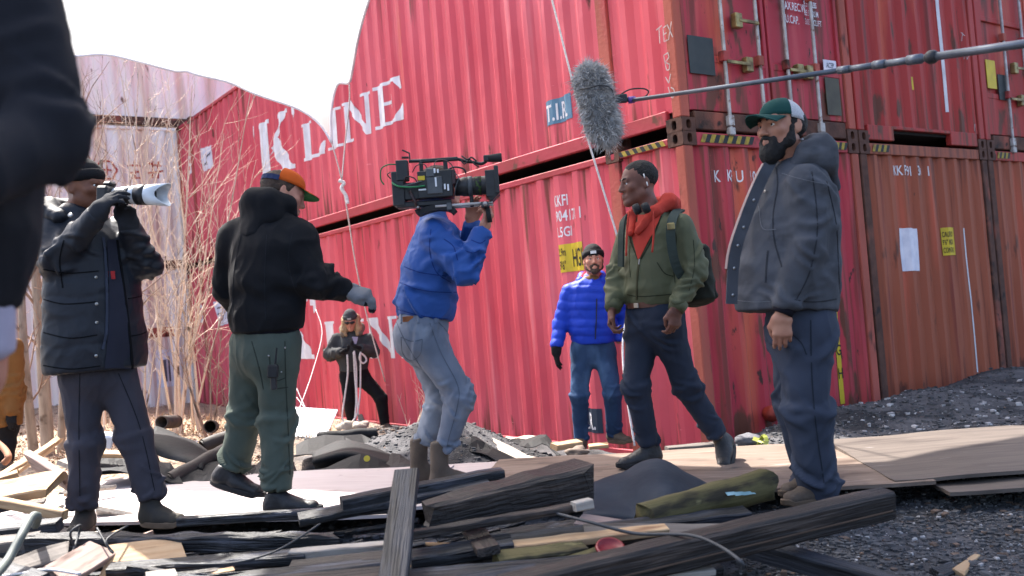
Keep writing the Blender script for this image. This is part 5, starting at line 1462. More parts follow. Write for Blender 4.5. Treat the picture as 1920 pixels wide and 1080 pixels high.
# ---- man in black hooded jacket and orange cap --------------------------------
def build_orange_cap():
    D = 4.85; J = lambda x, y, dd=0.0: P(x, y, D+dd)
    fw = unit([.66, .75, 0]); sd = np.cross(fw, UPZ)       # back and right side towards the camera
    par = person('man seen from behind in black hooded jacket, sage trousers and orange cap', J(500, 955)*[1, 1, 0] + [0, 0, .59])
    H = Loc(J(531, 365, .06), basis(unit([.86, .35, -.36]), UPZ + .25*fw), 1.05)
    nb = J(500, 415, .0)
    j = dict(side=sd, pel=J(498, 632), waist=J(497, 560), chest=J(497, 480), neck=nb,
             shR=J(562, 450, -.04), elR=J(590, 528, -.08), wrR=J(650, 545, .0), shL=J(440, 450, .12), elL=J(425, 540, .16), wrL=J(455, 590, .30),
             hipR=J(520, 645, -.04), knR=J(520, 785, .0), anR=J(520, 910, -.04), hipL=J(474, 645, .08), knL=J(462, 772, .14), anL=J(440, 868, .16))
    pr = body_prims(j) + head_prims(H, 1.0, 1.05, nb)
    sdf_obj('body', pr, sk_light, par, h=.013, fine=[(H.o, .13, .006)])
    hair_obj('hair', [EL(H(0, -.022, .035), np.array([.084, .104, .085])*H.sc, H.B), EL(H(0, .10, -.02), np.array([.10, .10, .12])*H.sc, H.B, .012, 'sub'), PL(H(0, 0, -.06), H.d(0, .2, -1))], h_brown, par, .004, 45)
    hair_obj('beard', [EC(H(s*.06, .015, -.02), H(s*.02, .08, -.1), .016, .022, k=.02) for s in (-1, 1)], h_brown, par, .003, 50)
    cp = cap_dome(H, par, 'cap', f_capor, R(-112), R(112), c=(0, -.012, .045), r=(.088, .110, .088))
    strip(cp, 'cap_strap', [H(.09*math.sin(a), -.012+.112*math.cos(a), .052) for a in np.linspace(R(110), R(250), 9)], [H(.09*math.sin(a), -.012+.112*math.cos(a), .052) - H(0, -.012, .05) for a in np.linspace(R(110), R(250), 9)], .028, fab('navy_strap', (48, 60, 96), .9), .004)
    cap_brim(H, cp, f_capor, f_greenunder, c=(0, -.012, .045), r=(.088, .110), L=.082, curve=.006, half=58)
    # trousers
    legs = []
    for s in 'LR': legs += limb([j['hip'+s], j['kn'+s], j['an'+s] + [0, 0, -.02]], [.116, .092, .076], .05, 5)
    legs += [EC(J(499, 610), J(498, 660), .165, .17, side=sd, da=.14, db=.145, k=.07)]
    jn = []
    for s in 'LR': jn += [(j['kn'+s], j['an'+s], .95, .25, .045, .012, .17), (j['hip'+s], j['kn'+s], .95, .22, .07, .008, .2), (j['kn'+s], j['an'+s], .1, .2, .06, .008, .18)]
    tr = cloth('trousers', legs, f_sage, par, jn, seed=42.0, famp=.006, fsc=(7, 7, 4))
    MB().box((-.018, -.004, -.016), (.018, .004, .016), Matrix.Translation(Vector(J(474, 628, -.115))) @ Matrix.Rotation(-.3, 4, 'Z'), .001).build('waist_patch', pmat('cream_patch', lin((206, 186, 150)), lin((180, 150, 120)), scale=60), tr)
    for x, y in ((504, 667), (534, 652), (527, 697)):
        h = surf(tr, x, y)
        if h is not None: snap(tr, h[0] + h[1]*.004, h[1], .005)
    # jacket
    st = [(J(500, 612), .195, .155), (J(500, 590), .212, .168), (J(500, 520), .216, .16), (J(500, 465), .212, .142), (nb, .11, .10)]
    jk = torso_prims(st, sd, .06) + limb([j['shR'], j['elR'], j['wrR']], [.095, .082, .058], .04, 3) + limb([j['shL'], j['elL'], j['wrL']], [.088, .078, .056], .04, 3)
    jk += [EC(nb + [0, 0, .03], j['shR'] + [0, 0, .01], .075, .075, k=.06), EC(nb + [0, 0, .03], j['shL'] + [0, 0, .01], .075, .075, k=.06), PL(J(498, 622), -UPZ)]
    jn = [(j['shR'], j['elR'], .85, .4, .07, .010, .18), (j['elR'], j['wrR'], .3, .35, .055, .010, .15), (st[0][0], st[3][0], .3, .5, .18, .006, .4)]
    jo = cloth('jacket', jk, f_black, par, jn, seed=45.0, famp=.008, fsc=(5, 5, 2.0))
    wb = [EC(J(500, 603), J(500, 621), .200, .190, side=sd, da=.160, db=.154, k=.01, cap=5)]
    cloth('waistband', wb, f_rib, jo, [], seed=47, famp=.003)
    bf = lambda x, f, z: nb + x*sd + f*fw + z*UPZ
    bf2 = lambda x, f, z: bf(x, f + .035, z)
    cloth('hood', hood_prims(bf2, sd, .045, .040, .95, .15, -.07) + [EL(H(0, -.01, .03), np.array([.094, .113, .12]), H.B, .01, 'sub')], f_black, jo, [], seed=48, famp=.004, fsc=(6, 6, 6))
    sk_ = fab('seam_black', (40, 42, 48), .9, wr=0)
    for pts in ([(452, 440), (440, 500), (436, 560), (438, 605)], [(548, 436), (540, 490), (552, 540), (566, 560)], [(500, 440), (496, 520), (498, 600)]): seam(jo, pts, sk_, .003)
    for pts in ([(534, 640), (536, 720), (540, 800), (544, 890)], [(505, 668), (512, 712), (536, 708)], [(472, 640), (486, 690), (494, 730)], [(508, 730), (540, 726)]): seam(tr, pts, fab('seam_sage', (62, 69, 62), .9, wr=0), .005)
    # radio on the pocket
    rd = MB().box((-.026, -.016, -.05), (.026, .016, .016), Matrix.Translation(Vector(J(512, 690, -.215))) @ Matrix.Rotation(.1, 4, 'Y'), .006).build('radio', l_gum, par)
    MB().tube([J(516, 683, -.215), J(519, 652, -.215)], [.006, .004], 8).build('antenna', l_gum, rd); MB().box((-.014, -.012, -.07), (.014, .012, 0), Matrix.Translation(Vector(J(512, 705, -.21))), .004).build('radio_clip', l_black, rd)
    # grey half-finger glove with dark finger tips
    gp = hand_prims(J(655, 546, .0), [.92, -.10, -.22], [-.15, .35, -.9], -1, L=.20, curl=.80, spread=.08, fat=1.6, k=.014)
    sdf_obj('glove', gp, f_graywool, par, h=.006, post=lambda V, N: V + N*(.0015*gnoise(V*120))[:, None])
    for p in [g for g in gp if isinstance(g, EC)][-1:] + [gp[4], gp[7], gp[10], gp[13]]:
        MB().tube([p.a + .25*(p.b-p.a), p.b, p.b + .25*(p.b-p.a)], [p.wa*1.12, p.wb*1.12, p.wb*.5], 10).build('fingertip', f_dkwool, par, True)
    cf = unit(j['wrR']-j['elR']); MB().tube([j['wrR'] + cf*.02, j['wrR'] + cf*.055], [.05, .046], 14).build('glove_cuff', f_graywool, par, True)
    f1 = unit([.98, -.12, 0]); g = np.array([j['anR'][0], j['anR'][1], .588])
    shoe(par, g - f1*.08, g + f1*.23, l_black, l_gum, .0, name='shoe', lace=m_lace, w=1.05)
    f2 = unit(J(492, 935, .12) - J(402, 905, .16)); 
    shoe(par, J(396, 908, .16), J(494, 937, .10), l_black, l_gum, .0, up=unit([.2, 0, 1]), name='shoe', lace=m_lace, w=1.05)
    local(par)
build_orange_cap()
def chest_open(par, rows, mat, name):
    """small grid skin given as rows of points"""
    n = len(rows[0]); V = [p for r in rows for p in r]
    F = [(i*n+k, i*n+k+1, (i+1)*n+k+1, (i+1)*n+k) for i in range(len(rows)-1) for k in range(n-1)]
    return MB().add(V, F).build(name, mat, par, True)
def quilt(chains, sp, amp):
    """horizontal down baffles measured along the nearest chain (a, b, s0)"""
    def f(V, N):
        best = np.full(len(V), 1e9); s = np.zeros(len(V))
        for a, b, r, s0, pitch in chains:
            a = np.asarray(a); b = np.asarray(b); L = np.linalg.norm(b-a); ax = (b-a)/L
            t = np.clip((V-a) @ ax, 0, L); d = np.linalg.norm(V - a - t[:, None]*ax, axis=1)/r
            m = d < best; best[m] = d[m]; s[m] = (((V-a) @ ax)[m] + s0)/pitch
        s = s + .12*gnoise(V*6)
        q = np.abs(np.sin(math.pi*s))**.55
        return V + N*(amp*(q - .75))[:, None]
    return f

# ---- photographer -------------------------------------------------------------
def build_photographer():
    D = 4.70; J = lambda x, y, dd=0.0: P(x, y, D+dd)
    fw = unit([.72, -.69, 0]); sd = np.cross(fw, UPZ)      # sd: his right, image left / near
    par = person('photographer in long dark parka aiming a white telephoto lens', J(200, 985)*[1, 1, 0] + [0, 0, .61])
    H = Loc(J(158, 352), basis(unit([.95, -.22, -.04]), UPZ + .10*fw), 1.04)
    nb = J(140, 410, .0)
    j = dict(side=sd, pel=J(180, 690), waist=J(175, 590), chest=J(170, 490), neck=nb,
             shR=J(102, 432, -.06), elR=J(105, 492, -.16), wrR=J(182, 402, -.26), shL=J(225, 435, .16), elL=J(272, 498, .10), wrL=J(242, 425, -.05),
             hipR=J(150, 705, .0), knR=J(160, 830, -.02), anR=J(155, 945, -.02), hipL=J(218, 700, .06), knL=J(252, 815, .02), anL=J(285, 930, .0))
    sdf_obj('body', body_prims(j) + head_prims(H, 1.0, 1.0, nb), sk_brown, par, h=.013, fine=[(H.o, .13, .006)])
    eyes(H, par, m_iris)
    beanie(H, par, f_dkwool)
    gl = MB(); gl.tube([H(-.075, .02, .018), H(-.068, .085, .014)], .0025, 5); gl.tube(spline([H(-.06, .098, .018), H(-.034, .105, .026), H(-.008, .108, .016), H(-.03, .104, -.008), H(-.06, .098, .002), H(-.06, .098, .018)], 4), .0028, 5)
    gl.build('glasses', m_metal, par, True)
    legs = []
    for s in 'LR': legs += limb([j['hip'+s], j['kn'+s], j['an'+s] + [0, 0, -.01]], [.102, .080, .070], .05, 5)
    legs += [EC(J(182, 660), J(182, 700), .15, .15, side=sd, da=.12, db=.12, k=.07)]
    jn = []
    for s in 'LR': jn += [(j['kn'+s], j['an'+s], .95, .2, .05, .009, .18), (j['hip'+s], j['kn'+s], .95, .3, .09, .004, .2)]
    tr = cloth('trousers', legs, f_slate2, par, jn, seed=52.0, famp=.008, fsc=(8, 8, 2.2))
    # parka, open at the front
    st = [(J(180, 690), .25, .185), (J(180, 640), .24, .175), (J(176, 560), .225, .165), (J(170, 475), .21, .145), (nb, .10, .09)]
    jk = torso_prims(st, sd, .06) + limb([j['shR'], j['elR'], j['wrR']], [.09, .076, .054], .035, 3) + limb([j['shL'], j['elL'], j['wrL']], [.088, .078, .056], .035, 3)
    jk += [EC(nb + [0, 0, -.04], nb + [0, 0, .03], .10, .095, k=.04, cap=2.0), PL(J(178, 694), -UPZ)]
    qf = quilt([(J(178, 700), J(168, 440), .23, .09, .24), (j['shR'], j['elR'], .09, 9, 5), (j['elR'], j['wrR'], .08, 9, 5), (j['shL'], j['elL'], .09, 9, 5), (j['elL'], j['wrL'], .08, 9, 5)], .1, .010)
    jn = [(j['shR'], j['elR'], .9, .4, .07, .009, .17), (j['elR'], j['wrR'], .3, .4, .06, .009, .15), (j['shL'], j['elL'], .9, .4, .07, .009, .17), (j['elL'], j['wrL'], .3, .4, .06, .009, .15)]
    jo = cloth('parka', jk, f_navyp, par, jn, seed=55.0, famp=.007, extra=qf)
    zt_ = fab('zip_tape', (66, 72, 88), .9, wr=0); sd_ = fab('seam_parka', (10, 12, 18), .9, wr=0)
    patch(jo, [(450, 200, 216), (490, 202, 222), (530, 203, 228), (570, 204, 234), (610, 203, 240), (650, 200, 244), (690, 196, 246)], fab('dark_sweater', (50, 52, 66), .85), 'sweater_front', .006, 6)
    seam(jo, [(194, 446), (198, 500), (200, 560), (199, 620), (192, 655)], zt_, .012, .008, 'zip')
    seam(jo, [(218, 450), (230, 530), (240, 610), (248, 690)], sd_, .012, .008, 'placket')
    for x, y in ((180, 520), (181, 570), (181, 605), (180, 667)):
        h = surf(jo, x, y)
        if h is not None: snap(jo, h[0] + h[1]*.004, h[1], .008)
    for pts in ([(78, 560), (120, 570), (180, 566)], [(76, 622), (130, 634), (182, 628)], [(82, 505), (130, 512), (185, 508)], [(76, 684), (130, 692), (188, 686)], [(240, 560), (262, 556), (276, 548)], [(246, 630), (266, 626), (280, 618)], [(120, 450), (112, 490), (118, 540)]): seam(jo, pts, sd_, .006, .003)
    h = surf(jo, 207, 517)
    if h is not None: MB().box((-.016, -.003, -.02), (.016, .003, .02), Matrix.Translation(Vector(h[0] + h[1]*.012))).build('red_tag', flat('red_tag', lin((190, 36, 40)), .7), jo)
    for pts in ([(150, 700), (148, 800), (150, 930)], [(222, 700), (262, 800), (290, 920)]): seam(tr, pts, fab('seam_plum', (36, 35, 42), .9, wr=0), .004)
    bf = lambda x, f, zz: nb + x*sd + f*fw + zz*UPZ
    cloth('hood', [EC(bf(-.10, .07, .0), bf(-.12, -.06, .05), .04, .06, k=.05), EC(bf(.10, .07, .0), bf(.12, -.06, .05), .04, .06, k=.05), EC(bf(-.12, -.06, .05), bf(0, -.15, .04), .06, .075, k=.05), EC(bf(.12, -.06, .05), bf(0, -.15, .04), .06, .075, k=.05)], f_navyp, jo, [], seed=58, famp=.008, fsc=(9, 9, 9), h=.011)
    # gloves
    fk = fab('dark_grey_glove', (52, 54, 60), .85)
    sdf_obj('glove', hand_prims(J(184, 398, -.26), [.75, -.1, .75], [.6, .75, -.3], 1, L=.185, curl=.62, spread=.05, fat=1.25) + [EC(j['wrR'], J(188, 392, -.26), .05, .045, k=.02)], fk, par, h=.006)
    sdf_obj('glove', hand_prims(J(243, 424, -.05), [.05, -.25, 1], [-.2, -.9, -.1], -1, L=.185, curl=.75, spread=.05, fat=1.3) + [EC(j['wrL'], J(243, 418, -.05), .05, .045, k=.02)], fk, par, h=.006)
    f1 = unit([.15, -1, 0]); g = np.array([j['anR'][0], j['anR'][1], .607]); shoe(par, g - f1*.09, g + f1*.19, l_oliv, l_tan, .02, name='shoe', lace=m_lace)
    f2 = unit([.9, -.42, 0]); g = np.array([j['anL'][0], j['anL'][1], .607]); shoe(par, g - f2*.08, g + f2*.21, l_oliv, l_tan, .03, name='shoe', lace=m_lace)
    local(par)
    # stills camera
    cm = thing('stills_camera', 'black stills camera with white banded telephoto lens in gloved hands', 'camera', tuple(J(215, 370, -.12)))
    O = J(212, 366, -.13); ex = unit(J(320, 365, -.20) - O); M = frame_between(O, O + ex); s_ = D/FPX
    k = pmat('stills_black', lin((30, 30, 33)), lin((44, 44, 47)), scale=20, rough=.5)
    cb = MB().box((-.05, -.068, -.05), (.012, .068, .042), M, .010).build('camera_body', k, cm); MB().box((-.045, -.028, .042), (.005, .028, .068), M, .010).build('prism_housing', k, cb)
    wl = pmat('lens_white', lin((218, 222, 226)), lin((204, 208, 212)), scale=20, rough=.4)
    L = M @ Matrix.Rotation(math.pi/2, 4, 'Y'); q = lambda x: (x-212)*s_
    ls = MB().lathe([(0, .01), (.036, .01), (.038, q(228)), (.042, q(234)), (.0425, q(246)), (.046, q(256)), (.048, q(268)), (0, q(268))], L, 28).build('lens', wl, cm, True)
    MB().lathe([(0, q(243)), (.0445, q(243)), (.0455, q(252)), (0, q(252))], L, 28).build('focus_ring', k, ls, True); MB().lathe([(0, q(263)), (.0495, q(263)), (.051, q(284)), (0, q(284))], L, 28).build('zoom_ring', k, ls, True)
    # petal hood: wall whose rim is scalloped
    V = []; F = []; n = 40
    for i in range(n):
        a = 2*math.pi*i/n; e = q(326) - .045*(.5 - .5*math.cos(2*a + math.pi*0))**1.5
        for r, x in ((.050, q(284)), (.056, e), (.053, e), (.047, q(284))):
            V.append(tuple(L @ Vector((r*math.cos(a), r*math.sin(a), x))))
    for i in range(n):
        for c in range(3): a = i*4+c; b = ((i+1) % n)*4+c; F.append((a, b, b+1, a+1))
    MB().add(V, F).build('lens_hood', wl, ls, True); MB().lathe([(0, q(286)), (.046, q(286)), (.046, q(290)), (0, q(290))], L, 24).build('front_glass', k, ls, True)
    MB().tube(spline([J(190, 380, -.2), J(150, 420, -.24), J(120, 470, -.2)], 4), .005, 6).build('neck_strap', l_black, cm, True)
    MB().lathe([(0, 0), (.012, .0), (.012, .008), (0, .008)], Matrix.Translation(Vector(J(133, 404, -.22))) @ Matrix.Rotation(1.3, 4, 'X')).build('strap_buckle', m_metal, cm, True)
    local(cm)
build_photographer()

# ---- man in bright blue puffer jacket leaning on the container ------------------
def build_puffer():
    D = 8.15; J = lambda x, y, dd=0.0: P(x, y, D+dd)
    fw = unit([-.12, -.99, 0]); sd = np.cross(fw, UPZ)     # sd: his right = image left
    par = person('man in bright blue puffer jacket and black beanie leaning on the red container', J(1115, 840)*[1, 1, 0] + [0, 0, .24])
    H = Loc(J(1113, 489, -.04), basis(unit([-.05, -1, .10]), UPZ + .05*fw), 1.04)
    nb = J(1110, 528, .02)
    j = dict(side=sd, pel=J(1112, 650), waist=J(1110, 610), chest=J(1108, 565), neck=nb,
             shR=J(1068, 548, .02), elR=J(1052, 605, .02), wrR=J(1043, 652, -.06), shL=J(1150, 548, .02), elL=J(1172, 600, .10), wrL=J(1160, 640, .02),
             hipR=J(1092, 655, .0), knR=J(1086, 738, -.05), anR=J(1090, 822, .02), hipL=J(1132, 655, .0), knL=J(1148, 735, -.16), anL=J(1152, 812, -.02))
    sdf_obj('body', body_prims(j) + head_prims(H, 1.05, 1.0, nb), sk_light, par, h=.013, fine=[(H.o, .13, .007)])
    eyes(H, par, m_iris); brows(H, par, h_brown)
    bd = []
    for s in (-1, 1): bd += [EC(H(s*.07, .012, .0), H(s*.058, .02, -.06), .009, .014, k=.02), EC(H(s*.056, .022, -.062), H(s*.012, .078, -.102), .018, .020, k=.03), EC(H(s*.034, .082, -.056), H(s*.004, .099, -.047), .007, .008, k=.01), EC(H(s*.034, .08, -.058), H(s*.02, .084, -.09), .008, .012, k=.01)]
    bd += [EL(H(0, .084, -.098), np.array([.024, .02, .022]), H.B, .02), EC(H(-.022, .09, -.055), H(.022, .09, -.055), .009, .009, k=.01)]
    hair_obj('beard', bd, h_brown, par, .003, 50)
    beanie(H, par, f_dkwool, None, flat('white_patch_cloth', lin((214, 214, 214)), .8))
    legs = []
    for s in 'LR': legs += limb([j['hip'+s], j['kn'+s], j['an'+s]], [.103, .078, .066], .05, 5)
    legs += [EC(J(1112, 636), J(1112, 662), .165, .168, side=sd, da=.12, db=.12, k=.06)]
    jn = []
    for s in 'LR': jn += [(j['kn'+s], j['an'+s], .95, .2, .045, .010, .16), (j['hip'+s], j['kn'+s], .97, .2, .06, .006, .18)]
    cloth('jeans', legs, f_jean_mid, par, jn, seed=62.0, famp=.005)
    st = [(J(1112, 638), .185, .145), (J(1111, 610), .20, .155), (J(1108, 570), .21, .15), (J(1108, 545), .19, .125), (nb, .09, .085)]
    jk = torso_prims(st, sd, .06) + limb([j['shR'], j['elR'], j['wrR']], [.080, .070, .054], .03, 3) + limb([j['shL'], j['elL'], j['wrL']], [.080, .070, .054], .03, 3) + [PL(J(1112, 645), -UPZ)]
    qf = quilt([(J(1112, 645), J(1109, 535), .2, 0, .075), (j['shR'], j['elR'], .085, 0, .085), (j['elR'], j['wrR'], .075, .0, .085), (j['shL'], j['elL'], .085, 0, .085), (j['elL'], j['wrL'], .075, 0, .085)],   .08, .009)
    jo = cloth('puffer_jacket', jk, f_bright, par, [], seed=65, famp=.006, extra=qf, h=.012)
    bf = lambda x, f, z: nb + x*sd + f*fw + z*UPZ
    cloth('collar', [EC(bf(-.06, .11, -.10), bf(-.10, .04, .01), .03, .035, k=.03), EC(bf(.06, .11, -.10), bf(.10, .04, .01), .03, .035, k=.03), EC(bf(-.10, .04, .01), bf(-.08, -.06, .05), .035, .04, k=.03), EC(bf(.10, .04, .01), bf(.08, -.06, .05), .035, .04, k=.03), EC(bf(-.08, -.06, .05), bf(.08, -.06, .05), .04, .04, k=.03)], f_bright, jo, [], seed=66, famp=.005, h=.010)
    cloth('red_lining', [EC(bf(s*.075, .03, .035), bf(s*.06, -.05, .065), .028, .03, k=.03) for s in (-1, 1)], fab('red_lining', (196, 44, 46), .9), jo, [], seed=67, famp=.003, h=.010)
    cloth('fleece_front', [EC(bf(0, .075, .02), bf(0, .125, -.12), .075, .03, side=sd, da=.035, db=.03, k=.02)], f_tan, jo, [], seed=68, famp=.004, h=.010)
    strip(jo, 'zip', [J(1119, 560, -.17), J(1118, 600, -.182), J(1116, 636, -.165)], [0, -1, 0], .010, f_navyp, .004)
    gl = sdf_obj('glove', hand_prims(J(1043, 654, -.06), [-.08, 0, -1], [.9, .3, 0], -1, L=.19, curl=.35, spread=.10, fat=1.25) + [EC(j['wrR'], J(1043, 660, -.06), .048, .045, k=.02)], f_dkwool, par, h=.007)
    for s, a, hh in (('R', .25, 0), ('L', -.75, 0)):
        f1 = unit([-a, -.95, 0]); g = np.array([j['an'+s][0], j['an'+s][1], j['an'+s][2] - .085]); shoe(par, g - f1*.08, g + f1*.2, l_brown, l_tan, 0, name='shoe', lace=m_lace)
    local(par)
build_puffer()

# ---- woman with ropes -----------------------------------------------------------
def build_rigger():
    D = 11.9; J = lambda x, y, dd=0.0: P(x, y, D+dd)
    fw = unit([.05, -1, 0]); sd = np.cross(fw, UPZ)
    par = person('blonde woman in grey jacket and beanie coiling white ropes by the container', J(665, 805)*[1, 1, 0] + [0, 0, .15])
    H = Loc(J(657, 601, -.08), basis(unit([.05, -1, -.35]), UPZ), 1.0)
    nb = J(660, 624, .0)
    j = dict(side=sd, pel=J(664, 700), waist=J(662, 675), chest=J(661, 650), neck=nb,
             shR=J(632, 636, .0), elR=J(617, 664, -.02), wrR=J(640, 660, -.25), shL=J(690, 636, .0), elL=J(702, 660, -.02), wrL=J(676, 652, -.25),
             hipR=J(653, 704, .0), knR=J(655, 750, -.06), anR=J(660, 795, .0), hipL=J(676, 704, .0), knL=J(714, 745, -.06), anL=J(722, 796, -.02))
    sdf_obj('body', body_prims(j) + head_prims(H, .95, .9, nb), sk_light, par, h=.014, fine=[(H.o, .13, .009)])
    beanie(H, par, f_midwool, None, flat('pale_patch', lin((190, 190, 190)), .8))
    hr = []
    for s in (-1, 1): hr += [EC(H(s*.075, .01, .03), H(s*.095, .04, -.10), .024, .034, k=.03), EC(H(s*.095, .04, -.10), H(s*.07, .07, -.17), .034, .022, k=.03)]
    hr += [EC(H(-.06, -.06, 0), H(.06, -.06, 0), .07, .07, k=.04), EC(H(-.07, -.03, -.1), H(.07, -.03, -.1), .07, .07, k=.04)]
    hair_obj('hair', hr, h_blond, par, .010, 25, .010)
    MB().tube([H(-.06, .085, .006), H(-.03, .108, .004), H(0, .105, .006), H(.03, .108, .004), H(.06, .085, .006)], [.012, .02, .008, .02, .012], 8).build('sunglasses', l_gum, par, True)
    legs = []
    for s in 'LR': legs += limb([j['hip'+s], j['kn'+s], j['an'+s]], [.105, .078, .060], .05, 2.0)
    legs += [EC(J(664, 690), J(664, 708), .16, .165, side=sd, da=.12, db=.12, k=.06)]
    cloth('trousers', legs, f_trblack, par, [], seed=72, famp=.008, h=.014)
    st = [(J(663, 690), .185, .14), (J(662, 668), .19, .145), (J(661, 645), .19, .13), (nb, .08, .08)]
    jo = cloth('jacket', torso_prims(st, sd, .06) + limb([j['shR'], j['elR'], j['wrR']], [.08, .078, .055], .035, 2.5) + limb([j['shL'], j['elL'], j['wrL']], [.08, .075, .055], .035, 2.5) + [PL(J(663, 696), -UPZ)], f_gray, par, [(j['shR'], j['elR'], .9, .4, .08, .010, .16), (j['elR'], j['wrR'], .4, .4, .07, .009, .16)], seed=75, famp=.008, h=.014)
    bf = lambda x, f, z: nb + x*sd + f*fw + z*UPZ
    cloth('hood', [EC(bf(-.10, .06, .0), bf(-.10, -.06, .06), .05, .06, k=.04), EC(bf(.10, .06, .0), bf(.10, -.06, .06), .05, .06, k=.04), EC(bf(-.1, -.06, .06), bf(.1, -.06, .06), .06, .06, k=.04)], fab('tan_grey_hood', (140, 128, 116), .85), jo, [], seed=76, famp=.006, h=.013)
    patch(jo, [(632, 660, 671), (638, 662, 670), (645, 665, 668)], f_lilac, 'shirt_front', .006, 3)
    for w, d, nn, th in ((j['wrR'], [.9, -.3, .1], [.2, -.3, .9], 1), (j['wrL'], [-.9, -.3, .2], [-.2, -.3, .9], -1)):
        sdf_obj('glove', hand_prims(w, d, nn, th, L=.18, curl=.7, fat=1.4), f_dkwool, par, h=.008)
    for s, a in (('R', 0), ('L', .6)):
        f1 = unit([a, -.9, 0]); g = np.array([j['an'+s][0], j['an'+s][1], j['an'+s][2] - .07]); shoe(par, g - f1*.08, g + f1*.17, l_brown, l_tan, 0, name='shoe')
    local(par)
    m_rope = pmat('white_rope', lin((226, 222, 220)), lin((196, 190, 192)), scale=60, rough=.8, bump=.4, bscale=300)
    globals()['m_rope'] = m_rope
    rp = thing('rope_coil', 'white rope looped over the hands of the woman in grey', 'rope', tuple(J(662, 720, -.3)))
    for pts in ([(651, 665), (652, 700), (647, 740), (642, 785), (655, 798)], [(663, 660), (665, 700), (668, 750), (664, 795)], [(664, 658), (668, 690), (669, 740), (672, 790), (660, 802)], [(676, 660), (676, 690), (675, 740), (668, 780), (650, 800)], [(676, 662), (684, 668), (687, 676), (680, 681), (674, 672), (676, 662)]):
        MB().tube(spline([J(x, y, -.32 + .05*math.sin(k)) for k, (x, y) in enumerate(pts)], 5), .011, 6).build('strand', m_rope, rp, True)
    local(rp)
build_rigger()

# ---- nearest figure, cut by the frame on the left -------------------------------
def build_near():
    D = 1.55; J = lambda x, y, dd=0.0: P(x, y, D+dd)
    fw = unit([-.75, .66, 0]); sd = np.cross(fw, UPZ)
    c = J(-150, 400)
    par = person('out-of-focus person in black coat standing closest to the camera', c*[1, 1, 0] + [0, 0, .47])
    H = Loc(J(-140, -330, .05), basis(fw, UPZ), 1.0); nb = J(-130, -180)
    j = dict(side=sd, pel=J(-145, 700), waist=J(-128, 460), chest=J(-120, 180), neck=nb,
             shR=J(10, -30, .0), elR=J(92, 258, -.06), wrR=J(-80, 335, -.25), shL=J(-290, -20, .05), elL=J(-360, 260, .1), wrL=J(-250, 330, .25),
             hipR=J(-165, 740, .0), knR=J(-175, 1180, .02), anR=J(-175, 1640, .05), hipL=J(-260, 740, .05), knL=J(-290, 1180, .05), anL=J(-300, 1640, .05))
    gz_ = float(gz(np.array([c[0]]), np.array([c[1]]))[0]) + .02
    for s in 'LR':
        j['an'+s] = j['an'+s]*[1, 1, 0] + [0, 0, gz_ + .09]; j['kn'+s][2] = .5*(j['hip'+s][2] + j['an'+s][2])
    sdf_obj('body', body_prims(j) + head_prims(H, 1, 1, nb), sk_light, par, h=.014, fine=[(H.o, .13, .009)])
    hair_obj('hair', [EL(H(0, -.018, .045), np.array([.083, .104, .090]), H.B), EL(H(0, .10, -.02), np.array([.10, .10, .12]), H.B, .012, 'sub')], h_black, par, .004, 45, .009)
    st = [(J(-145, 540), .155, .13), (J(-128, 420), .16, .135), (J(-120, 150), .18, .13), (J(-120, -40), .17, .12), (nb, .08, .08)]
    cloth('coat', torso_prims(st, sd, .05) + limb([j['shR'], j['elR'], j['wrR']], [.080, .062, .056], .035, 2) + limb([j['shL'], j['elL'], j['wrL']], [.083, .07, .06], .035, 2) + [PL(J(-60, 585), -UPZ)], fab('near_coat', (36, 37, 44), .75), par, [(j['shR'], j['elR'], .9, .4, .06, .006, .16)], seed=82, famp=.007, h=.010)
    cloth('shirt_tail', [EC(J(-125, 560), J(-125, 660), .126, .124, side=sd, da=.11, db=.11, k=.03, cap=4)], f_lilac, par, [], seed=84, famp=.004, h=.011)
    legs = []
    for s in 'LR': legs += limb([j['hip'+s], j['kn'+s], j['an'+s] + [0, 0, -.03]], [.092, .08, .065], .05, 2)
    cloth('trousers', legs + [EC(J(-165, 640), J(-190, 720), .12, .125, side=sd, da=.095, db=.095, k=.05)], f_slate, par, [], seed=86, famp=.005, h=.013)
    for s in 'LR':
        g = j['an'+s]*[1, 1, 0] + [0, 0, gz_]; shoe(par, g - fw*.08, g + fw*.2, l_black, l_gum, 0, name='shoe')
        w = j['wr'+s]; sdf_obj('glove', hand_prims(w, fw + [0, 0, .1], [0, 0, -1], 1 if s == 'L' else -1, curl=.6, fat=1.2), f_dkwool, par, h=.008)
    local(par)
build_near()

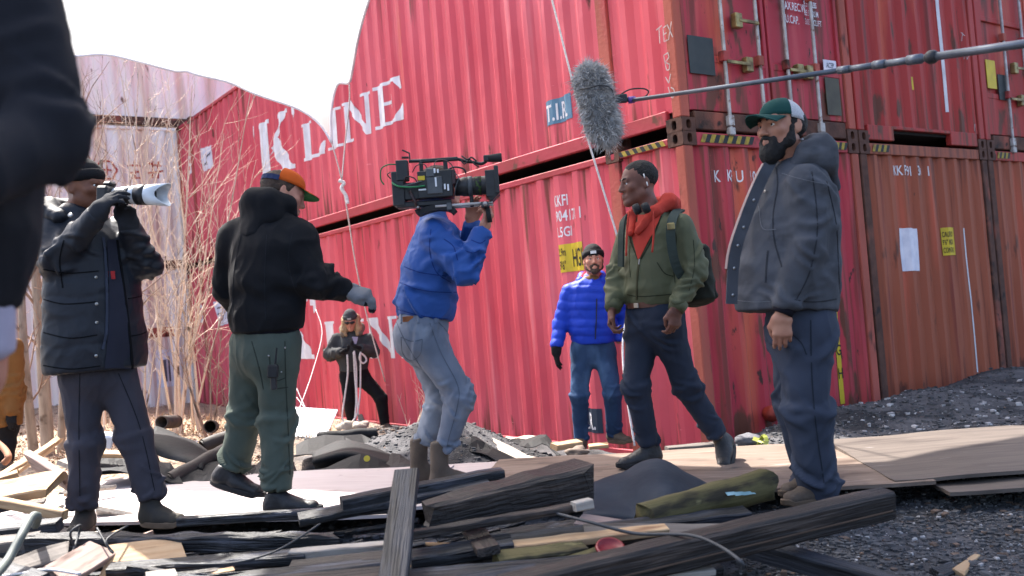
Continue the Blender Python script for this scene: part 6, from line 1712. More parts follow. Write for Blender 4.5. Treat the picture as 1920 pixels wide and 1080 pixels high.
# ---- person in ochre jacket by the trees ----------------------------------------
def build_ochre():
    D = 8.6; J = lambda x, y, dd=0.0: P(x, y, D+dd)
    fw = unit([.3, -.95, 0]); sd = np.cross(fw, UPZ)
    g0 = J(2, 870); gg = float(gz(np.array([g0[0]]), np.array([g0[1]]))[0])
    par = person('person in ochre work jacket behind the figure at the edge, by the tree trunks', g0*[1, 1, 0] + [0, 0, gg])
    H = Loc(J(-8, 585), basis(fw, UPZ), 1.0); nb = J(-4, 628)
    j = dict(side=sd, pel=J(0, 790), waist=J(-1, 740), chest=J(-2, 690), neck=nb,
             shR=J(-42, 650), elR=J(-52, 715), wrR=J(-38, 770, -.1), shL=J(26, 650, .02), elL=J(25, 722, -.02), wrL=J(22, 775, -.12),
             hipR=J(-18, 795), knR=J(-18, 860), anR=J(-18, 905), hipL=J(14, 795), knL=J(14, 860), anL=J(16, 905))
    for s in 'LR':
        j['an'+s][2] = gg + .09; j['kn'+s][2] = .5*(j['hip'+s][2] + gg + .09)
    sdf_obj('body', body_prims(j) + head_prims(H, 1, 1, nb), sk_light, par, h=.015, fine=[(H.o, .13, .010)])
    beanie(H, par, f_dkwool)
    cloth('jacket', torso_prims([(J(0, 792), .19, .15), (J(0, 740), .205, .155), (J(-2, 680), .20, .14), (nb, .09, .085)], sd, .05) + limb([j['shR'], j['elR'], j['wrR']], [.085, .075, .058], .035, 2) + limb([j['shL'], j['elL'], j['wrL']], [.085, .078, .06], .035, 2) + [PL(J(0, 800), -UPZ)], f_ochre, par, [(j['shL'], j['elL'], .9, .4, .08, .012, .16), (j['elL'], j['wrL'], .4, .4, .07, .010, .16)], seed=92, famp=.008, h=.013)
    legs = []
    for s in 'LR': legs += limb([j['hip'+s], j['kn'+s], j['an'+s]], [.10, .08, .062], .05, 2)
    cloth('trousers', legs + [EC(J(0, 775), J(0, 800), .15, .155, side=sd, da=.11, db=.11, k=.05)], f_trblack, par, [], seed=94, famp=.006, h=.014)
    for s, tn in (('L', -1), ('R', 1)):
        sdf_obj('glove', hand_prims(j['wr'+s], [0, -.2, -1], [0, .5, 0], tn, curl=.6, fat=1.2), f_dkwool, par, h=.009)
        g = j['an'+s]*[1, 1, 0] + [0, 0, gg]; shoe(par, g - fw*.08, g + fw*.2, l_brown, l_tan, 0, name='shoe')
    local(par)
build_ochre()
# ------------------------------------------------------------------ overhead silk
def build_silk():
    m = bpy.data.materials.new('white_silk'); m.use_nodes = True; nt = m.node_tree
    for n in list(nt.nodes): nt.nodes.remove(n)
    out = _n(nt, 'ShaderNodeOutputMaterial'); tr = _n(nt, 'ShaderNodeBsdfTranslucent'); df = _n(nt, 'ShaderNodeBsdfDiffuse'); mx = _n(nt, 'ShaderNodeMixShader'); tp = _n(nt, 'ShaderNodeBsdfTransparent'); m2 = _n(nt, 'ShaderNodeMixShader')
    tc = _n(nt, 'ShaderNodeTexCoord'); no = _n(nt, 'ShaderNodeTexNoise'); no.inputs['Scale'].default_value = 1.1; no.inputs['Detail'].default_value = 6; no.inputs['Distortion'].default_value = 1.2; nt.links.new(tc.outputs['Object'], no.inputs['Vector'])
    cr = _n(nt, 'ShaderNodeMapRange'); cr.inputs[3].default_value = .40; cr.inputs[4].default_value = .54; nt.links.new(no.outputs[0], cr.inputs[0])
    cc = _n(nt, 'ShaderNodeCombineColor')
    tint = (.955, .99, 1.0)
    for i in range(3):
        mm = _n(nt, 'ShaderNodeMath', operation='MULTIPLY'); mm.inputs[1].default_value = tint[i]; nt.links.new(cr.outputs[0], mm.inputs[0]); nt.links.new(mm.outputs[0], cc.inputs[i])
    nt.links.new(cc.outputs[0], tr.inputs[0]); nt.links.new(cc.outputs[0], df.inputs[0])
    mx.inputs[0].default_value = .38; nt.links.new(tr.outputs[0], mx.inputs[1]); nt.links.new(df.outputs[0], mx.inputs[2])
    vd = _n(nt, 'ShaderNodeVectorMath', operation='DISTANCE'); nt.links.new(tc.outputs['Object'], vd.inputs[0]); vd.inputs[1].default_value = tuple(P(622, 268, 9.0)); vr = _n(nt, 'ShaderNodeMapRange'); vr.inputs[1].default_value = .1; vr.inputs[2].default_value = .75; vr.inputs[3].default_value = .55; vr.inputs[4].default_value = .05; nt.links.new(vd.outputs['Value'], vr.inputs[0]); nt.links.new(vr.outputs[0], m2.inputs[0]); nt.links.new(mx.outputs[0], m2.inputs[1]); nt.links.new(tp.outputs[0], m2.inputs[2]); nt.links.new(m2.outputs[0], out.inputs[0])
    Lc, Ne, Nr, Nl = P(44, 115, 8.65), P(993, -150, 7.2), np.array([3.3, 3.6, 4.9]), np.array([-3.3, 4.0, 5.3])
    bot = spline([P(*q) for q in ((622, 268, 9.0), (600, 234, 8.98), (560, 205, 8.95), (480, 177, 8.9), (430, 155, 8.85), (372, 141, 8.8), (350, 134, 8.8), (325, 133, 8.78), (260, 116, 8.7), (200, 103, 8.65), (140, 106, 8.62))] + [Lc], 5)
    rgt = spline([P(*q) for q in ((622, 268, 9.0), (621, 212, 8.95), (632, 160, 8.85), (654, 155, 8.75), (661, 130, 8.6), (672, 70, 8.3), (692, 0, 8.0), (735, -110, 7.6))] + [Ne, np.array([1.22, 7.66, 4.95]), np.array([1.8, 7.05, 4.95]), np.array([3.1, 5.4, 4.95]), Nr], 6)  # unseen run above the frame is shaped to shade the right side
    nu, nv = len(bot), len(rgt)
    _l = spline([Lc, np.array([-4.02, 8.25, 4.95]), np.array([-2.65, 7.6, 4.95]), np.array([-2.75, 6.3, 5.1]), Nl], 12)  # unseen left edge, notched so sun reaches the left plywood, heap stays shaded
    lft = [_l[min(len(_l)-1, int(round(i/(nv-1)*(len(_l)-1))))] for i in range(nv)]; top = [Nr + (Nl-Nr)*(i/(nu-1)) for i in range(nu)]
    V = np.zeros((nu, nv, 3))
    for i in range(nu):
        u = i/(nu-1)
        for k in range(nv):
            v = k/(nv-1)
            V[i, k] = (1-v)*bot[i] + v*top[i] + (1-u)*rgt[k] + u*lft[k] - ((1-u)*(1-v)*bot[0] + u*(1-v)*bot[-1] + (1-u)*v*rgt[-1] + u*v*Nl)
    W = V.reshape(-1, 3)
    uu = np.repeat(np.linspace(0, 1, nu), nv); vv = np.tile(np.linspace(0, 1, nv), nu)
    inn = np.clip(np.minimum(np.minimum(uu, 1-uu), np.minimum(vv, 1-vv))*6, 0, 1)
    W[:, 2] += inn*(.10*gnoise(W*.7) + .03*gnoise(W*2.3)) - .25*inn*np.sin(math.pi*uu)*np.sin(math.pi*vv)
    i = np.arange(nu*nv).reshape(nu, nv)
    Q = np.stack([i[:-1, :-1].ravel(), i[1:, :-1].ravel(), i[1:, 1:].ravel(), i[:-1, 1:].ravel()], 1)
    sk = thing('overhead_silk', 'big white diffusion cloth stretched overhead by ropes', 'silk', tuple(P(622, 268, 9.0)))
    link('cloth', np_mesh('cloth', W, Q, m), sk)
    MB().tube(bot, .012, 6).build('hem', _mats['paper_label'], sk, True); MB().tube(rgt, .012, 6).build('hem', _mats['paper_label'], sk, True)
    local(sk)
    r1 = thing('tie_rope', 'white tie-down rope from the silk corner past the gloved hand', 'rope', tuple(P(725, 735, 11.6)))
    kn = P(641, 338, 9.25)
    MB().tube(spline([P(622, 268, 9.0), P(634, 310, 9.15), kn], 4), .007, 6).build('strand', m_rope, r1, True)
    MB().tube(spline([P(655, 158, 8.75), P(655, 195, 8.9), P(647, 270, 9.1), kn], 4), .007, 6).build('strand', m_rope, r1, True)
    MB().tube(spline([kn + [-.03, 0, 0], kn + [.02, 0, -.03], kn + [-.01, 0, -.08], kn + [.03, 0, -.16], kn + [.04, 0, -.24]], 5), .018, 8).build('knot', m_rope, r1, True)
    MB().tube(spline([kn, P(652, 400, 9.6), P(668, 500, 10.2), P(690, 600, 10.9), P(722, 715, 11.6)], 5), .008, 6).build('strand', m_rope, r1, True)
    local(r1)
    r2 = thing('tie_rope', 'long white guy rope slanting down in front of the height sign', 'rope', tuple(P(1186, 838, 7.4)))
    MB().tube(spline([Ne, P(1035, 0, 7.25), P(1095, 235, 7.35), P(1164, 468, 7.5), P(1178, 560, 7.6), P(1168, 640, 7.6), P(1172, 720, 7.5), P(1190, 836, 7.4)], 6), .0085, 6).build('strand', m_rope, r2, True); local(r2)
    r3 = thing('tie_rope', 'thin cords running down in front of the white board', 'rope', tuple(P(640, 830, 9.0)))
    for pts in ([(592, 580, 11.6), (604, 625, 11.2), (585, 700, 10.4), (560, 770, 9.4), (552, 800, 9.2)], [(556, 728, 9.6), (575, 770, 9.3), (596, 812, 9.0)], [(556, 745, 9.5), (590, 790, 9.1), (612, 820, 8.9)]):
        MB().tube(spline([P(*q) for q in pts], 5), .0045, 5).build('strand', m_rope, r3, True)
    local(r3)
build_silk()

# ------------------------------------------------------------------ boom microphone
def build_boom():
    D = 4.75; J = lambda x, y, dd=0.0: P(x, y, D+dd)
    t = thing('boom_microphone', 'boom pole with a furry grey microphone windshield over the walking man', 'boom microphone', tuple(J(1122, 195)))
    a, b = J(1108, 150), J(1132, 240); ax = unit(b-a)
    m_fur = pmat('grey_fur', lin((150, 152, 154)), lin((104, 106, 108)), scale=30, rough=.9); m_furd = pmat('fur_strand', lin((206, 202, 198)), lin((150, 148, 146)), scale=25, rough=.7)
    ws = sdf_obj('windshield', [EC(a, b, .076, .080, k=.02)], m_fur, t, h=.010, post=lambda V, N: V + N*(.008*gnoise(V*22))[:, None])
    rs = np.random.RandomState(3); n = 9000
    tt = rs.rand(n)*1.7 - .35; an = rs.rand(n)*2*math.pi
    s1 = unit(np.cross(ax, [0, 1, 0.2])); s2 = np.cross(ax, s1); L = np.linalg.norm(b-a)
    rad = np.where((tt > 0) & (tt < 1), .078, .078*np.sqrt(np.clip(1-((np.where(tt > 1, tt-1, -tt))*L/.078)**2, 0, 1)))
    dirn = np.cos(an)[:, None]*s1 + np.sin(an)[:, None]*s2
    ex = np.where(tt > 1, (tt-1)*L/.078, np.where(tt < 0, tt*L/.078, 0))
    ex = np.clip(ex, -1, 1)
    nrm = dirn*np.sqrt(1-ex**2)[:, None] + ax*ex[:, None]
    base = a + ax*(np.clip(tt, 0, 1)*L)[:, None] + nrm*.076
    hl = .016 + .018*rs.rand(n)
    drop = rs.normal(size=(n, 3))*.55 + ax*.35
    tip = base + (nrm + drop)*hl[:, None]; tip2 = base + (nrm*.7 + drop*.3)*(hl*.5)[:, None]
    w = np.cross(nrm, rs.normal(size=(n, 3))); w /= np.linalg.norm(w, axis=1)[:, None]; w *= .0016
    V = np.stack([base - w, base + w, tip2 + w*.8, tip], 1).reshape(-1, 3)
    o = link('fur', np_mesh('fur', V, np.arange(4*n).reshape(n, 4), m_furd, smooth=False), ws); o['kind'] = 'stuff'
    kk = pmat('mount_black', lin((32, 32, 36)), lin((46, 46, 50)), scale=20, rough=.5)
    MB().tube([J(1142, 190), J(1185, 186)], .012, 8).build('mount', kk, t); MB().box((-.03, -.012, -.025), (.03, .012, .02), Matrix.Translation(Vector(J(1165, 184))), .005).build('mount_clamp', kk, t)
    MB().tube(spline([J(1160, 180), J(1180, 168), J(1205, 166), J(1216, 172), J(1208, 182), J(1192, 186)], 5), .004, 6).build('cable', kk, t, True)
    MB().tube(spline([J(1086, 168, -.07), J(1105, 165, -.12), J(1125, 160, -.12), J(1145, 165, -.06), J(1152, 185, -.02)], 5), .004, 6).build('cable', kk, t, True)
    MB().lathe([(0, 0), (.018, 0), (.018, .03), (.012, .04), (0, .04)], frame_between(J(1178, 188), J(1200, 185)) @ Matrix.Rotation(math.pi/2, 4, 'Y')).build('swivel', pmat('violet_knob', lin((140, 96, 190)), lin((110, 70, 160)), scale=20, rough=.4), t, True)
    p0, p1 = J(1184, 188), P(2060, 62, 2.9)
    f = lambda x: p0 + (p1-p0)*x
    m_pole = pmat('boom_grey', lin((118, 124, 134)), lin((98, 104, 114)), scale=14, rough=.35, metal=.4)
    # find parameter for an image column
    def par(px):
        lo, hi = 0, 1
        for _ in range(40):
            mid = (lo+hi)/2; q = f(mid) - CAMPOS; x = 960 + FPX*(q @ CR)/(q @ _F)
            lo, hi = (mid, hi) if x < px else (lo, mid)
        return lo
    secs = [(1184, 1582, .0105), (1582, 1650, .0125), (1650, 1735, .0135), (1735, 2050, .0150)]
    for a_, b_, r in secs: MB().tube([f(par(a_)), f(par(b_))], r, 14).build('pole_section', m_pole, t, True)
    for a_, b_, r in ((1572, 1594, .0155), (1638, 1660, .017), (1702, 1728, .0185)): MB().tube([f(par(a_)), f(par(b_))], r, 14).build('locking_collar', m_pole, t, True)
    MB().tube([f(par(1738)), f(par(1743)), f(par(1751)), f(par(1756))], [.019, .025, .025, .019], 14).build('foam_ring', kk, t, True)
    local(t)
build_boom()

# ------------------------------------------------------------------ timber and scrap
W_CHAR = m_wood('charred_wood', lin((22, 22, 25)), lin((38, 39, 44)), [(lin((86, 88, 98)), 3.0, .52, .70, (1, 9, 9)), (lin((18, 17, 18)), 7, .55, .65, (1, 4, 4))], bump=.9, rough=.55, bd=.018, spec=.4)
W_DARK = m_wood('dark_timber', lin((33, 27, 25)), lin((46, 38, 35)), [(lin((92, 78, 70)), 2.4, .54, .72, (1, 7, 7)), (lin((34, 28, 28)), 5, .56, .68, (1, 5, 5))], bump=.7, rough=.55, bd=.014, spec=.35)
W_BLUE = m_wood('blue_black_plank', lin((44, 46, 54)), lin((64, 67, 76)), [(lin((26, 26, 30)), 3, .50, .62, (1, 9, 9)), (lin((150, 132, 112)), 4, .70, .76, (1, 14, 14))], bump=.7, rough=.6, bd=.014, spec=.35)
W_GREY = m_wood('weathered_wood', lin((132, 122, 116)), lin((160, 150, 142)), [(lin((90, 80, 76)), 3, .56, .70, (1, 8, 8))], bump=.5)
W_TAN = m_wood('raw_lumber', lin((196, 156, 116)), lin((216, 182, 142)), [(lin((150, 112, 82)), 3, .58, .72, (1, 8, 8))], bump=.4)
W_PALE = m_wood('pale_board', lin((206, 198, 188)), lin((184, 172, 160)), [(lin((120, 108, 100)), 4, .60, .72, (1, 9, 9))], bump=.4)
W_PINK = m_wood('pinkish_board', lin((176, 148, 138)), lin((198, 172, 160)), [(lin((120, 98, 90)), 3, .58, .70, (1, 7, 7))], bump=.4)
W_OLIVE = m_wood('mossy_wood', lin((86, 80, 46)), lin((112, 102, 66)), [(lin((52, 46, 32)), 4, .52, .64, (1, 3, 3)), (lin((150, 140, 96)), 6, .66, .74, (1, 3, 3))], bump=.7)
TIMB = 0
def timber(label, a, b, w, t, mat, roll=0.0, name='timber', n=14, rough=.004, broken=(0, 0), taper=1.0, group='scrap timber heap', bow=0.0, cat='timber'):
    """a, b: (pixel x, pixel y, distance); w = height across the view, t = other side"""
    global TIMB
    TIMB += 1
    A = P(*a) if len(a) == 3 else np.asarray(a[:3]); B_ = P(*b)
    M = frame_between(A, B_) @ Matrix.Rotation(roll, 4, 'X'); L = float(np.linalg.norm(B_-A))
    rs = np.random.RandomState(TIMB); bv = min(w, t)*.12
    sec = [(-t/2+bv, -w/2), (t/2-bv, -w/2), (t/2, -w/2+bv), (t/2, w/2-bv), (t/2-bv, w/2), (-t/2+bv, w/2), (-t/2, w/2-bv), (-t/2, -w/2+bv)]
    V = []
    for i in range(n+1):
        u = i/n; s = 1 + (taper-1)*u
        for y, z in sec:
            x = L*u
            if i in (0, n):
                br = broken[0 if i == 0 else 1]
                x += br*(rs.rand()-.5)*2
            V.append((x, y*s, z*s + bow*math.sin(math.pi*u)))
    V = np.array(V)
    V[:, 1:] += rough*np.stack([gnoise(V*[9, 22, 22] + TIMB*3.7), gnoise(V*[9, 22, 22] + TIMB*5.1 + 40)], 1)
    F = []
    for i in range(n):
        for k in range(8): F.append((i*8+k, i*8+(k+1) % 8, (i+1)*8+(k+1) % 8, (i+1)*8+k))
    F.append(tuple(range(8))[::-1]); F.append(tuple(n*8+k for k in range(8)))
    o = MB().add(V, F).build(name, mat); o.matrix_world = M
    return tag(o, label, cat, group)
timber('heavy dark square timber reaching toward the gravel, nearest on the right', (940, 1116, 3.00), (1664, 943, 3.55), .112, .09, W_DARK, .12, 'square_timber', 24)
_bt = bpy.data.objects['square_timber']; _L = float(np.linalg.norm(P(940, 1116, 3.0) - P(1664, 943, 3.55)))
MB().box((.02, -.0515, -.014), (_L-.02, -.046, -.010)).build('pale_joint', m_wood('pale_joint', lin((120, 96, 80)), lin((96, 78, 66))), _bt)
timber('dark plank sloping down beneath the heavy square timber', (1350, 1010, 3.60), (1740, 1118, 3.15), .08, .06, W_BLUE, .2, 'plank')
timber('blue black plank standing upright in front of the operator boots', (763, 886, 3.62), (733, 1125, 2.95), .04, .096, W_BLUE, 0, 'plank', 16, .003, (.004, 0))
timber('thick charred beam with a broken end below the operator', (798, 968, 3.62), (1086, 902, 3.90), .105, .13, W_DARK, .05, 'charred_beam', 22, .012, (.02, .04), 1.5)
timber('thin brown batten lying under the thick charred beam', (770, 1003, 3.42), (1106, 946, 3.60), .030, .05, W_DARK, 0, 'batten', 14)
timber('short pale tip of a batten beside the charred beam end', (1075, 950, 3.55), (1108, 943, 3.58), .036, .05, W_PALE, 0, 'batten', 4)
timber('black plank in front of the operator boots with a sawn end', (640, 945, 4.05), (942, 888, 4.32), .055, .07, W_CHAR, .1, 'plank', 14, .004)
timber('black plank under the one with the sawn end', (560, 975, 4.00), (915, 905, 4.25), .035, .09, W_CHAR, .2, 'plank', 14, .004)
timber('long black pole between the shoes of photographer and orange cap man', (335, 978, 4.35), (750, 952, 4.25), .042, .05, W_CHAR, 0, 'pole', 16, .004)
timber('long charred squared log crossing the lower left', (55, 1018, 3.80), (632, 1016, 3.72), .066, .065, W_CHAR, .1, 'charred_log', 70, .016, (.01, .03))
timber('pale weathered board left of the upright plank', (545, 1040, 3.58), (738, 1024, 3.55), .035, .05, W_PALE, .1, 'board')
timber('dark plank below the pale weathered board', (545, 1066, 3.45), (738, 1046, 3.45), .035, .08, W_DARK, .2, 'plank')
timber('dark plank lying below the long charred squared log', (205, 1070, 3.55), (575, 1042, 3.58), .04, .07, W_CHAR, .2, 'plank')
timber('black plank along the bottom, left of the upright plank', (300, 1104, 3.32), (742, 1056, 3.42), .04, .07, W_CHAR, .15, 'plank')
timber('lowest dark plank at the foot of the upright plank', (450, 1108, 3.20), (745, 1080, 3.30), .05, .09, W_DARK, .25, 'plank')
timber('stubby sawn plank end jutting toward the camera under the charred beam', (884, 990, 3.75), (916, 1034, 3.28), .03, .085, W_DARK, .1, 'plank', 6)
timber('long dark plank running under the mossy log', (905, 1020, 3.52), (1400, 962, 3.80), .035, .08, W_BLUE, .2, 'plank', 18)
timber('light brown split plank below the long dark plank', (955, 1026, 3.44), (1250, 992, 3.56), .028, .06, W_TAN, .2, 'plank')
timber('thick black plank right of the upright plank', (770, 1050, 3.38), (960, 1020, 3.45), .05, .09, W_CHAR, .2, 'plank')
timber('mossy dark slab beneath the light brown split plank', (930, 1056, 3.30), (1095, 1034, 3.42), .06, .08, W_OLIVE, .3, 'slab', 14, .008)
timber('dark plank at the bottom between upright plank and heavy timber', (770, 1092, 3.15), (1130, 1062, 3.28), .05, .10, W_CHAR, .3, 'plank')
timber('dark flat board near the bottom right of the upright plank', (745, 1120, 2.98), (1010, 1082, 3.15), .04, .11, W_BLUE, .4, 'board')
timber('olive brown splinter beside the red lid', (1030, 1062, 3.25), (1130, 1030, 3.38), .022, .035, W_OLIVE, .2, 'splinter', 8)
timber('grey weathered plank crossing behind the red lid', (1095, 1000, 3.60), (1455, 1000, 3.60), .03, .10, W_GREY, .3, 'plank')
timber('pale board under the slate sheet', (1085, 975, 3.75), (1260, 1000, 3.6), .015, .12, W_PINK, .1, 'board')
timber('pale scrap board at the bottom under the heavy square timber', (1150, 1078, 3.2), (1330, 1060, 3.3), .02, .10, W_PALE, .3, 'board')
# left hand heap
timber('yellowish broken lath leaning up beside the tree trunks', (-10, 903, 5.05), (94, 838, 5.55), .045, .05, W_TAN, .2, 'lath', 12, .004, (.01, .02))
timber('second yellowish lath next to the tree trunks', (30, 884, 5.2), (110, 824, 5.7), .03, .04, W_TAN, .4, 'lath', 10, .004, (.01, .02))
timber('short yellowish stick under the laths', (-8, 902, 4.9), (34, 888, 4.95), .03, .05, W_TAN, .2, 'stick', 6)
timber('pinkish grey board tipped against the laths', (60, 862, 5.15), (126, 903, 4.85), .12, .04, W_PINK, .5, 'board', 10, .004)
timber('broad broken tan plank left of the photographer', (-20, 926, 4.70), (108, 905, 4.62), .05, .16, W_TAN, .5, 'plank', 12, .008, (.0, .05))
timber('orange toned sawn stud pointing at the photographer shoe', (-20, 938, 4.45), (122, 966, 4.38), .045, .05, W_TAN, 0, 'stud', 10)
timber('dark broken block left of the sawn stud', (-15, 955, 4.5), (28, 945, 4.55), .05, .06, W_BLUE, 0, 'block', 6)
timber('blue black block lying across the lower left', (-20, 1000, 4.0), (112, 985, 4.0), .05, .07, W_BLUE, .2, 'block', 8)
timber('grey plank beneath the blue black block', (-20, 1022, 3.85), (70, 1012, 3.85), .04, .09, W_GREY, .2, 'plank', 8)
timber('grey brown slab in the bottom left corner', (10, 1072, 3.42), (128, 1034, 3.55), .035, .10, W_GREY, .4, 'slab', 8, .006, (.01, .02))
timber('tan scrap plank in the bottom left, third from the corner', (105, 1082, 3.35), (190, 1032, 3.65), .03, .12, W_PINK, .5, 'plank', 8, .004, (.02, .01))
timber('broken sheet of tan plywood in the lower left', (190, 1056, 3.60), (335, 1036, 3.68), .015, .20, W_TAN, .45, 'board', 10, .005, (.05, .06))
timber('dark plank in the very bottom left corner', (-20, 1062, 3.45), (75, 1092, 3.25), .04, .08, W_BLUE, .2, 'plank', 8)
timber('white scrap of board at the bottom edge, lower left', (275, 1085, 3.25), (330, 1076, 3.3), .02, .06, W_PALE, .3, 'board', 5)
timber('light lath lying behind the photographer legs', (170, 850, 6.3), (235, 852, 6.2), .03, .06, W_TAN, .3, 'lath', 8)
timber('tan board lying left of the white foam block', (120, 872, 5.9), (180, 850, 6.3), .03, .10, W_PALE, .4, 'board', 8)
timber('cut lumber piece left of the puffer man shoes', (1038, 838, 7.35), (1086, 830, 7.5), .045, .09, W_TAN, .2, 'lumber_piece', 6)
timber('cut lumber piece between the puffer man shoes', (1104, 838, 7.6), (1140, 834, 7.6), .03, .08, W_TAN, .1, 'lumber_piece', 6)
timber('pale strip of wood behind the heel of the walking man', (1250, 842, 6.9), (1345, 833, 7.0), .03, .08, W_GREY, .1, 'lath', 8)
timber('tan wedge of wood in the bottom right corner', (1795, 1085, 3.45), (1830, 1046, 3.6), .07, .05, W_TAN, .3, 'wedge', 5, .004, (.01, .02), .4)
timber('dark stick crossing the bottom right corner', (1840, 1052, 3.6), (1935, 1092, 3.4), .03, .03, W_CHAR, 0, 'stick', 8)
timber('bright yellow plastic strip in the bottom right corner', (1886, 1052, 3.65), (1940, 1070, 3.55), .012, .035, pmat('yellow_plastic', lin((214, 206, 92)), lin((190, 182, 80)), scale=9, rough=.4), .2, 'strip', 5, .001, cat='plastic strip')
timber('dark block beside the tan wedge in the bottom right', (1755, 1082, 3.45), (1790, 1070, 3.5), .05, .06, W_CHAR, .3, 'block', 5)
timber('pale flat stick on the gravel beyond the heavy timber end', (1865, 990, 4.2), (1905, 997, 4.1), .012, .04, W_PINK, .2, 'stick', 6)
timber('brown flat chip of wood on the gravel', (1735, 975, 4.2), (1770, 965, 4.3), .010, .05, W_DARK, .2, 'stick', 5)
# planks that fill the heap; each label counts them from the left
_ONES = ['', 'first', 'second', 'third', 'fourth', 'fifth', 'sixth', 'seventh', 'eighth', 'ninth', 'tenth', 'eleventh', 'twelfth', 'thirteenth', 'fourteenth', 'fifteenth', 'sixteenth', 'seventeenth', 'eighteenth', 'nineteenth']
def nth(k):
    if k < 20: return _ONES[k]
    t_, o_ = divmod(k, 10)
    return (['', '', 'twentieth', 'thirtieth', 'fortieth', 'fiftieth', 'sixtieth'][t_] if o_ == 0 else ['', '', 'twenty', 'thirty', 'forty', 'fifty', 'sixty'][t_] + '-' + _ONES[o_])
rs = np.random.RandomState(21)
FM = [[W_CHAR, W_DARK, W_CHAR, W_BLUE, W_DARK][i] for i in rs.randint(0, 5, 64)]
FX = np.sort(rs.uniform(20, 1330, 64)); fcount = {}
for k in range(64):
    cx = FX[k]; cy = rs.uniform(1000, 1085) if cx > 130 else rs.uniform(950, 1080)
    if 330 < cx < 760: cy = max(cy, 1030)
    d = 1.0/np.interp(cy, [940, 1085], [1/4.5, 1/3.45]) + .05
    p = P(cx, cy, d); an = rs.normal(0, .25); ln = rs.uniform(.3, .85)
    q = np.array([math.cos(an), math.sin(an)*.8, rs.normal(0, .05)])*ln/2
    zt = float(gz(np.array([p[0]]), np.array([p[1]]))[0]) + .05 + .05*rs.rand()
    p[2] = min(p[2], zt + .06)
    fn = {'charred_wood': 'charred black', 'dark_timber': 'dark brown', 'blue_black_plank': 'blue black'}[FM[k].name]; fcount[fn] = fcount.get(fn, 0) + 1
    o = timber('%s scrap plank half buried in the front heap, %s such from the left' % (fn, nth(fcount[fn])), (0, 0, 1), (cx, cy, d), rs.uniform(.025, .05), rs.uniform(.06, .11), FM[k], rs.normal(0, .25), 'plank', 8, .005, (.02, .02), group='half-buried planks')
    A = p - q; B_ = p + q
    L0 = (P(cx, cy, d) - P(0, 0, 1)); sc = np.linalg.norm(B_-A)/np.linalg.norm(L0)
    o.matrix_world = frame_between(A, B_) @ Matrix.Rotation(rs.normal(0, .25), 4, 'X') @ Matrix.Diagonal((sc, 1, 1, 1))
# thin black slivers lying through the heap
SX = np.sort(rs.uniform(60, 1320, 60))
for k in range(60):
    cx = SX[k]; cy = rs.uniform(985, 1080) if cx > 420 else rs.uniform(1000, 1080)
    d = np.interp(cy, [940, 1085], [4.4, 3.4]) - rs.uniform(0, .25); p = P(cx, cy, d); an = rs.normal(0, .35); ln = rs.uniform(.2, .7); q = np.array([math.cos(an), math.sin(an)*.7, rs.normal(0, .10)])*ln/2
    fm = [W_CHAR, W_CHAR, W_DARK, W_BLUE, W_TAN, W_CHAR][rs.randint(6)]
    o = timber('thin %s sliver of wood in the front heap, %s sliver from the left' % ({'charred_wood': 'charred', 'dark_timber': 'brown', 'blue_black_plank': 'blue black', 'raw_lumber': 'tan'}[fm.name], nth(k+1)), (0, 0, 1), (cx, cy, d), rs.uniform(.008, .02), rs.uniform(.012, .035), fm, rs.normal(0, .4), 'sliver', 8, .004, (.03, .04), group='thin slivers in the heap', bow=rs.normal(0, .012))
    zt = float(gz(np.array([p[0]]), np.array([p[1]]))[0]); p[2] = min(p[2], zt + .20)
    A = p - q; B_ = p + q; sc = np.linalg.norm(B_-A)/np.linalg.norm(P(cx, cy, d) - P(0, 0, 1))
    o.matrix_world = frame_between(A, B_) @ Matrix.Rotation(rs.normal(0, .5), 4, 'X') @ Matrix.Diagonal((sc, 1, 1, 1))
# splintered light scraps on the left
SX = np.sort(rs.uniform(0, 240, 16))
for k in range(16):
    cx = SX[k]; cy = rs.uniform(845, 935); d = np.interp(cy, [840, 935], [6.6, 4.7])
    p = P(cx, cy, d); an = rs.uniform(-.9, .9); ln = rs.uniform(.15, .4); q = np.array([math.cos(an), math.sin(an), rs.normal(0, .2)])*ln/2
    o = timber('small pale splintered scrap in the left hand heap, %s from the left' % nth(k+1), (0, 0, 1), (cx, cy, d), rs.uniform(.012, .03), rs.uniform(.03, .08), [W_TAN, W_PALE, W_PINK, W_GREY][rs.randint(4)], rs.normal(0, .4), 'splinter', 6, .004, (.02, .03), group='pale splintered scraps')
    zt = float(gz(np.array([p[0]]), np.array([p[1]]))[0]); p[2] = zt + rs.uniform(.03, .12)
    A = p - q; B_ = p + q; sc = np.linalg.norm(B_-A)/np.linalg.norm(P(cx, cy, d) - P(0, 0, 1))
    o.matrix_world = frame_between(A, B_) @ Matrix.Rotation(rs.normal(0, .5), 4, 'X') @ Matrix.Diagonal((sc, 1, 1, 1))

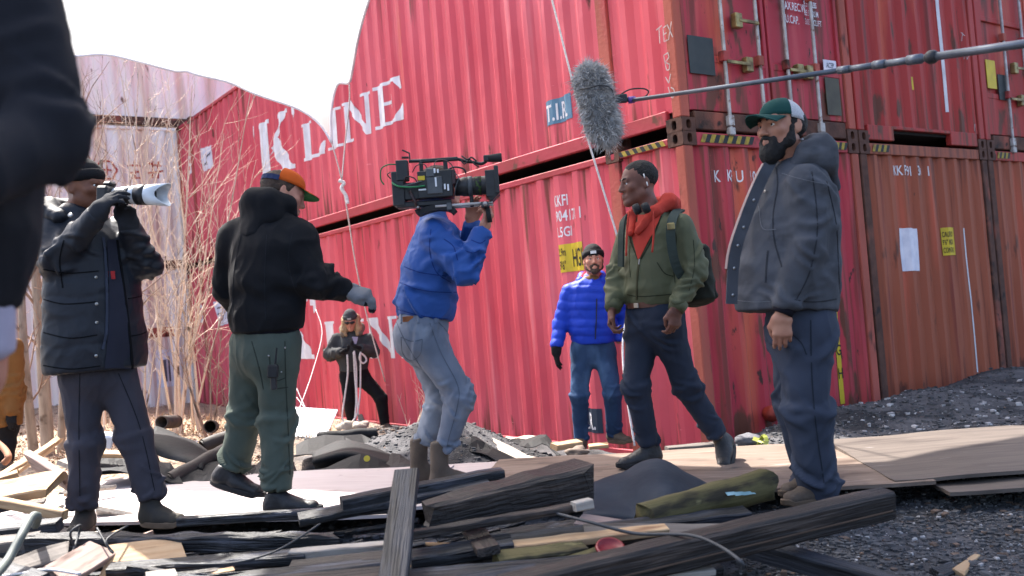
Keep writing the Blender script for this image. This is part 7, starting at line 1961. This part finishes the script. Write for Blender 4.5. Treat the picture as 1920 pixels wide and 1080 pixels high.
# mossy log with a painted mark
def log(label, a, b, r0, r1, mat, name='mossy_log'):
    A, B_ = P(*a), P(*b); L = np.linalg.norm(B_-A); n, m = 26, 20
    V = []; 
    for i in range(n+1):
        for k in range(m):
            an = 2*math.pi*k/m; r = r0 + (r1-r0)*i/n
            V.append((L*i/n + (.02*math.sin(3*an) if i in (0, n) else 0), r*math.cos(an), r*math.sin(an)))
    V = np.array(V); nv = V*[0, 1, 1]; nv /= np.linalg.norm(nv, axis=1)[:, None]
    V = V + nv*(.010*gnoise(V*[6, 14, 14]) + .006*np.abs(gnoise(V*[10, 40, 40])))[:, None]
    F = [(i*m+k, i*m+(k+1) % m, (i+1)*m+(k+1) % m, (i+1)*m+k) for i in range(n) for k in range(m)]
    F.append(tuple(range(m))[::-1]); F.append(tuple(n*m+k for k in range(m)))
    root = MB().add(V, F).build(name, mat, None, True); root.matrix_world = frame_between(A, B_)
    return tag(root, label, 'log', 'scrap timber heap'), L
lg, LL = log('mossy round log with a pale blue paint mark', (1205, 970, 3.76), (1440, 908, 3.98), .060, .066, W_OLIVE)
_cl = lg.matrix_world.inverted() @ Vector(CAMPOS); _ca = math.atan2(_cl.z, _cl.y); pm = MB()
for u0, u1, a0, a1 in ((.58, .65, -.16, .10), (.64, .71, -.06, .22), (.70, .77, .04, .30), (.76, .80, .16, .34)):
    pm.add([(u*LL, .0765*math.cos(_ca + s_), .0765*math.sin(_ca + s_)) for u, s_ in ((u0, a0), (u1, a0+.08), (u1+.01, a1), (u0+.01, a1-.06))], [(0, 1, 2, 3)])
po = pm.build('paint_mark', pmat('pale_blue_paint', lin((176, 206, 206)), lin((140, 176, 178)), scale=20, rough=.6), lg); po['kind'] = 'stuff'

# ------------------------------------------------------------------ sheets and rolls
m_felt = pmat('roofing_felt', lin((19, 20, 23)), lin((30, 32, 36)), scale=3, rough=.75, spec=.2, bump=.3, bscale=30, spots=(lin((52, 57, 66))), spot_scale=1.6, spot_lo=.60, spot_hi=.8)
m_felt_b = pmat('brown_felt', lin((40, 32, 29)), lin((54, 44, 40)), scale=4, rough=.7, bump=.3, bscale=30)
m_slate = pmat('slate_sheet', lin((40, 48, 60)), lin((54, 62, 74)), scale=2.5, rough=.8, bump=.25, bscale=20, spec=.15)
m_card = pmat('cardboard', lin((176, 160, 142)), lin((196, 182, 166)), scale=5, rough=.85)
def sheet(label, rows, mat, cat='sheet', name='rubber_sheet', th=.006, n=3, smooth=False, group='discarded sheets', crumple=.026):
    R0 = [spline([P(*q) for q in r], n) for r in rows]
    cols = [spline([R0[i][k] for i in range(len(rows))], n) for k in range(len(R0[0]))]
    G = np.array(cols); nu, nv = G.shape[:2]; W = G.reshape(-1, 3)
    W = W + crumple*np.stack([gnoise(W*7 + 3), gnoise(W*7 + 13), 2.6*(np.abs(gnoise(W*[2.0, 2.0, 2.0] + 23))*2 - .5)], 1)
    c = W.mean(0); i = np.arange(nu*nv).reshape(nu, nv)
    Q = np.stack([i[:-1, :-1].ravel(), i[1:, :-1].ravel(), i[1:, 1:].ravel(), i[:-1, 1:].ravel()], 1)
    N = vnormals(W, Q); W2 = W - N*th; k = nu*nv
    F = [tuple(q) for q in Q] + [tuple(v + k for v in q[::-1]) for q in Q]
    bd = list(i[:, 0]) + list(i[-1, 1:]) + list(i[-2::-1, -1]) + list(i[0, -2:0:-1])
    F += [(a, a+k, b+k, b) for a, b in zip(bd, bd[1:] + bd[:1])]
    o = MB().add(np.concatenate([W, W2]) - c, F).build(name, mat, None, smooth); o.location = c
    return tag(o, label, cat, group)
sheet('large curled black rubber sheet behind the photographer', [[(290, 800, 6.95), (338, 816, 6.85), (392, 850, 6.65)], [(276, 822, 6.55), (328, 842, 6.45), (384, 868, 6.35)], [(288, 846, 6.45), (335, 866, 6.35), (380, 884, 6.25)]], m_felt, n=5, smooth=True, crumple=.012)
sheet('flat slate black sheet below the curled one, behind the pale plywood', [[(200, 866, 6.45), (255, 850, 6.5), (312, 872, 6.35)], [(182, 895, 6.1), (262, 897, 6.05), (345, 900, 6.05)]], m_felt)
sheet('low black flap of felt left of the curled sheet', [[(176, 868, 6.3), (200, 850, 6.5), (240, 860, 6.4)], [(170, 895, 6.05), (205, 890, 6.05), (262, 900, 6.0)]], m_felt)
sheet('grey black felt sheet arched behind the orange cap man', [[(588, 846, 7.1), (640, 826, 7.2), (700, 836, 7.1), (760, 866, 6.9)], [(586, 866, 6.75), (645, 852, 6.7), (704, 860, 6.7), (764, 880, 6.7)], [(592, 880, 6.8), (650, 874, 6.8), (706, 878, 6.8), (762, 888, 6.75)]], m_felt, n=5, smooth=True, crumple=.010)
sheet('tent of black felt with a yellow spot behind the pale plywood', [[(566, 880, 6.55), (640, 878, 6.5), (690, 848, 6.5), (742, 884, 6.45)], [(562, 904, 6.2), (640, 901, 6.2), (692, 898, 6.2), (768, 898, 6.2)]], m_felt)
yd = MB(); yd.lathe([(0, 0), (.022, 0), (.022, .004), (0, .004)], Matrix.Translation(Vector(P(688, 860, 6.36))) @ Matrix.Rotation(1.1, 4, 'X'))
tag(yd.build('paint_spot', pmat('yellow_spray', lin((206, 190, 60)), lin((190, 170, 60)), scale=9)), 'yellow sprayed spot on the tent of black felt', 'paint spot')
sheet('dark felt folded between the orange cap man legs', [[(470, 872, 6.4), (510, 850, 6.7), (552, 862, 6.6)], [(470, 896, 6.15), (515, 884, 6.2), (560, 896, 6.15)]], m_felt)
sheet('flat dark felt strip under the roll by the rope bundle', [[(560, 836, 7.6), (640, 818, 7.9), (760, 846, 7.4)], [(548, 856, 7.0), (650, 846, 7.1), (770, 872, 7.0)]], m_felt)
sheet('slate blue rubber sheet propped beside the mossy log', [[(1096, 902, 4.5), (1165, 886, 4.6), (1232, 870, 4.6), (1290, 892, 4.6), (1340, 916, 4.6)], [(1092, 925, 4.25), (1165, 916, 4.30), (1236, 905, 4.12), (1290, 925, 4.2), (1345, 940, 4.2)], [(1098, 970, 3.95), (1175, 968, 3.98), (1240, 966, 3.92), (1290, 968, 3.95), (1350, 965, 4.0)]], m_slate, n=5, smooth=True, crumple=.022)
sheet('tan edged felt strip sloping down right of the operator', [[(878, 800, 7.6), (930, 818, 7.4), (1010, 862, 7.0)], [(878, 812, 7.4), (925, 836, 7.2), (992, 872, 6.8)]], m_card)
sheet('black felt strip under the tan one, right of the operator', [[(882, 812, 7.3), (925, 838, 7.1), (1002, 876, 6.75)], [(880, 840, 7.0), (915, 858, 6.9), (975, 882, 6.6)]], m_felt)
sheet('curled black felt left of the puffer man with pale underside', [[(945, 826, 8.0), (985, 818, 8.1), (1022, 818, 8.0), (1048, 852, 7.5)], [(962, 838, 7.7), (995, 834, 7.7), (1024, 834, 7.7), (1056, 868, 7.2)]], m_felt)
sheet('pale cardboard sheet above the curled black felt', [[(948, 818, 8.3), (980, 815, 8.3), (1010, 820, 8.2)], [(940, 832, 7.95), (975, 832, 7.9), (1005, 832, 7.9)]], m_card)
gm = thing('paint_spot', 'green sprayed smudge on the pale plywood', 'paint spot', tuple(P(716, 926, 5.3)))
_gp = Pz(716, 926, .585)
_gv = [(_gp[0] + (.075 + .02*math.sin(5*a))*math.cos(a), _gp[1] + (.05 + .012*math.sin(3*a))*math.sin(a), .592) for a in np.linspace(0, 2*math.pi, 25)[:-1]]
MB().add(_gv, [tuple(range(24))]).build('smudge', pmat('paint_green', lin((150, 214, 150)), lin((180, 200, 180)), scale=12), gm); local(gm)
def roll(label, a, b, r, mat, name='felt_roll', cat='roll'):
    A, B_ = P(*a), P(*b); L = np.linalg.norm(B_-A); V = []; F = []; n, m = 10, 26
    for i in range(n+1):
        for k in range(m):
            an = 4*math.pi*k/(m-1); rr = r*(1 - .35*k/(m-1))
            V.append((L*i/n + .01*math.sin(an*1.3 + i), rr*math.cos(an), rr*math.sin(an)))
    F = [(i*m+k, i*m+k+1, (i+1)*m+k+1, (i+1)*m+k) for i in range(n) for k in range(m-1)]
    V = np.array(V); V += .012*np.stack([0*V[:, 0], gnoise(V*8), gnoise(V*8 + 9)], 1)
    o = MB().add(V, F).build(name, mat, None, True); o.matrix_world = frame_between(A, B_)
    return tag(o, label, cat, 'discarded sheets')
sheet('creased black felt right of the humped one, by the operator boots', [[(700, 862, 6.9), (735, 846, 7.0), (768, 866, 6.8)], [(690, 892, 6.2), (730, 884, 6.25), (772, 893, 6.2)]], m_felt)
sheet('grey black felt edge lying along the back of the pale plywood', [[(360, 880, 6.4), (420, 866, 6.5), (470, 878, 6.4)], [(330, 902, 6.1), (410, 898, 6.1), (480, 900, 6.1)]], m_felt)
sheet('upturned black felt corner beside the foam block', [[(232, 842, 6.8), (256, 812, 7.2), (290, 838, 6.9)], [(236, 872, 6.4), (262, 862, 6.4), (300, 880, 6.3)]], m_felt)
roll('brown black rolled felt lying behind the orange cap man foot', (318, 902, 6.1), (425, 842, 6.6), .055, m_felt_b)
roll('dark felt roll in front of the rope bundle', (596, 822, 8.2), (706, 812, 8.3), .055, m_felt)
roll('short dark felt roll beyond the curled sheet', (380, 838, 7.2), (440, 815, 7.4), .06, m_felt_b)
roll('dark felt roll on the gravel heap by the brown container', (1655, 800, 7.2), (1700, 808, 7.1), .06, m_felt)
roll('dark pipe of felt at the right end of the gravel heap', (1870, 802, 7.4), (1935, 796, 7.4), .05, m_felt)

# ------------------------------------------------------------------ small things
def slab(label, pts, th, mat, name, cat, nrm=None):
    p = [P(*q) for q in pts]; c = sum(p)/len(p); n = unit(np.cross(p[1]-p[0], p[-1]-p[0])); k = len(p)
    V = [q - c for q in p] + [q - c - n*th for q in p]
    F = [tuple(range(k)), tuple(range(k, 2*k))[::-1]] + [(i, i+k, (i+1) % k+k, (i+1) % k) for i in range(k)]
    o = MB().add(V, [f[::-1] for f in F]).build(name, mat); o.location = c
    return tag(o, label, cat)
m_foam = pmat('white_foam', lin((222, 226, 232)), lin((206, 210, 218)), scale=6, rough=.7)
slab('white foam bounce board leaning on the container by the woman', [(548, 838, 9.6), (606, 830, 9.6), (633, 768, 10.2), (552, 763, 10.2)], .02, m_foam, 'bounce_board', 'board')
slab('narrow pale plank end standing behind the rope bundle', [(680, 812, 11.0), (690, 808, 11.0), (678, 776, 11.1), (670, 778, 11.1)], .04, W_GREY, 'plank_end', 'plank')
def lump(label, c, r, mat, name, cat, seed, amp=.25, flat_=1.0, group=None):
    cc = P(*c)
    n, m = 12, 18; V = []; F = []
    for i in range(n+1):
        for k in range(m):
            th = math.pi*i/n; ph = 2*math.pi*k/m
            V.append((math.sin(th)*math.cos(ph), math.sin(th)*math.sin(ph), math.cos(th)))
    V = np.array(V); V = V*(1 + amp*gnoise(V*1.4 + seed) + amp*.5*gnoise(V*3.5 + seed))[:, None]*r*np.array([1, 1, flat_])
    F = [(i*m+k, (i+1)*m+k, (i+1)*m+(k+1) % m, i*m+(k+1) % m) for i in range(n) for k in range(m)]
    o = MB().add(V, F).build(name, mat, None, True); o.location = cc
    return tag(o, label, cat, group)
m_canvas = pmat('grey_canvas_bag', lin((190, 182, 168)), lin((160, 150, 138)), scale=9, rough=.9, bump=.5, bscale=20)
lump('pale canvas bag of rope at the feet of the woman', (652, 806, 10.9), .13, m_canvas, 'rope_bag', 'bag', 3, .35, .75)
lump('second pale canvas bag right beside the rope bag', (676, 802, 10.8), .10, m_canvas, 'rope_bag', 'bag', 9, .35, .8)
lump('crumpled brown sack at the feet of the puffer man', (1082, 848, 7.1), .085, pmat('brown_sack', lin((140, 122, 108)), lin((112, 96, 86)), scale=9, rough=.9, bump=.5, bscale=25), 'sack', 'sack', 5, .4, .5)
m_stone = pmat('grey_stone', lin((92, 92, 98)), lin((128, 126, 130)), scale=9, rough=.9, bump=.5, bscale=30)
lump('grey rock lying behind the walking man heel', (1402, 825, 6.6), .095, m_stone, 'rock', 'rock', 12, .3, .5)
lump('white plastic cup on the gravel heap edge', (1692, 826, 6.1), .018, m_foam, 'cup', 'cup', 4, .1, .8)
m_yel = pmat('yellow_green_plastic', lin((196, 198, 84)), lin((170, 176, 70)), scale=9, rough=.5)
yw = thing('caution_tape', 'crumpled yellow green tape beside the grey rock', 'tape', tuple(P(1433, 826, 6.5)))
for k, pts in enumerate(([(1422, 836), (1428, 822), (1434, 818), (1438, 828)], [(1438, 828), (1434, 836), (1441, 837)], [(1412, 822), (1424, 826), (1431, 830)])):
    strip(yw, 'tape_loop', spline([P(x, y, 6.5 - .03*i) for i, (x, y) in enumerate(pts)], 4), [0.2, -1, .3], .03, m_yel, .003)
local(yw)
lid = MB().lathe([(0, 0), (.052, 0), (.055, .006), (.052, .014), (.044, .014), (.042, .009), (0, .009)], None, 28)
lo = lid.build('red_lid', pmat('red_plastic', lin((150, 30, 40)), lin((128, 26, 36)), scale=7, rough=.4), None, True); lo.location = P(1144, 1030, 3.36); lo.rotation_euler = (R(24), R(6), 0)
tag(lo, 'round red plastic lid among the foreground planks', 'lid')
lump('orange rusty float lying against the container foot', (1446, 776, 7.95), .075, pmat('orange_rust', lin((200, 72, 44)), lin((150, 50, 40)), scale=8, rough=.7), 'float', 'float', 8, .15, .9)
fb = MB().box((-.055, -.05, -.05), (.055, .05, .05), None, .012).build('foam_block', m_foam); fb.location = P(196, 825, 6.6); fb.rotation_euler = (.3, .25, .5)
tag(fb, 'white foam block on the litter behind the photographer legs', 'foam block')
m_can = pmat('rusty_can', lin((96, 76, 62)), lin((62, 54, 50)), scale=14, rough=.7)
for lab, q, rz in (('rusty pipe end nearest the photographer leg', (303, 792, 8.6), .3), ('rusty pipe end between the two others', (330, 790, 8.9), .9), ('rusty pipe end nearest the orange cap man', (394, 800, 8.6), .6)):
    V = []; F = []; n = 20
    for r, x in ((.062, .3), (.062, 0), (.052, 0), (.052, .25)):
        for k in range(n): V.append((x, r*math.cos(2*math.pi*k/n), r*math.sin(2*math.pi*k/n)))
    for i in range(3):
        for k in range(n): F.append((i*n+k, i*n+(k+1) % n, (i+1)*n+(k+1) % n, (i+1)*n+k))
    F.append(tuple(3*n+k for k in range(n)))
    o = MB().add(V, F).build('rusty_pipe', m_can, None, True); o.location = P(*q); o.rotation_euler = (0, .1, R(70)+rz)
    tag(o, lab, 'pipe', 'rusty pipes')
def cable(label, pts, r, mat, name='cable', cat='cable'):
    c = P(*pts[0]); o = MB().tube([p - c for p in spline([P(*q) for q in pts], 8)], r, 7).build(name, mat, None, True); o.location = c
    return tag(o, label, cat)
m_cab = pmat('dark_cable', lin((52, 54, 58)), lin((72, 74, 78)), scale=12, rough=.6); m_hose = pmat('grey_green_hose', lin((120, 128, 122)), lin((92, 100, 96)), scale=8, rough=.6)
cable('thin dark cable drooping over the heavy square timber', [(1040, 962, 3.55), (1110, 980, 3.42), (1190, 1000, 3.35), (1290, 1003, 3.2), (1345, 1022, 3.06), (1388, 1052, 2.95), (1392, 1066, 2.98)], .0062, m_cab)
cable('grey green hose curving up in the lower left', [(-15, 1085, 3.15), (15, 1050, 3.3), (40, 1005, 3.4), (58, 972, 3.5), (70, 968, 3.55), (66, 985, 3.6)], .017, m_hose, 'hose', 'hose')
cable('black wire loop over the charred squared log', [(140, 1025, 3.65), (132, 1000, 3.62), (150, 985, 3.65), (148, 1000, 3.7), (135, 1040, 3.6)], .005, m_cab, 'wire', 'wire')
cable('thin wire hooked round the charred log by the photographer shoe', [(182, 990, 3.7), (205, 1030, 3.6), (212, 1035, 3.6), (200, 1012, 3.62), (240, 985, 3.75)], .004, m_cab, 'wire', 'wire')
cable('long thin wire across the dark planks, lower left', [(600, 982, 3.75), (550, 1015, 3.6), (500, 1040, 3.5), (430, 1056, 3.42), (330, 1058, 3.45)], .004, m_cab, 'wire', 'wire')
cable('white cord in the bottom left corner', [(-10, 1082, 3.3), (40, 1076, 3.3), (90, 1068, 3.35), (150, 1076, 3.3)], .006, m_rope, 'cord', 'cord')
cable('curled orange hose at the far left edge', [(-10, 826, 5.6), (8, 842, 5.5), (16, 858, 5.4), (8, 868, 5.4)], .02, pmat('orange_hose', lin((180, 120, 84)), lin((150, 96, 66)), scale=8), 'hose', 'hose')
# ------------------------------------------------------------------ bare brush
def m_bark_(name, a, b): return pmat(name, lin(a), lin(b), scale=9, stretch=(3, 3, .5), rough=.9, bump=.6, bscale=20, bstretch=(3, 3, .4), spots=(lin((92, 76, 64))), spot_scale=6, spot_lo=.58, spot_hi=.7)
m_bark = m_bark_('grey_bark', (140, 126, 114), (168, 154, 140)); m_twig = m_bark_('tan_twig', (206, 186, 166), (228, 210, 192)); m_twig_d = m_bark_('brown_twig', (150, 122, 104), (176, 146, 126))
def branch(mb, rs, p, d, L, r, depth, crook=.18, up=.05, kids=(3, 5), ang=(.3, .8), n=6):
    pts = [p]; q = p.copy(); dd = unit(d)
    for k in range(n):
        dd = unit(dd + rs.normal(0, crook, 3) + [0, 0, up]); q = q + dd*L/n; pts.append(q)
    rad = [r*(1 - .72*i/n) for i in range(n+1)]
    mb.tube(pts, rad, 5 if r > .01 else 3, caps=False)
    if depth > 0:
        for _ in range(rs.randint(kids[0], kids[1]+1)):
            t = rs.uniform(.25, .98); i = min(int(t*n), n-1); b = pts[i] + (pts[i+1]-pts[i])*(t*n-i)
            ax = unit(np.cross(dd, rs.normal(size=3))); an = rs.uniform(*ang)
            nd = unit((pts[i+1]-pts[i]))*math.cos(an) + ax*math.sin(an)
            branch(mb, rs, b, nd, L*rs.uniform(.35, .62), max(rad[i]*.55, .0028), depth-1, crook, up, kids, ang, max(3, n-1))
def ground_at(px, py, d):
    p = P(px, py, d); p[2] = float(gz(np.array([p[0]]), np.array([p[1]]))[0]) - .02; return p
def shrub(label, px, d, stems, seed, mat, name='bare_shrub', group='bare brush along the containers'):
    """stems: (pixel target x, y, radius, branching depth)"""
    b = ground_at(px, 780, d); o = thing(name, label, 'shrub', tuple(b), 0, group); rs = np.random.RandomState(seed)
    trunk = MB(); tw = MB()
    for tx, ty, r, dep in stems:
        r *= 1.35
        tip = P(tx, ty, d + rs.uniform(-.5, .4)); base = b + rs.normal(0, .10, 3)*[1, 1, 0]
        mid = (base + tip)/2 + rs.normal(0, .10, 3) + np.array([0, 0, .18*np.linalg.norm(tip-base)*.3])
        pts = spline([base, base + (mid-base)*.5 + rs.normal(0, .05, 3), mid, tip], 4)
        trunk.tube(pts, [r*(1 - .8*i/(len(pts)-1)) for i in range(len(pts))], 5, caps=False)
        L = np.linalg.norm(tip-base)
        for _ in range(int(4 + 3*dep)):
            t = rs.uniform(.3, .98); i = min(int(t*(len(pts)-1)), len(pts)-2)
            dr = unit(pts[i+1]-pts[i]); ax = unit(np.cross(dr, rs.normal(size=3))); an = rs.uniform(.25, .8)
            branch(tw, rs, pts[i], dr*math.cos(an) + ax*math.sin(an), L*rs.uniform(.14, .34), max(r*.42*(1-.6*t), .0034), dep-1, .16, .06, (2, 4))
    trunk.build('trunk', mat, o, True); t = tw.build('crown', mat, o, True); t['kind'] = 'stuff'
    local(o)
shrub('bare shrub fanning up in front of the corner of pale and red containers', 335, 10.6, [(470, 170, .016, 2), (420, 250, .014, 2), (360, 160, .016, 2), (300, 130, .015, 2), (250, 190, .014, 2), (480, 300, .012, 2), (440, 400, .011, 2), (270, 330, .012, 2), (400, 340, .011, 2), (330, 260, .013, 2), (220, 110, .014, 2)], 5, m_twig)
shrub('thin bare shrub left of the fanning one, behind the telephoto lens', 265, 9.8, [(330, 300, .012, 2), (300, 420, .010, 2), (230, 150, .015, 2), (180, 210, .014, 2), (280, 220, .012, 2), (350, 480, .009, 2), (210, 330, .010, 2)], 9, m_twig)
shrub('low bare shrub beside the orange cap man', 385, 9.3, [(430, 560, .009, 2), (350, 520, .009, 2), (310, 590, .008, 2), (415, 620, .008, 2), (370, 640, .007, 2)], 13, m_twig_d)
shrub('bare shrub with the densest twigs above the photographer', 205, 11.8, [(190, 150, .018, 3), (260, 130, .016, 2), (150, 190, .016, 2), (320, 210, .014, 2), (230, 260, .012, 2)], 17, m_twig)
shrub('little twig clump at the foot of the container right of the woman', 770, 10.6, [(745, 740, .006, 1), (790, 730, .006, 1), (805, 760, .005, 1), (778, 710, .005, 1)], 23, m_twig)
# tree trunks on the far left
TR = [('thickest bare tree trunk left of the photographer', 88, 9.6, (70, 250), .062, 31), ('slim bare tree leaning right beside the thickest trunk', 112, 9.8, (135, 240), .038, 32), ('bare tree trunk seen closest to the ochre jacket', 62, 9.2, (40, 260), .045, 33),
      ('slim bare tree trunk just left of the photographer trousers', 136, 10.2, (150, 260), .036, 34), ('bare tree trunk showing between the photographer legs', 232, 9.0, (190, 300), .042, 35)]
for lab, px, d, tip, r, sd_ in TR:
    b = ground_at(px, 820, d); o = thing('bare_tree', lab, 'tree', tuple(b), 0, 'bare trees on the left'); rs = np.random.RandomState(sd_)
    t = P(tip[0], tip[1], d); pts = spline([b, b + (t-b)*.33 + rs.normal(0, .05, 3)*[1, 1, .2], b + (t-b)*.66 + rs.normal(0, .08, 3)*[1, 1, .2], t], 5)
    MB().tube(pts, [r*(1.15 - .75*i/(len(pts)-1)) for i in range(len(pts))], 9, caps=False).build('trunk', m_bark, o, True)
    tw = MB()
    for _ in range(14):
        i = rs.randint(3, len(pts)-1); dr = unit(pts[i+1]-pts[i]); ax = unit(np.cross(dr, rs.normal(size=3)))
        branch(tw, rs, pts[i], dr*math.cos(.6) + ax*math.sin(.6), rs.uniform(.5, 1.1), r*.28, 2, .15, .05, (2, 3))
    c = tw.build('crown', m_twig_d, o, True); c['kind'] = 'stuff'
    local(o)
# ------------------------------------------------------------------ straw, twigs, gravel
def scatter_mesh(name, V, Q, mat, label, cat):
    o = link(name, np_mesh(name, V, Q, mat, smooth=False)); return tag(o, label, cat, kind='stuff')
rs = np.random.RandomState(77)
def blades(n, box, L, w, stand, seed):
    rs = np.random.RandomState(seed); px = rs.uniform(box[0], box[2], n); py = rs.uniform(box[1], box[3], n)
    pts = []
    for a, b in zip(px, py):
        r = ray(a, b); t = (.30 - CAMPOS[2])/r[2]
        pts.append((CAMPOS + t*r)[:2])
    p = np.array(pts); z = gz(p[:, 0], p[:, 1]); B_ = np.c_[p, z]
    an = rs.uniform(0, 2*math.pi, n); el = np.abs(rs.normal(0, stand, n)); ln = L*rs.uniform(.4, 1.2, n)
    d = np.stack([np.cos(an)*np.cos(el), np.sin(an)*np.cos(el), np.sin(el)], 1)
    s = np.stack([-np.sin(an), np.cos(an), 0*an], 1)*w*rs.uniform(.5, 1.3, n)[:, None]
    mid = B_ + d*(ln*.5)[:, None] + [0, 0, .015]; tip = B_ + d*ln[:, None] - [0, 0, 1]*(ln*.12)[:, None]
    V = np.stack([B_ - s, B_ + s, mid + s, mid - s, tip], 1).reshape(-1, 3)
    i = np.arange(n)*5
    Q = np.concatenate([np.stack([i, i+1, i+2, i+3], 1), np.stack([i+3, i+2, i+4, i+4], 1)[:, [0, 1, 2, 2]]])
    V2 = V; Qa = np.stack([i, i+1, i+2, i+3], 1)
    return V2, Qa
m_straw = pmat('dry_straw', lin((196, 166, 132)), lin((150, 120, 94)), scale=2.5, rough=.8)
V, Q = blades(5200, (150, 735, 640, 850), .26, .004, .45, 1); scatter_mesh('dry_grass', V, Q, m_straw, 'flattened dry straw and dead stalks at the foot of the brush', 'dry grass')
V, Q = blades(1800, (0, 790, 330, 905), .22, .004, .4, 2); scatter_mesh('twig_litter', V, Q, m_twig_d, 'brown twig litter between the left hand scraps', 'twigs')
def leaves(n, box, seed, size=.03):
    rs = np.random.RandomState(seed); px = rs.uniform(box[0], box[2], n); py = rs.uniform(box[1], box[3], n); pts = []
    for a, b in zip(px, py):
        r = ray(a, b); t = (.34 - CAMPOS[2])/r[2]; pts.append((CAMPOS + t*r)[:2])
    p = np.array(pts); z = gz(p[:, 0], p[:, 1]) + .012
    a = rs.normal(size=(n, 3)); a[:, 2] *= .35; a /= np.linalg.norm(a, axis=1)[:, None]; b = np.cross(a, rs.normal(size=(n, 3))*[.4, .4, 1]); b /= np.linalg.norm(b, axis=1)[:, None]
    c = np.c_[p, z]; s = (size*rs.uniform(.4, 1.2, n))[:, None]
    V = np.stack([c - a*s, c - b*s*.5, c + a*s, c + b*s*.5], 1).reshape(-1, 3)
    return V, np.arange(4*n).reshape(n, 4)
V, Q = leaves(3500, (0, 770, 520, 900), 3); scatter_mesh('leaf_litter', V, Q, pmat('dead_leaf', lin((178, 150, 124)), lin((112, 88, 72)), scale=6, rough=.8), 'dead leaves strewn on the ground at the left', 'leaves')
V, Q = leaves(260, (10, 800, 430, 905), 4, .025); scatter_mesh('paper_bits', V, Q, m_paper, 'white paper bits among the dead leaves', 'litter')
_ic = []
def rocks(n, sampler, smin, smax, seed, mat, name, label, cat):
    rs = np.random.RandomState(seed); p = sampler(rs, n); z = gz(p[:, 0], p[:, 1]); n = len(p)
    base = np.array([(-1, -1, -1), (1, -1, -1), (1, 1, -1), (-1, 1, -1), (-1, -1, 1), (1, -1, 1), (1, 1, 1), (-1, 1, 1)])*.6
    F = np.array([(0, 3, 2, 1), (4, 5, 6, 7), (0, 1, 5, 4), (1, 2, 6, 5), (2, 3, 7, 6), (3, 0, 4, 7)])
    s = smin*(smax/smin)**(rs.rand(n)**2.2)
    V = base[None]*(1 + rs.uniform(-.45, .45, (n, 8, 3))); V *= (s[:, None]*np.stack([np.ones(n), rs.uniform(.5, 1, n), rs.uniform(.3, .7, n)], 1))[:, None, :]
    an = rs.uniform(0, 2*math.pi, n); c, si = np.cos(an)[:, None], np.sin(an)[:, None]
    x = V[:, :, 0]*c - V[:, :, 1]*si; y = V[:, :, 0]*si + V[:, :, 1]*c
    V = np.stack([x + p[:, :1], y + p[:, 1:2], V[:, :, 2] + (z + s*.15)[:, None]], -1).reshape(-1, 3)
    Q = (F[None] + 8*np.arange(n)[:, None, None]).reshape(-1, 4)
    return scatter_mesh(name, V, Q, mat, label, cat)
def px_sampler(box, zz):
    def f(rs, n):
        out = []
        a = rs.uniform(box[0], box[2], n); b = rs.uniform(box[1], box[3], n)
        for q, w in zip(a, b):
            r = ray(q, w); t = (zz - CAMPOS[2])/r[2]; out.append((CAMPOS + t*r)[:2])
        return np.array(out)
    return f
def xy_sampler(c, r):
    def f(rs, n):
        a = rs.uniform(0, 2*math.pi, n); q = r*np.sqrt(rs.rand(n)); return np.c_[c[0] + q*np.cos(a), c[1] + q*np.sin(a)]
    return f
m_grv = pmat('gravel_dark', lin((52, 53, 56)), lin((92, 91, 92)), scale=16, rough=.9, c_lo=.3, c_hi=.7)
m_grv_l = pmat('gravel_light', lin((150, 148, 150)), lin((186, 182, 180)), scale=16, rough=.9); m_grv_b = pmat('gravel_brown', lin((128, 104, 88)), lin((96, 80, 70)), scale=16, rough=.9)
rocks(9000, px_sampler((1380, 890, 1940, 1085), .45), .004, .022, 5, m_grv, 'gravel', 'dark gravel spread right of the heavy square timber', 'gravel')
rocks(900, px_sampler((1380, 890, 1940, 1085), .45), .003, .016, 6, m_grv_l, 'gravel', 'pale chips in the gravel right of the heavy square timber', 'gravel')
rocks(500, px_sampler((1380, 890, 1940, 1085), .45), .004, .030, 7, m_grv_b, 'gravel', 'brown chips in the gravel right of the heavy square timber', 'gravel')
rocks(6000, px_sampler((1380, 700, 1940, 850), .45),   .005, .030, 8, m_grv, 'rubble', 'dark rubble heaped against the brown container', 'rubble')
rocks(500, px_sampler((1400, 730, 1940, 840), .45), .006, .035, 9, m_grv_l, 'rubble', 'pale stones in the rubble against the brown container', 'rubble')
for c, r, h in MOUNDS[:2]: rocks(2600, xy_sampler(c, r*1.2), .005, .030, int(c[0]*100) % 97, m_grv, 'rubble', 'cinder rubble heap behind the camera operator' if c is MOUNDS[0][0] else 'cinder rubble heap right of the woman with ropes', 'rubble')
rocks(500, xy_sampler(P(800, 815, 9.0), .7), .01, .05, 15, m_grv_b, 'rubble', 'tan stones along the foot of the container by the woman', 'rubble')
rocks(5000, px_sampler((0, 930, 1400, 1085), .47), .004, .03, 10, m_grv, 'gravel', 'dark grit under the foreground timber heap', 'gravel')
rocks(700, px_sampler((0, 900, 1400, 1085), .48), .004, .025, 11, m_grv_b, 'gravel', 'brown wood grit under the foreground timber heap', 'gravel')
